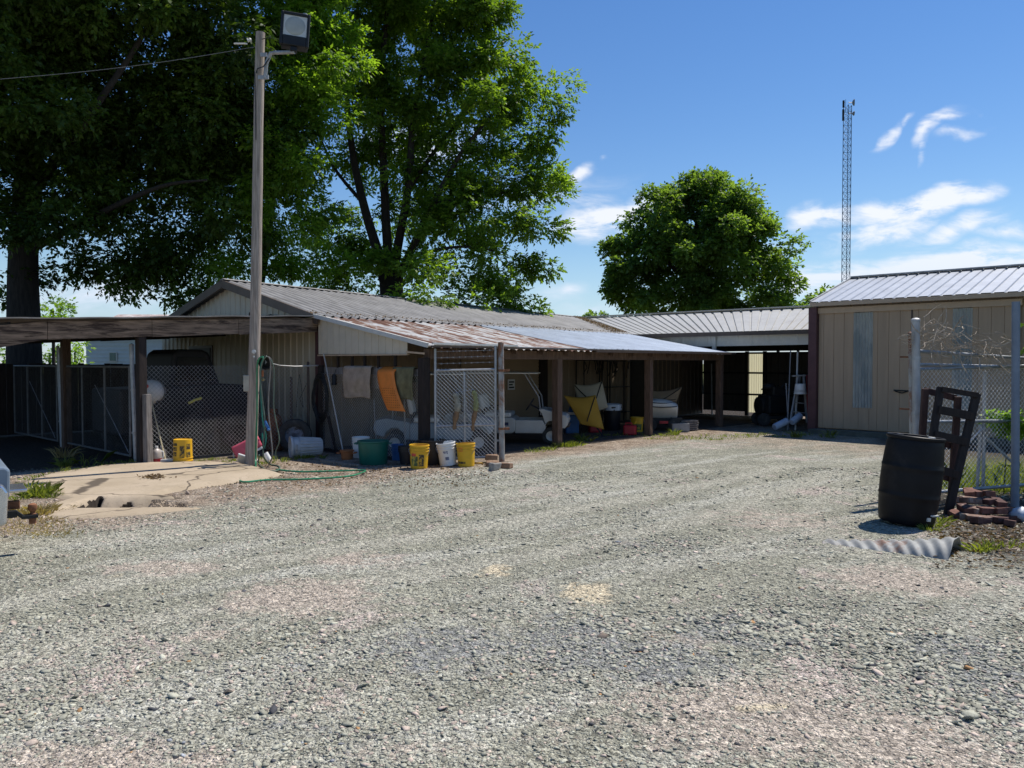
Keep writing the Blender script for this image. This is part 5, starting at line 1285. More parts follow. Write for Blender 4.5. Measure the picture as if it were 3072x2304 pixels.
t = thing('trash_can', 'black trash can with a white liner bag under the lean-to', 'trash can', cb_ + Vector((0, .1, 0)))
m = MB(); m.lathe([(0, 0), (.17, 0), (.185, .03), (.215, .55), (.23, .56), (.23, .59), (.21, .59), (.17, .05), (0, .04)], seg=30); m.build('body', BLACKP, t, smooth=True)
m = MB(); m.lathe([(.225, .50), (.236, .56), (.22, .64), (.15, .66), (.06, .60)], seg=30, wob=lambda a, z: 1 + .07 * math.sin(5 * a) + .05 * math.sin(11 * a + z * 40)); m.build('liner', M('white_liner', (.55, .6, .66), .5, 0, .1), t, smooth=True)
def gascan(lab, loc, s, rz_):
    t = thing('gas_can', lab, 'gas can', loc, rz=rz_, group='red fuel cans'); t.scale = (s, s, s)
    m = MB(); m.obox((0, 0, .14), .17, .11, .14); m.build('body', REDP, t, bevel=.045)
    m = MB(); m.tube([(-.12, 0, .27), (-.11, 0, .33), (.04, 0, .33), (.06, 0, .27)], .018, 8); m.build('handle', REDP, t, smooth=True)
    m = MB(); m.tube([(.11, 0, .26), (.12, 0, .30)], .03, 10); m.build('cap', BLACKP, t); m = MB(); m.tube([(.12, 0, .30), (.17, 0, .38)], .014, 8); m.build('spout', YELLOW, t)
gascan('red fuel can in front of the yellow canvas, left of the black trash can', G(1785, 1298), .9, .2)
gascan('red fuel can in front of the yellow bucket, right of the black trash can', G(1890, 1306), .85, -.3)
pail('bucket', 'yellow bucket with a green label just left of the second lean-to post', G(1914, 1298) + Vector((0, .15, 0)), YELLOW, labels=((230, 310, .06, .2, LABELGRN),), h=.36)
t = thing('cooler', 'blue cooler between the golf cart nose and the yellow canvas', 'cooler', G(1715, 1302) + Vector((0, .2, 0)), rz=.2)
m = MB(); m.obox((0, 0, .22), .16, .14, .22); m.obox((0, 0, .37), .10, .10, .25, (.2, .3, 0)); m.build('body', BLUEP, t, bevel=.03)
m = MB(); m.obox((0, 0, .47), .17, .15, .03); m.build('lid', WHITEP, t, bevel=.012)
hp = G(1992, 1296)
t = thing('hooded_cart', 'rounded white hooded cart with black trim stripes right of the second lean-to post', 'cart', hp + Vector((0, .4, 0)), rz=-.1)
def hood(y0, y1, z0, z1): return None
m = MB(); m.grid(lambda u, v: ((-.34 + .74 * u), -.3 * math.cos(math.pi * (v - .5)) ** .6 + .2 if False else -.30 * math.sin(math.pi * v) * (1 - .3 * u * u) + .15, .25 + .52 * (1 - (1 - v) ** 2) * (1 - .25 * u ** 4)), 16, 14, .02); m.build('hood', OFFWHITE, t, smooth='all')
m = MB()
for z in (.60, .70, .76): m.tube([(-.34 + .74 * u, -.30 * math.sin(math.pi * (1 - math.sqrt(max(0, 1 - (z - .25) / .52 / (1 - .25 * u ** 4) * .98)))) * (1 - .3 * u * u) + .135, z - .03 * math.sin(u * 3)) for u in np.linspace(0, .96, 12)], .011, 6)
m.build('trim_stripe', BLACKP, t, smooth=True)
m = MB(); m.box(-.3, .3, -.1, .3, .14, .30); m.build('chassis', BLACKM, t, bevel=.02)
for x in (-.26, .30):
    m = MB(); m.lathe([(0, -.05), (.1, -.05), (.15, -.04), (.15, .04), (.1, .05), (0, .05)], (x, -.16, .15), (0, 1, 0), 22); m.build('wheel', RUBBER, t, smooth=True)
m = MB(); m.obox((.05, -.25, .22), .1, .02, .03); m.build('tail_lamp', REDP, t)
# crates and offcuts at the shed end
for i, (px, py, mt, lab, s) in enumerate(((2052, 1300, GREYP, 'low grey plastic crate at the end of the lean-to', (.20, .14, .10)), (2078, 1296, GREYWOOD, 'stack of grey boards right of the plastic crate', (.22, .12, .14)), (2040, 1296, BLACKP, 'black box left of the plastic crate', (.12, .12, .16)))):
    t = thing('storage_crate', lab, 'crate', G(px, py) + Vector((0, .5, 0)), rz=rnd.uniform(-.4, .4)); m = MB()
    if i == 1:
        for k in range(5): m.obox((rnd.uniform(-.02, .02), 0, .03 + k * .05), s[0], s[1], .018, (0, 0, rnd.uniform(-.1, .1)))
    else:
        m.box(-s[0], s[0], -s[1], s[1], 0, .02)
        for sx in (-1, 1): m.box(sx * s[0] - .01, sx * s[0] + .01, -s[1], s[1], .02, s[2] * 2); m.box(-s[0] + .01, s[0] - .01, sx * s[1] - .01, sx * s[1] + .01, .02, s[2] * 2)
    m.build('body', mt, t, bevel=.006)
# ------------------------------------------------------------------ open shed contents
dm = AT(2316, 1300, 20.6); dm.z = 0
t = thing_w('old_engine', 'dark engine on a trolley silhouetted against the pale back panel', 'machine', dm)
m = MB(); m.obox(dm + Vector((0, 0, .55)), .30, .25, .25, (0, 0, .3), jit=.03); m.obox(dm + Vector((.12, 0, .85)), .22, .18, .14, (0, .2, .2), jit=.03); m.build('block', BLACKM, t, bevel=.04)
m = MB(); m.lathe([(0, -.06), (.2, -.06), (.23, -.04), (.23, .04), (.2, .06), (0, .06)], dm + Vector((-.32, 0, .52)), (1, .3, 0), 26, wob=lambda a, z: 1 + (.05 if int(a * 9 / 6.283) % 2 else 0)); m.build('flywheel', BLACKM, t)
m = MB(); m.lathe([(0, 0), (.16, .01), (.18, .06), (.14, .14), (.0, .18)], dm + Vector((-.08, 0, .95)), (0, 0, 1), 18); m.tube([dm + Vector((.2, 0, .9)), dm + Vector((.3, 0, 1.08)), dm + Vector((.42, 0, 1.05))], .035, 8); m.build('fuel_tank', BLACKM, t, smooth=True)
m = MB(); m.bar(dm + Vector((-.4, -.2, .22)), dm + Vector((.5, -.2, .22)), .06, .08); m.bar(dm + Vector((-.4, .2, .22)), dm + Vector((.5, .2, .22)), .06, .08); m.build('trolley_frame', BLACKM, t)
for dx in (-.3, .4):
    for dy in (-.26, .26):
        m = MB(); m.lathe([(0, -.04), (.14, -.04), (.17, -.03), (.17, .03), (.14, .04), (0, .04)], dm + Vector((dx, dy, .17)), (0, 1, 0), 20); m.build('wheel', RUBBER, t)
m = MB()
for k in range(10):
    p = dm + Vector((rnd.uniform(-.3, .4), rnd.uniform(-.2, .2), rnd.uniform(.5, 1.0))); m.tube([p, p + Vector((rnd.uniform(-.2, .2), rnd.uniform(-.1, .1), rnd.uniform(-.1, .25)))], .02, 6)
m.build('hoses_and_pipes', BLACKM, t)
ld = G(2398, 1290); Yl = ld.y
t = thing_w('step_ladder', 'grey aluminium step ladder standing at the right of the open shed', 'ladder', ld)
m = MB()
A = lambda px, py, d=0: AT(px, py, Yl + d)
for q0, q1 in (((2372, 1262), (2396, 1125)), ((2420, 1268), (2410, 1124))): m.bar(A(*q0, 0), A(*q1, .2), .035, .06)
for u in (.2, .4, .6, .8): m.bar(A(2372 + 24 * u, 1262 - 137 * u, .2 * u), A(2420 - 10 * u, 1268 - 144 * u, .2 * u), .06, .02)
m.bar(A(2376, 1128, .2), A(2416, 1126, .2), .10, .03); m.build('front_frame', GALVD, t)
m = MB()
for q0, q1 in (((2385, 1258), (2400, 1130)), ((2424, 1262), (2412, 1130))): m.bar(A(*q0, .75), A(*q1, .25), .03, .03)
m.build('rear_legs', GALVD, t)
t = pail('bucket', 'white bucket hanging upside-down on the step ladder', A(2401, 1182, -.08), WHITEP, (0, 0, 0), True, h=.25, rt=.15, rb=.12)
PG = 'long handled tools propped in the open shed'
for (q0, q1, r, mt, lab) in (((2362, 1278, 0), (2372, 1052, .3), .014, GREYP, 'tall grey pole left of the step ladder in the open shed'), ((2386, 1270, 0), (2393, 1056, .4), .022, OFFWHITE, 'thick pale pipe behind the step ladder in the open shed'), ((2366, 1268, .1), (2358, 1150, .3), .016, GREYP, 'short dark handled shovel left of the tall grey pole'), ((2422, 1240, .3), (2420, 1125, .4), .016, REDP, 'red handled tool beside the dark corner column')):
    p0 = A(*q0); p0.z = max(p0.z, 0) if lab[0] == 'r' else 0; stick(lab, p0, A(*q1), r, mt, 'tool_handle', PG)
for (q0, q1, lab) in (((2322, 1286), (2362, 1262), 'white rolled sheet lying left in the mouth of the open shed'), ((2374, 1268), (2402, 1246), 'white rolled sheet propped under the step ladder')):
    p0, p1 = A(*q0, -.25), A(*q1, -.1); p0.z = max(p0.z, .085); t = thing_w('rolled_sheet', lab, 'roll', Vector((p0.x, p0.y, 0)), 'white rolled sheets'); m = MB(); d_ = (p1 - p0); m.lathe([(.0, 0), (.03, 0), (.075, .01), (.085, .06), (.085, d_.length - .02), (.05, d_.length), (0, d_.length)], p0, d_, 20); m.build('roll', M('blue_white_sheet', (.40, .44, .52), .6, 0, .12), t, smooth=True)

# ------------------------------------------------------------------ right foreground
dr = G(2760, 1588)
t = thing('barrel', 'black plastic barrel leaning a little beside the fence corner', 'barrel', dr + Vector((0, .28, .012)), rot=(R(1.5), R(5.5), .2))
bz = lambda z: .257 + .030 * math.sin(math.pi * (z - .01) / .86) ** .8
pr = [(0, .01), (.23, 0), (.25, .008)] + [(bz(z), z) for z in np.linspace(.02, .27, 7)] + [(bz(.29) + .005, .283), (bz(.29) + .005, .297)] + [(bz(z), z) for z in np.linspace(.31, .56, 7)] + [(bz(.58) + .005, .573), (bz(.58) + .005, .587)] + [(bz(z), z) for z in np.linspace(.60, .85, 7)]
pr += [(.258, .858), (.270, .862), (.274, .872), (.272, .892), (.262, .898), (.25, .894), (.245, .878), (0, .876)]
m = MB(); m.lathe(pr, seg=56, wob=lambda a, z: 1 + .006 * math.sin(3 * a + z * 4)); m.build('body', M('barrel_plastic', (.006, .006, .008), .5, 0, .3, 4, dirt=(.03, .026, .024), dlo=.5, dhi=.8, ds=3, bmp=.15, bs=8, spec=.22), t, smooth=True)
for (x, y) in ((.12, -.08), (-.13, .07)):
    m = MB(); m.lathe([(.035, 0), (.035, .022), (.025, .024), (0, .018)], (x, y, .876), seg=16); m.build('bung', OFFWHITE if x > 0 else BLACKP, t)
m = MB(); m.obox((.10, -.272, .13), .055, .012, .007, (0, 0, .35)); m.obox((.03, -.275, .09), .018, .01, .018); m.build('torn_tag', OFFWHITE, t)
# black wooden stand: two ladder-like frames hinged at the top
def P3(px, py, Y): return AT(px, py, Y)
fb = G(2850, 1545)
t = thing_w('folding_stand', 'black wooden stand of two ladder-like frames leaning on the fence behind the barrel', 'stand', fb)
m = MB(); y0, y1 = fb.y, fb.y + .28
fl0, fl1 = P3(2765, 1520, y0 + .02), P3(2822, 1162, y1); fr0, fr1 = P3(2842, 1548, y0), P3(2930, 1180, y1)
m.bar(fl0, fl1, .075, .045, (0, 1, 0)); m.bar(fr0, fr1, .085, .045, (0, 1, 0))
for u in (.985, .81, .60, .33):
    m.bar(fl0.lerp(fl1, u) + Vector((0, -.035, 0)), fr0.lerp(fr1, u) + Vector((0, -.035, 0)), .09 if u < .9 else .06, .03, (0, 1, 0))
m.build('front_frame', DARKWOOD, t, bevel=.004)
m = MB(); z1 = fb.y + .36
bl0, bl1 = P3(2755, 1490, z1 + .1), P3(2776, 1166, z1); br0, br1 = P3(2852, 1520, z1 + .1), P3(2874, 1190, z1)
m.bar(bl0, bl1, .07, .045, (0, 1, 0)); m.bar(br0, br1, .07, .045, (0, 1, 0))
for u in (.985, .55, .25): m.bar(bl0.lerp(bl1, u) + Vector((0, .035, 0)), br0.lerp(br1, u) + Vector((0, .035, 0)), .07, .03, (0, 1, 0))
m.build('rear_frame', M('dark_red_wood', (.06, .03, .026), .8, 0, .4, 5, (6, 6, 1), bmp=.4, bs=30), t, bevel=.004)
# corner fence on the right
q1 = G(2752, 1508); q0 = G(2736, 1492)
t = thing_w('gate_post', 'thick galvanised gate post with dead vine at its top, behind the barrel', 'post', q1)
m = MB(); tp = AT(2747, 962, q1.y); m.tube([q1, tp], .046, 16); m.lathe([(.05, -.01), (.05, .015), (.03, .03), (0, .035)], tp, seg=16); m.build('pipe', GALVD, t, smooth=True)
for py in (1075, 1240): m = MB(); c = AT(2749, py, q1.y); m.lathe([(.052, -.02), (.052, .02)], c, seg=14); m.build('hinge_band', GALV, t)
t = thing_w('gate_post', 'slimmer rusty post just left of the thick galvanised gate post', 'post', q0)
m = MB(); tp = AT(2731, 1000, q0.y); m.tube([q0, tp], .026, 12); m.lathe([(.03, -.005), (.03, .01), (0, .02)], tp, seg=12); m.build('pipe', RUSTY, t, smooth=True)
m = MB(); m.bar(AT(2700, 1071, q0.y), AT(2731, 1071, q0.y), .012, .02); m.bar(AT(2698, 1226, q0.y), AT(2731, 1228, q0.y), .012, .02); m.build('latch_rod', RUST, t)
Rz = G(3045, 1522)
t = thing_w('fence_post', 'smooth blue-grey fence post in the shade at the right edge', 'post', Rz)
m = MB(); m.tube([Rz, AT(3048, 905, Rz.y)], .043, 16); m.build('pipe', M('blue_grey_pipe', (.20, .24, .30), .55, .2, .15, 5), t, smooth=True)
P = lambda px, py, Y: AT(px, py, Y)
Ya, Yb = q1.y + .03, q1.y + .55
t = fence('chain_link_fence', 'chain-link fence panel with galvanised rails on the right, tangled with dead vine', (P(2900, 1500, Ya)),
          [(Vector((P(2952, 1300, Yb).x, Yb, 0)), P(2954, 1125, Yb), .021, GALVD), (Vector((P(2938, 1300, Yb).x, Yb + .03, 0)), P(2941, 1285, Yb), .02, GALVD)],
          [(P(2765, 1478, Ya), P(3085, 1455, Yb), P(3085, 1100, Yb), P(2765, 1105, Ya), .060)],
          rails=[(P(2758, 1054, Ya), P(3090, 1076, Yb), .021), (P(2758, 1094, Ya), P(3090, 1102, Yb + .03), .019), (P(2758, 1108, Ya + .02), P(3090, 1097, Yb - .05), .019), (P(2765, 1266, Ya), P(3090, 1262, Yb), .02), (P(2790, 1478, Ya), P(3090, 1453, Yb), .021),
                 (P(2850, 1382, Yb - .02), P(2952, 1282, Yb - .02), .013), (P(2957, 1312, Yb - .02), P(3042, 1392, Yb - .02), .016)], mr=.0019)
# dead vine tangle
t = thing_w('dead_vine', 'tangle of dry pale vine on top of the chain-link fence panel', 'vine', P(2850, 1050, Ya))
m = MB()
for k in range(150):
    px = 2760 + 250 * rnd.random() ** 1.5; py = 1010 + (px - 2760) * .16 + rnd.gauss(0, 24); Y = Ya + (px - 2760) / 330 * .5 + rnd.gauss(0, .05)
    p = P(px, py, Y); pts = [p]; d = Vector((rnd.uniform(-.6, 1), rnd.uniform(-.2, .2), rnd.uniform(-.45, .35)))
    for j in range(6):
        d = (d + Vector((rnd.gauss(0, .25), rnd.gauss(0, .2), rnd.gauss(0, .25) - .03))).normalized() * 1.0; p = p + d * rnd.uniform(.03, .075); pts.append(p)
    m.tube(pts, [rnd.uniform(.003, .0065)] * 5 + [.002] * 2, 4, cap=False)
for k in range(10):
    py = 985 + k * 10 + rnd.uniform(-10, 10); m.tube([P(2755 + 330 * u, py + 70 * u + 10 * math.sin(u * 9 + k), Ya + .5 * u) for u in np.linspace(0, 1, 16)], .0022, 4, cap=False)
for k in range(14):
    p = P(2745 - rnd.uniform(0, 10), 1010 + rnd.uniform(-20, 40), q1.y - .05); m.tube([p, p + Vector((rnd.uniform(-.12, .02), rnd.uniform(-.05, .05), rnd.uniform(-.06, .08))), p + Vector((rnd.uniform(-.22, .03), 0, rnd.uniform(-.1, .06)))], .0022, 4, cap=False)
for k in range(22):
    px = 2790 + 230 * rnd.random(); p = P(px, 1110 + rnd.uniform(0, 60), Ya + .02); pts = [p]
    for j in range(4): p = p + Vector((rnd.uniform(-.05, .07), rnd.uniform(-.01, .01), -rnd.uniform(.0, .06))); pts.append(p)
    m.tube(pts, .0018, 4, cap=False)
m.build('stems', DEADVINE, t)
# brick heap
BRICKD = M('dark_brick', (.10, .05, .042), .9, 0, .35, 18, bmp=.6, bs=60); BRICKG = M('mortared_brick', (.24, .15, .115), .9, 0, .4, 10, dirt=(.34, .3, .26), dlo=.5, dhi=.65, ds=9, bmp=.6, bs=60)
row = [(2888, 1532, 0), (2922, 1545, 0), (2955, 1556, 0), (2990, 1560, 0), (3024, 1556, 0), (2906, 1530, 1), (2938, 1538, 1), (2972, 1546, 1), (3008, 1550, 1), (3040, 1548, 1),
       (2884, 1508, 2), (2912, 1508, 2), (2946, 1514, 2), (2984, 1524, 2), (3020, 1530, 2), (2930, 1498, 3), (2966, 1508, 3), (3000, 1514, 3), (2990, 1570, 0), (2950, 1574, 0), (2866, 1528, 0), (3030, 1580, 0)]
BGR = 'bricks in the heap at the right fence'
for i, (px, py, lv) in enumerate(row):
    g0 = G(px, 1562 + (py - 1545) * .4, 0)
    c = Vector((g0.x + rnd.uniform(-.035, .035), g0.y + .11 * lv * .6 + rnd.uniform(-.05, .05), .032 + .060 * lv))
    t = thing('brick', 'dusty red brick in the heap under the blue-grey fence post', 'brick', c, rot=(rnd.uniform(-.16, .16), rnd.uniform(-.16, .16), rnd.choice((0, 1.57, .5, 1.1, 2.2)) + rnd.uniform(-.35, .35)), group=BGR)
    m = MB(); m.obox((0, 0, 0), .098, .047, .030, jit=.003); m.build('body', (BRICK, BRICKD, BRICKG)[rnd.choice((0, 0, 1, 1, 2))], t, bevel=.002)
# corrugated culvert pipe half buried
c0, c1 = G(2470, 1624), G(2868, 1664)
t = thing_w('culvert_pipe', 'half buried corrugated metal culvert pipe, white flaked with rust', 'pipe', c1)
ax = (c1 - c0); Lp = ax.length; ax.normalize(); sx = Vector((-ax.y, ax.x, 0)); m = MB()
def cul(u, v):
    a = math.pi * (v * 1.06 - .03); r = .235 + .010 * math.sin((u * Lp / .105 + v * 3.2) * 2 * math.pi) + .02 * u ** 6
    z0 = -.222 + .118 * u ** 1.2; p = c0 + ax * (Lp * u); dx = .18 * (v - .5) * u ** 4
    return p + ax * dx + sx * (-r * math.cos(a)) + Vector((0, 0, z0 + r * math.sin(a)))
m.grid(cul, 130, 26, .005)
m.build('shell', M('flaked_culvert', (.30, .30, .285), .7, .1, .2, 8, dirt=(.19, .10, .065), dlo=.54, dhi=.66, ds=1.7), t, smooth='all')
# torn plastic sheet by the bricks
t = thing_w('plastic_bag', 'pale crumpled plastic bag beside the bricks at the right edge', 'bag', G(3062, 1556)); m = MB(); c = G(3066, 1545, .07)
m.lathe([(0, -.07), (.08, -.06), (.11, 0), (.07, .06), (0, .09)], c, seg=18, wob=lambda a, z: 1 + .2 * math.sin(5 * a + z * 30)); m.build('bag', M('pale_bag', (.45, .5, .56), .4, 0, .1), t, smooth='all')

# ------------------------------------------------------------------ tow vehicle at the left edge
vb = G(0, 1560); yv = 6.55; X0 = AT(22, 1400, yv).x
t = thing_w('pickup_truck', 'blue-grey pickup truck rear with a rusty hitch ball poking in at the left edge', 'truck', Vector((X0, yv, 0))); t.rotation_euler = (0, 0, R(37))
m = MB(); m.prism([(X0 - .30, yv - .12, .44), (X0 - .04, yv - .12, .44), (X0 + .005, yv - .12, .55), (X0 + .012, yv - .12, .76), (X0 - .02, yv - .12, .79), (X0 - .30, yv - .12, .79)], (0, 1.75, 0)); bp = m.build('rear_bumper', BLUEGREY, t, bevel=.02)
m = MB(); m.prism([(X0 - .10, yv - .28, .32), (X0 - .03, yv - .28, .34), (X0 - .015, yv - .28, .60), (X0 - .05, yv - .28, .66), (X0 - .14, yv - .28, .66)], (0, .15, 0)); m.build('bumper_end', CHROME, bp, bevel=.02)
m = MB(); m.box(X0 - .05, X0 + .15, yv + .1, yv + .5, .54, .565); m.build('step_pad', CHROME, t, bevel=.008)
m = MB(); m.box(X0 - .25, X0 + .10, yv + .17, yv + .25, .385, .455); m.build('receiver', RUST, t, bevel=.006)
m = MB(); m.bar((X0 - .2, yv + .1, .36), (X0 + .07, yv + .1, .36), .07, .06); m.bar((X0 + .06, yv + .1, .375), (X0 + .115, yv + .1, .325), .07, .03); m.bar((X0 + .10, yv + .1, .325), (X0 + .225, yv + .1, .325), .08, .03); m.build('ball_mount', BLACKM, t, bevel=.004)
m = MB(); m.lathe([(0, .26), (.028, .26), (.028, .34), (.03, .345), (.018, .35), (.018, .362), (.03, .375), (.037, .40), (.032, .425), (.015, .436), (0, .438)], (X0 + .185, yv + .1, 0), seg=20); m.build('hitch_ball', RUST, t, smooth=True)
m = MB(); m.prism([(X0 - .35, yv - .15, .55), (X0 - .35, yv - .15, 1.25), (X0 - 2.3, yv - .15, 1.25), (X0 - 2.3, yv - .15, .5), (X0 - 1.62, yv - .15, .5), (X0 - 1.52, yv - .15, .80), (X0 - 1.2, yv - .15, .88), (X0 - .9, yv - .15, .80), (X0 - .8, yv - .15, .5)], (0, 1.8, 0)); m.build('body', BLUEGREY, t, bevel=.03)
for dy in (.0, 1.5):
    m = MB(); m.lathe([(.2, -.1), (.33, -.11), (.37, -.08), (.37, .08), (.33, .11), (.2, .1)], (X0 - 1.21, yv + dy - .02, .37), (0, 1, 0), 30); wl = m.build('wheel', RUBBER, t, smooth=True)
    m = MB(); m.lathe([(0, -.07), (.08, -.07), (.15, -.04), (.2, -.08), (.2, .08), (0, .08)], (X0 - 1.21, yv + dy - .02, .37), (0, 1, 0), 20); m.build('rim', CHROME, wl, smooth=True)
for dy in (-.155, 1.62):
    m = MB(); m.box(X0 - .349, X0 - .33, yv + dy + .02, yv + dy + .1, .85, 1.15); m.build('tail_lamp', REDP, t)
# ------------------------------------------------------------------ foliage
def unit(n):
    v = nr.normal(0, 1, (n, 3)); return v / np.linalg.norm(v, axis=1, keepdims=True)
def leaf_quads(C, D, L, Wd, tint):
    n = len(C); D = D / np.linalg.norm(D, axis=1, keepdims=True)
    up = nr.normal(0, .55, (n, 3)) + np.array([0, 0, 1.0]); S = np.cross(D, up); S /= np.linalg.norm(S, axis=1, keepdims=True) + 1e-9
    Nn = np.cross(S, D)
    L = L[:, None]; Wd = Wd[:, None]
    V = np.stack([C, C + D * L * .45 + S * Wd + Nn * L * .05, C + D * L - Nn * L * .08, C + D * L * .45 - S * Wd + Nn * L * .05], 1)
    return V.reshape(-1, 3), np.arange(4 * n).reshape(-1, 4), np.repeat(tint, 4, 0)
def spray_leaves(P, D, k, L, wid, tint, stalk):
    n = len(P); D = D / np.linalg.norm(D, axis=1, keepdims=True)
    side = np.cross(D, nr.normal(0, .4, (n, 3)) + np.array([0, 0, 1.])); side /= np.linalg.norm(side, axis=1, keepdims=True) + 1e-9
    Cs, Ds, Ls, Ts = [], [], [], []
    for i in range(k):
        f = (i // 2 + 1) / ((k + 1) // 2); sg = 1 if i % 2 else -1
        if i == k - 1: sg = 0; f = 1.0
        d = D * (.55 + .45 * (sg == 0)) + side * sg * .85 + np.array([0, 0, -.25]) + nr.normal(0, .22, (n, 3))
        Cs.append(P + D * (stalk * f)[:, None] + np.array([0, 0, -.12]) * (stalk * f * f)[:, None]); Ds.append(d); Ls.append(L * nr.uniform(.6, 1.3, n)); Ts.append(tint)
    C = np.concatenate(Cs); D_ = np.concatenate(Ds); Lq = np.concatenate(Ls); T = np.clip(np.concatenate(Ts) + nr.normal(0, .12, (len(C), 1)), 0, 1)
    return leaf_quads(C, D_, Lq, Lq * wid, np.repeat(T, 3, 1))
def crown(clumps, dens, rsub, per, L, wid, k=7, stalk=.26):
    """clumps: (centre, radii xyz) -> subclumps -> sprays -> leaflets"""
    P, D, T = [], [], []
    for (c, rad) in clumps:
        c = np.array(c); rad = np.array(rad)
        n = max(2, int(dens * rad[0] * rad[1] * rad[2] * 4.19 / (rsub ** 3 * 4.19)))
        u = unit(n) * (nr.rand(n, 1) ** .45); sub = c + u * rad
        tone = nr.uniform(.1, .9, n)
        for s, ud, tn in zip(sub, u, tone):
            rs = rsub * nr.uniform(.6, 1.3); q = unit(per); p = s + q * (nr.rand(per, 1) ** .5) * np.array([rs * 1.15, rs * 1.15, rs * .7])
            P.append(p); D.append(q * .7 + ud * .8 + nr.normal(0, .3, (per, 3)) + np.array([0, 0, -.10])); T.append(np.full((per, 1), tn))
    P = np.concatenate(P); D = np.concatenate(D); T = np.concatenate(T)
    return spray_leaves(P, D, k, np.full(len(P), L), wid, T, np.full(len(P), stalk))
def limb(m, pts, r0, r1, seg=8):
    pts = [Vector(p) for p in pts]; n = len(pts); out = []; rs = []
    for i in range(n - 1):
        p0, p1, p2, p3 = pts[max(i - 1, 0)], pts[i], pts[i + 1], pts[min(i + 2, n - 1)]
        for kk in range(5):
            u = kk / 5; out.append(.5 * ((2 * p1) + (-p0 + p2) * u + (2 * p0 - 5 * p1 + 4 * p2 - p3) * u * u + (-p0 + 3 * p1 - 3 * p2 + p3) * u ** 3))
    out.append(pts[-1]); rs = [r0 + (r1 - r0) * (i / (len(out) - 1)) for i in range(len(out))]
    m.tube(out, rs, seg)
def PXC(lst):        # (px, py, Y, rx_px, ry_px, depth_m) -> centre, radii in metres
    out = []
    for (px, py, Y, rx, ry, rd) in lst:
        c = AT(px, py, Y); out.append((tuple(c), (rx / F * Y, rd, ry / F * Y)))
    return out
def tree(name, lab, base, crowns, limbs, mat, dens, rsub, per, L, wid, k=7, stalk=.26, group=None):
    t = thing_w(name, lab, 'tree', base, group)
    m = MB()
    for (pts, r0, r1) in limbs: limb(m, pts, r0, r1, 10)
    m.build('trunk', BARK, t, smooth=True)
    V, Fc, T = crown(PXC(crowns), dens, rsub, per, L, wid, k, stalk)
    np_mesh('crown', V, Fc, mat, t, tint=T); print('LEAVES', name, len(Fc))
    return t
# old tree at the left: trunk beside the carport, crown over the whole left side
b = G(78, 1292); b = Vector((AT(75, 1200, 20.5).x, 20.5, 0)); Y = 20.5
A = lambda px, py, dy=0, Y0=20.5: AT(px, py, Y0 + dy)
limbs = [([b, A(72, 1000), A(70, 780), A(85, 520), A(110, 250), A(150, -100), A(190, -500)], .46, .14),
         ([A(78, 620), A(180, 470, -1), A(300, 300, -2), A(420, 120, -2), A(520, -80, -2)], .12, .04), ([A(95, 420), A(230, 170, -1), A(330, -60, -1.5), A(400, -300, -2)], .11, .04),
         ([A(80, 560), A(-40, 380, -1), A(-160, 160, -2)], .18, .05), ([A(72, 700), A(260, 560, 1), A(470, 430, 1.2), A(640, 320, 1), A(760, 250, .5)], .16, .04), ([A(75, 760), A(300, 640, -1), A(480, 560, -1.5), A(620, 540, -2)], .10, .02)]
crowns = [(60, 60, 18, 320, 190, 2.5), (330, 40, 19, 330, 200, 2.6), (620, 40, 19.5, 280, 190, 2.4), (120, 330, 18.5, 270, 190, 2.2), (420, 330, 20.5, 300, 200, 2.4), (690, 330, 20.5, 230, 190, 2.0),
          (250, 540, 20, 220, 110, 1.8), (520, 560, 20.5, 240, 130, 2.0), (690, 640, 20.5, 140, 120, 1.5), (400, 760, 21, 240, 85, 1.6), (560, 740, 21, 160, 90, 1.5), (300, 850, 21, 110, 50, 1.0), (450, 880, 21.5, 140, 45, 1.0), (120, 640, 19, 190, 110, 1.6), (40, 830, 21, 90, 60, 1.0), (180, 800, 21, 130, 60, 1.2), (330, 680, 21.5, 160, 90, 1.5), (560, 860, 22, 90, 45, .9), (520, 420, 22, 260, 160, 2), (300, 460, 21.5, 240, 150, 2), (620, 300, 22, 200, 160, 2),
          (200, -300, 20, 520, 250, 4), (620, -280, 21, 380, 230, 3.5), (-200, 200, 18, 260, 350, 3), (-150, 600, 19, 200, 180, 2)]
tree('shade_tree', 'huge dark shade tree with its thick trunk behind the carport at the left', b, crowns, limbs, LEAF_D, .72, .60, 74, .135, .27)
# brighter tree right behind the pole
Y2 = 21.5; b2 = Vector((AT(760, 1200, 24).x, 24, 0)); A2 = lambda px, py, dy=0: AT(px, py, 23 + dy)
limbs = [([b2, A2(770, 900), A2(800, 700), A2(830, 450), A2(860, 200), A2(880, -150)], .22, .06), ([A2(800, 700), A2(720, 560, -.5), A2(660, 420, -1)], .08, .02), ([A2(830, 480), A2(930, 330, -.5), A2(1000, 180, -1)], .08, .02)]
crowns = [(880, 60, 21, 150, 130, 1.6), (960, 190, 21, 110, 110, 1.3), (850, 260, 21, 130, 120, 1.5), (940, 360, 21, 100, 90, 1.2), (830, 470, 21, 110, 100, 1.2), (950, 520, 21, 80, 80, 1.0), (690, 690, 21, 90, 80, .9), (820, 640, 21.5, 120, 70, 1.1), (640, 780, 21, 60, 60, .7), (740, 800, 22, 110, 60, 1.0), (930, 620, 22, 80, 70, .9), (880, 780, 23, 110, 60, .9), (1000, 820, 24, 90, 50, .8), (760, 560, 21.5, 90, 110, 1.1), (760, 400, 21.5, 90, 120, 1.2), (880, -150, 21.5, 240, 160, 2)]
tree('leafy_tree', 'bright yellow-green tree right behind the utility pole and floodlight', b2, crowns, limbs, LEAF_B, 1.15, .50, 74, .125, .25)
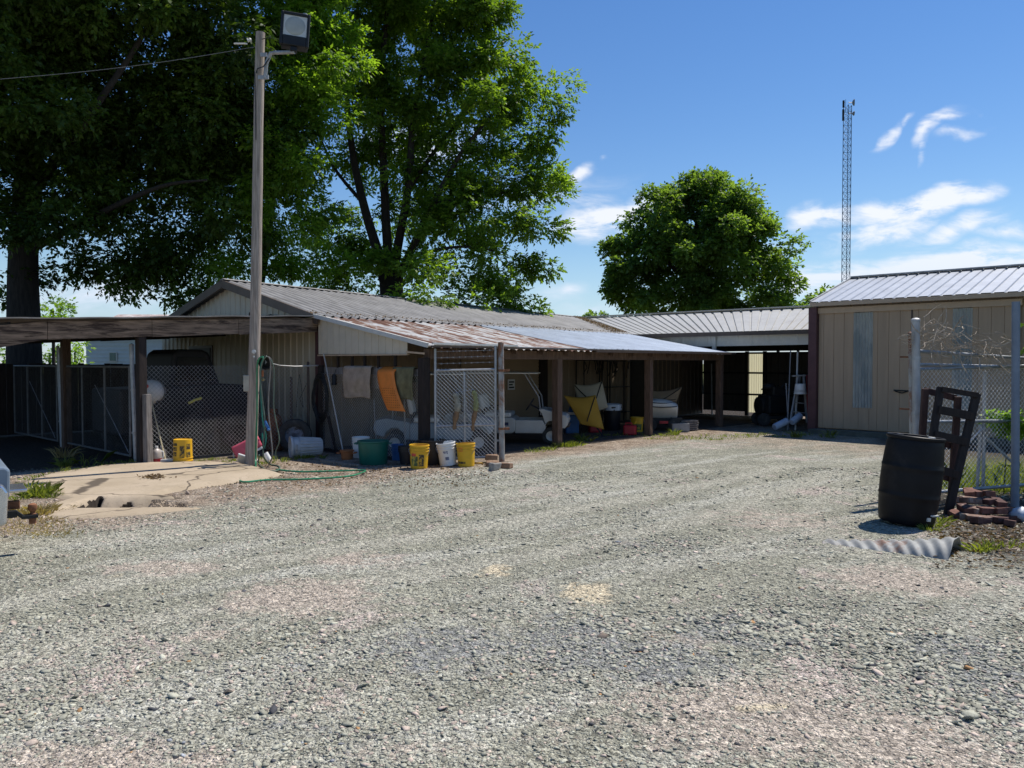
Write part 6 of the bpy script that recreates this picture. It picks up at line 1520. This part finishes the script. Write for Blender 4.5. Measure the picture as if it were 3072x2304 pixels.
# multi-stemmed ash behind the shed roof
Y3 = 25; b3 = Vector((AT(1180, 1100, 25.5).x, 25.5, 0)); A3 = lambda px, py, dy=0: AT(px, py, 25 + dy)
st = A3(1175, 880, .5)
limbs = [([b3, st, A3(1165, 830)], .42, .34), ([st, A3(1135, 760), A3(1090, 610), A3(1055, 440), A3(1040, 250), A3(1060, 40)], .19, .05), ([st, A3(1160, 700), A3(1150, 480), A3(1140, 260), A3(1160, 60), A3(1180, -200)], .17, .05),
         ([st, A3(1190, 760), A3(1225, 560, -.5), A3(1240, 360, -.5), A3(1280, 150, -.5), A3(1320, -100)], .17, .04), ([st, A3(1225, 770, -.5), A3(1300, 610, -1), A3(1390, 450, -1), A3(1500, 320, -1)], .16, .03), ([A3(1230, 560, -.5), A3(1330, 420, 0), A3(1440, 300, .5), A3(1560, 220, 1)], .08, .02),
         ([A3(1300, 610, -1), A3(1450, 590, -.5), A3(1580, 560, 0)], .06, .015), ([A3(1225, 770, -.5), A3(1380, 740, -1), A3(1520, 760, -1.5)], .07, .015), ([A3(1090, 610), A3(1000, 500, .5), A3(950, 380, 1)], .07, .02)]
crowns = [(1180, 40, 25, 190, 130, 2.2), (1380, 60, 25, 140, 130, 2.0), (1100, 230, 25.5, 130, 120, 1.8), (1290, 230, 24.5, 160, 110, 1.9), (1440, 200, 25, 110, 90, 1.5), (1530, 250, 25, 110, 70, 1.2), (1600, 290, 25, 90, 65, 1.0), (1400, 360, 24.5, 170, 100, 1.8), (1580, 400, 25, 105, 70, 1.2), (1210, 400, 26, 130, 90, 1.5), (1090, 480, 26.5, 110, 90, 1.2),
          (1330, 520, 24.5, 150, 90, 1.6), (1500, 540, 25, 140, 75, 1.5), (1610, 610, 25, 95, 75, 1.2), (1130, 620, 27, 110, 70, 1.0), (1420, 660, 24.5, 150, 80, 1.6), (1560, 700, 25, 110, 70, 1.2), (1280, 690, 25.5, 110, 80, 1.3), (1480, 790, 24.5, 110, 70, 1.2), (1340, 800, 24.5, 120, 70, 1.2), (1080, 780, 26.5, 130, 70, 1.0), (1010, 690, 26.5, 100, 90, 1.0), (1060, 860, 26.5, 160, 50, .8),
          (1240, 640, 23.8, 70, 50, .7), (1080, 360, 24, 80, 60, .8), (1240, 320, 24, 90, 60, .8), (1200, 800, 24, 60, 40, .6), (1250, 830, 22.2, 80, 60, .7), (1290, 880, 21.4, 75, 45, .6), (1370, 900, 23, 70, 45, .7), (1420, 910, 22.8, 60, 42, .6), (1560, 860, 24, 70, 60, .8), (1500, 910, 24.3, 80, 45, .6), (1590, 930, 24.6, 60, 35, .5), (1200, -140, 25, 300, 150, 3), (1640, 500, 25, 60, 50, .8), (1600, 790, 24.8, 60, 40, .7)]
tree('ash_tree', 'tall many-stemmed ash tree rising behind the long shed roof', b3, crowns, limbs, LEAF_A, .84, .55, 74, .14, .26)
# round maple beyond the open shed
b4 = Vector((AT(2090, 1100, 48).x, 48, 0)); A4 = lambda px, py, dy=0: AT(px, py, 48 + dy)
limbs = [([b4, A4(2090, 940), A4(2095, 820), A4(2090, 680), A4(2110, 590)], .42, .08), ([A4(2095, 860), A4(1990, 780), A4(1900, 720)], .18, .04), ([A4(2095, 850), A4(2200, 770), A4(2300, 720)], .18, .04), ([A4(2092, 800), A4(2020, 680), A4(1990, 590)], .12, .03), ([A4(2092, 780), A4(2170, 660), A4(2220, 590)], .12, .03)]
crowns = [(2090, 760, 48, 190, 130, 4.2), (2010, 620, 48, 110, 85, 3), (2100, 590, 48, 90, 65, 2.5), (2200, 620, 48, 110, 85, 3), (1930, 730, 48, 110, 100, 3), (2260, 740, 48, 110, 95, 3), (2320, 800, 48, 75, 60, 2), (1870, 790, 48, 75, 65, 2.2), (1900, 870, 48, 110, 65, 2.5), (2060, 890, 47, 150, 60, 3), (2230, 880, 48, 140, 65, 3), (2020, 560, 48, 70, 45, 1.6), (2150, 565, 48, 45, 50, 1.4), (2240, 585, 48, 50, 50, 1.4), (2160, 690, 46, 120, 90, 2.5), (1850, 830, 48, 45, 60, 1.4), (2350, 850, 48, 45, 45, 1.4), (1835, 760, 48, 28, 26, 1), (1960, 590, 48, 34, 34, 1), (2060, 545, 48, 34, 26, 1), (2290, 660, 48, 36, 34, 1), (2370, 800, 48, 26, 30, 1), (1905, 650, 48, 30, 26, 1)]
crowns = [(2093 + (a_ - 2093) * .95, b_ + 4, c_, d_ * .90, e_ * .92, f_) for (a_, b_, c_, d_, e_, f_) in crowns]
tree('maple_tree', 'round full maple tree standing beyond the open shed roof', b4, crowns, limbs, LEAF_M, .62, .74, 100, .20, .40, 5, .32)
# distant small trees on the skyline
TG = 'far trees on the skyline'
for (px, py, Y, rx, ry, lab) in ((2335, 915, 95, 32, 22, 'low far tree on the skyline just right of the maple'), (2395, 922, 110, 26, 12, 'small far tree on the skyline left of the tan building'), (2466, 885, 70, 22, 24, 'sunlit far tree peeping over the tan building roof end'), (1785, 948, 120, 26, 9, 'tiny far tree above the far end of the long shed roof'), (2430, 915, 90, 16, 22, 'narrow far tree at the tan building corner')):
    base = Vector((AT(px, 1000, Y).x, Y, 0)); top = AT(px, py, Y)
    tree('far_tree', lab, base, [(px, py, Y, rx, ry, rx / F * Y), (px - rx * .5, py + ry * .6, Y, rx * .7, ry * .7, rx / F * Y)], [([base, base.lerp(top, .6), top], .25, .06)], LEAF_M, .5, .7, 22, .40, .4, 5, .4, TG)
# sunlit bushes seen under and over the carport
SG = 'sunlit bushes beyond the carport'
for (px, py, Y, rx, ry, lab) in ((160, 930, 32, 70, 70, 'sunlit bush rising above the carport roof beside the trunk'), (150, 1060, 33, 60, 60, 'sunlit bush seen under the carport roof beside the trunk'), (225, 1055, 34, 50, 60, 'sunlit bush beside the pale sided house'), (10, 1080, 26, 60, 60, 'dark bush behind the carport left end')):
    base = Vector((AT(px, 1000, Y).x, Y, 0))
    tree('bush', lab, base, [(px, py, Y, rx, ry, 1.0), (px + 12, py + ry * .8, Y, rx * .8, ry * .8, .9)], [([base, AT(px, py + ry, Y), AT(px, py, Y)], .09, .03)], LEAF_B, .5, .45, 30, .16, .25, 5, .2, SG)
# ivy-clad tree whose shade falls over the bricks, mostly outside the frame
b5 = Vector((6.9, 9.3, 0))
t = thing_w('roadside_tree', 'leafy tree at the right edge shading the bricks and the fence corner', 'tree', b5)
m = MB(); limb(m, [b5, b5 + Vector((.05, .05, 1.5)), b5 + Vector((.2, .2, 3)), b5 + Vector((.5, .3, 5))], .17, .06); m.build('trunk', BARK, t, smooth=True)
V, Fc, T = crown([((8.25, 9.7, 3.4), (1.0, 1.2, .8)), ((9.0, 9.4, 4.5), (1.1, 1.4, .9)), ((6.75, 9.4, 2.1), (.26, .3, .26)), ((7.35, 9.1, 1.7), (.5, .5, .7)), ((8.2, 9.0, 2.4), (.8, .8, .8)), ((10.0, 9.6, 4.4), (1.2, 1.4, 1))], .85, .34, 44, .12, .3, 7, .2)
np_mesh('crown', V, Fc, LEAF_A, t, tint=T)
t = thing_w('vine_shoot', 'fresh light green shoots growing through the fence by the blue-grey post', 'plant', G(3010, 1440))
V, Fc, T = crown([(tuple(AT(3012, 1258, 9.75)), (.10, .08, .14)), (tuple(AT(3062, 1262, 9.7)), (.08, .08, .14)), (tuple(AT(3020, 1290, 9.75)), (.06, .05, .08)), (tuple(AT(2990, 1248, 9.75)), (.06, .05, .05))], 2.2, .06, 9, .075, .34, 3, .06)
np_mesh('leaves', V, Fc, LEAF_B, t, tint=T)
m = MB(); m.tube([Vector((AT(3012, 1400, 9.75).x, 9.75, 0)), AT(3020, 1340, 9.75), AT(3012, 1258, 9.75), AT(3062, 1255, 9.7)], .007, 5); m.build('stem', BARK, t)
# weeds and grasses at the foot of things: too many blades to count
def blades(spots):
    Vs, Fs, Ts = [], [], []; off = 0
    for (c, n, h, sp, kind) in spots:
        n = int(n); a = nr.rand(n) * 6.283; r = sp * nr.rand(n) ** .6
        base = np.stack([c[0] + r * np.cos(a), c[1] + r * np.sin(a) * .7, np.full(n, 0.0)], -1)
        d = np.stack([np.cos(a) * nr.uniform(.1, .9, n), np.sin(a) * nr.uniform(.1, .9, n), np.ones(n)], -1) + nr.normal(0, .25, (n, 3)); d /= np.linalg.norm(d, axis=1, keepdims=True)
        hh = h * nr.uniform(.4, 1.1, n)[:, None]; s = np.cross(d, unit(n)); s /= np.linalg.norm(s, axis=1, keepdims=True) + 1e-9; wd = (.0035 + .01 * h) * nr.uniform(.6, 1.4, n)[:, None]
        mid = base + d * hh * .6; tip = base + d * hh + np.array([0, 0, -.18]) * hh + np.stack([np.cos(a), np.sin(a), 0 * a], -1) * hh * .25
        V = np.stack([base - s * wd, base + s * wd, mid + s * wd * .8, tip, mid - s * wd * .8], 1)
        F_ = np.arange(5 * n).reshape(-1, 5) + off; off += 5 * n
        Vs.append(V.reshape(-1, 3)); Fs.append(F_); Ts.append(np.repeat(np.repeat(np.clip(nr.normal(.5, .25, (n, 1)), 0, 1), 5, 0), 3, 1))
    return np.concatenate(Vs), np.concatenate(Fs), np.concatenate(Ts)
sp = []
def W(px, py, n, h, s): sp.append((G(px, py), n, h, s, 0))
for px in range(90, 430, 14): W(px + rnd.uniform(-6, 6), 1446 - (px - 90) * .155 + rnd.uniform(-16, -2), 20, rnd.uniform(.04, .10), .12)
W(195, 1398, 90, .20, .10); W(175, 1412, 40, .10, .15)
W(275, 1398, 10, .35, .12); W(255, 1395, 10, .25, .2); W(330, 1394, 40, .10, .15); W(385, 1392, 40, .10, .15)
W(110, 1492, 170, .20, .16); W(135, 1485, 150, .22, .16); W(85, 1470, 90, .16, .14); W(155, 1495, 80, .14, .12); W(60, 1500, 60, .12, .12)
for px in range(600, 740, 16): W(px, 1384 + rnd.uniform(-6, 4), 22, .07, .1)
for px in range(780, 860, 14): W(px, 1388 + rnd.uniform(-10, 6), 26, .10, .1)
W(905, 1376, 70, .10, .10); W(930, 1374, 60, .10, .08); W(880, 1380, 30, .07, .08); W(968, 1375, 40, .10, .05)
W(1690, 1340, 190, .16, .22); W(1720, 1338, 120, .15, .2); W(1650, 1350, 70, .12, .15); W(1605, 1356, 50, .12, .2); W(1745, 1322, 60, .25, .12); W(1760, 1326, 40, .2, .15)
for px in range(1780, 2440, 15): W(px + rnd.uniform(-8, 8), 1318 - abs(px - 2080) * .02 + rnd.uniform(-14, 4), rnd.choice((14, 22, 34)), rnd.uniform(.05, .12), .16)
W(2022, 1305, 60, .22, .12); W(1995, 1308, 30, .16, .1); W(2390, 1312, 80, .20, .12); W(2490, 1313, 34, .26, .10); W(2470, 1312, 20, .16, .1)
for k in range(46): W(2850 + rnd.uniform(0, 240), 1470 + rnd.uniform(-55, 12), 40, rnd.uniform(.12, .30), .22)
W(2800, 1580, 90, .10, .15); W(2815, 1566, 90, .10, .14); W(2790, 1592, 60, .08, .1); W(2960, 1650, 60, .12, .12); W(2930, 1655, 50, .10, .10); W(3010, 1640, 40, .1, .2)
V, Fc, T = blades(sp)
tag(np_mesh('weeds', V, Fc, WEED, tint=T), 'low green weeds and grass tufts along the fences and walls', 'weeds', kind='stuff')
sp = []
for k in range(60): W(30 + rnd.uniform(-40, 170), 1520 + rnd.uniform(0, 90) - 0, 22, .05, .2)
W(100, 1545, 160, .16, .2); W(70, 1550, 120, .14, .2); W(130, 1535, 90, .14, .15); W(195, 1372, 60, .28, .16)
V, Fc, T = blades(sp)
tag(np_mesh('dry_grass', V, Fc, STRAW, tint=T), 'dry straw-coloured grass and litter by the hitch at the left edge', 'dry grass', kind='stuff')
# dead leaves: roof valley, fence foot, shaded corner
n = 2600
bb = nr.rand(n) * 3.6; wv_ = nr.rand(n) ** 1.6; a_ = 10.4 + .645 * bb - .03 - wv_ * (.35 + .45 * (1 - bb / 3.6)) - .05; b_ = B0 + .06 + bb
z_ = 2.56 - .009 * a_ + ((3.47 - .0235 * a_) - (2.56 - .009 * a_)) * ((b_ - B0) / (B1 - B0)) + .035 + .02 * nr.rand(n)
C = np.array([tuple(LOC(x, y, z)) for x, y, z in zip(a_, b_, z_)])
m2 = 700; ga = nr.uniform(-.2, 9.8, m2); gb = B0 - .0 + nr.normal(.08, .07, m2)
C2 = np.array([tuple(LOC(x, y, ze(x) + .03 + .25 * max(0, y - B0) + .012 * nr.rand())) for x, y in zip(ga, gb)])
m3 = 1500; pxs = nr.uniform(2790, 3090, m3); pys = 1600 + nr.normal(0, 45, m3)
C3 = np.array([tuple(G(x, min(max(y, 1540), 1700), .012)) for x, y in zip(pxs, pys)])
m4 = 1300; C4 = np.array([tuple(G(x, y, .012)) for x, y in zip(nr.uniform(560, 1480, m4), 1392 + nr.rand(m4) ** 1.5 * 70)])
C4 = C4[polydist(C4[:, 0], C4[:, 1], SLAB) < 0]
m5 = 220; C5 = np.array([tuple(G(x, y, .055)) for x, y in zip(nr.normal(462, 18, m5), nr.normal(1430, 3.5, m5))])
CC = np.concatenate([C, C2, C3, C4, C5]); nn = len(CC)
D = np.stack([nr.normal(0, 1, nn), nr.normal(0, 1, nn), nr.normal(0, .25, nn)], -1)
V, Fc, T = leaf_quads(CC, D, nr.uniform(.025, .055, nn), nr.uniform(.008, .016, nn), np.repeat(nr.rand(nn, 1), 3, 1))
tag(np_mesh('leaf_litter', V, Fc, DRYLEAF, tint=T), 'brown dead leaves gathered in the roof valley and along the fences', 'dead leaves', kind='stuff')

# ------------------------------------------------------------------ house and far roof beyond the carport
Yh = 38
p0 = AT(258, 1085, Yh); p1 = AT(640, 1085, Yh)
t = thing_w('house', 'small pale lap-sided house beyond the carport', 'house', Vector((p0.x + 3, Yh + 2, 0)))
m = MB(); m.ribs((p0.x, Yh, -.2), (p0.x, Yh, 3.05), (p1.x, Yh, 3.05), (p1.x, Yh, -.2), .19, .03, 'lap'); m.box(p0.x + .01, p0.x + .06, Yh + .05, Yh + 4, 0, 3); m.box(p0.x, p1.x, Yh + 3.9, Yh + 4, 0, 3); m.build('wall', SIDING, t)
rm = M('faded_roof', (.46, .36, .32), .8, 0, .2, 5, dirt=(.6, .56, .52), dlo=.5, dhi=.6)
m = MB(); m.slab([(p0.x - .3, Yh - .3, 2.98), (p1.x + .3, Yh - .3, 2.98), (p1.x + .3, Yh + 2, 4.05), (p0.x + .6, Yh + 2, 4.05)], .06); m.slab([(p0.x + .6, Yh + 2, 4.05), (p1.x + .3, Yh + 2, 4.05), (p1.x + .3, Yh + 4.3, 2.98), (p0.x - .3, Yh + 4.3, 2.98)], .06); m.build('roof', rm, t)
wq = AT(340, 1068, Yh); m = MB(); m.box(wq.x - .20, wq.x + .20, Yh - .05, Yh - .02, wq.z - .28, wq.z + .2); wn_ = m.build('window', OFFWHITE, t)
m = MB(); m.box(wq.x - .15, wq.x + .15, Yh - .06, Yh - .051, wq.z - .23, wq.z + .15); m.build('pane', M('green_pane', (.12, .2, .17), .2, 0, .1), wn_)

# ------------------------------------------------------------------ lattice mast
Ym = 56; mb_ = AT(2535, 1100, Ym); mb_.z = 0; mt_ = AT(2543, 318, Ym)
t = thing_w('radio_mast', 'slim steel lattice radio mast with dishes at its top', 'mast', mb_)
hw = .27; legs = [Vector((-hw * 1.1, 0, 0)), Vector((hw * .8, -.15, 0)), Vector((-hw * .35, -.32, 0))]
m = MB(); H = mt_.z; lean = Vector((mt_.x - mb_.x, 0, 0))
for l in legs: m.tube([mb_ + l, mb_ + l + lean + Vector((0, 0, H))], .024, 6)
m.build('legs', STEELBLUE, t)
m = MB(); nst = 42
for k in range(nst):
    u0, u1 = k / nst, (k + 1) / nst
    for i in range(3):
        a_, c_ = legs[i], legs[(i + 1) % 3]; q0 = mb_ + lean * u0 + Vector((0, 0, H * u0)); q1_ = mb_ + lean * u1 + Vector((0, 0, H * u1))
        m.tube([q0 + a_, q1_ + c_], .011, 4, cap=False); m.tube([q0 + c_, q1_ + a_], .011, 4, cap=False); m.tube([q0 + a_, q0 + c_], .011, 4, cap=False)
m.build('lattice', STEELBLUE, t)
tp = mb_ + lean + Vector((0, 0, H))
for (px, py, r, ax) in ((2556, 308, .24, (1, -.3, 0)), (2556, 340, .16, (1, -.2, -.1))):
    m = MB(); c = AT(px, py, Ym - .1); m.lathe([(0, 0), (r * .5, .03), (r * .85, .09), (r, .15), (r * .97, .16), (r * .5, .06), (0, .03)], c, ax, 22); m.tube([c, c - Vector((.25, 0, 0))], .03, 6); m.build('dish', M('dish_grey', (.25, .25, .27), .5, 0, .1), t, smooth=True)
for (px, py, h) in ((2530, 345, .8), (2531, 312, .5)):
    m = MB(); c = AT(px, py, Ym - .2); m.box(c.x - .07, c.x + .05, c.y - .05, c.y + .05, c.z - h / 2, c.z + h / 2); m.tube([c + Vector((.1, 0, .1)), c + Vector((0, 0, .1))], .02, 5); m.build('panel_antenna', BLACKM, t, bevel=.01)
m = MB(); c = AT(2537, 298, Ym - .3); m.tube([c - Vector((0, 0, .9)), c], .015, 5); m.build('whip_antenna', STEELBLUE, t)
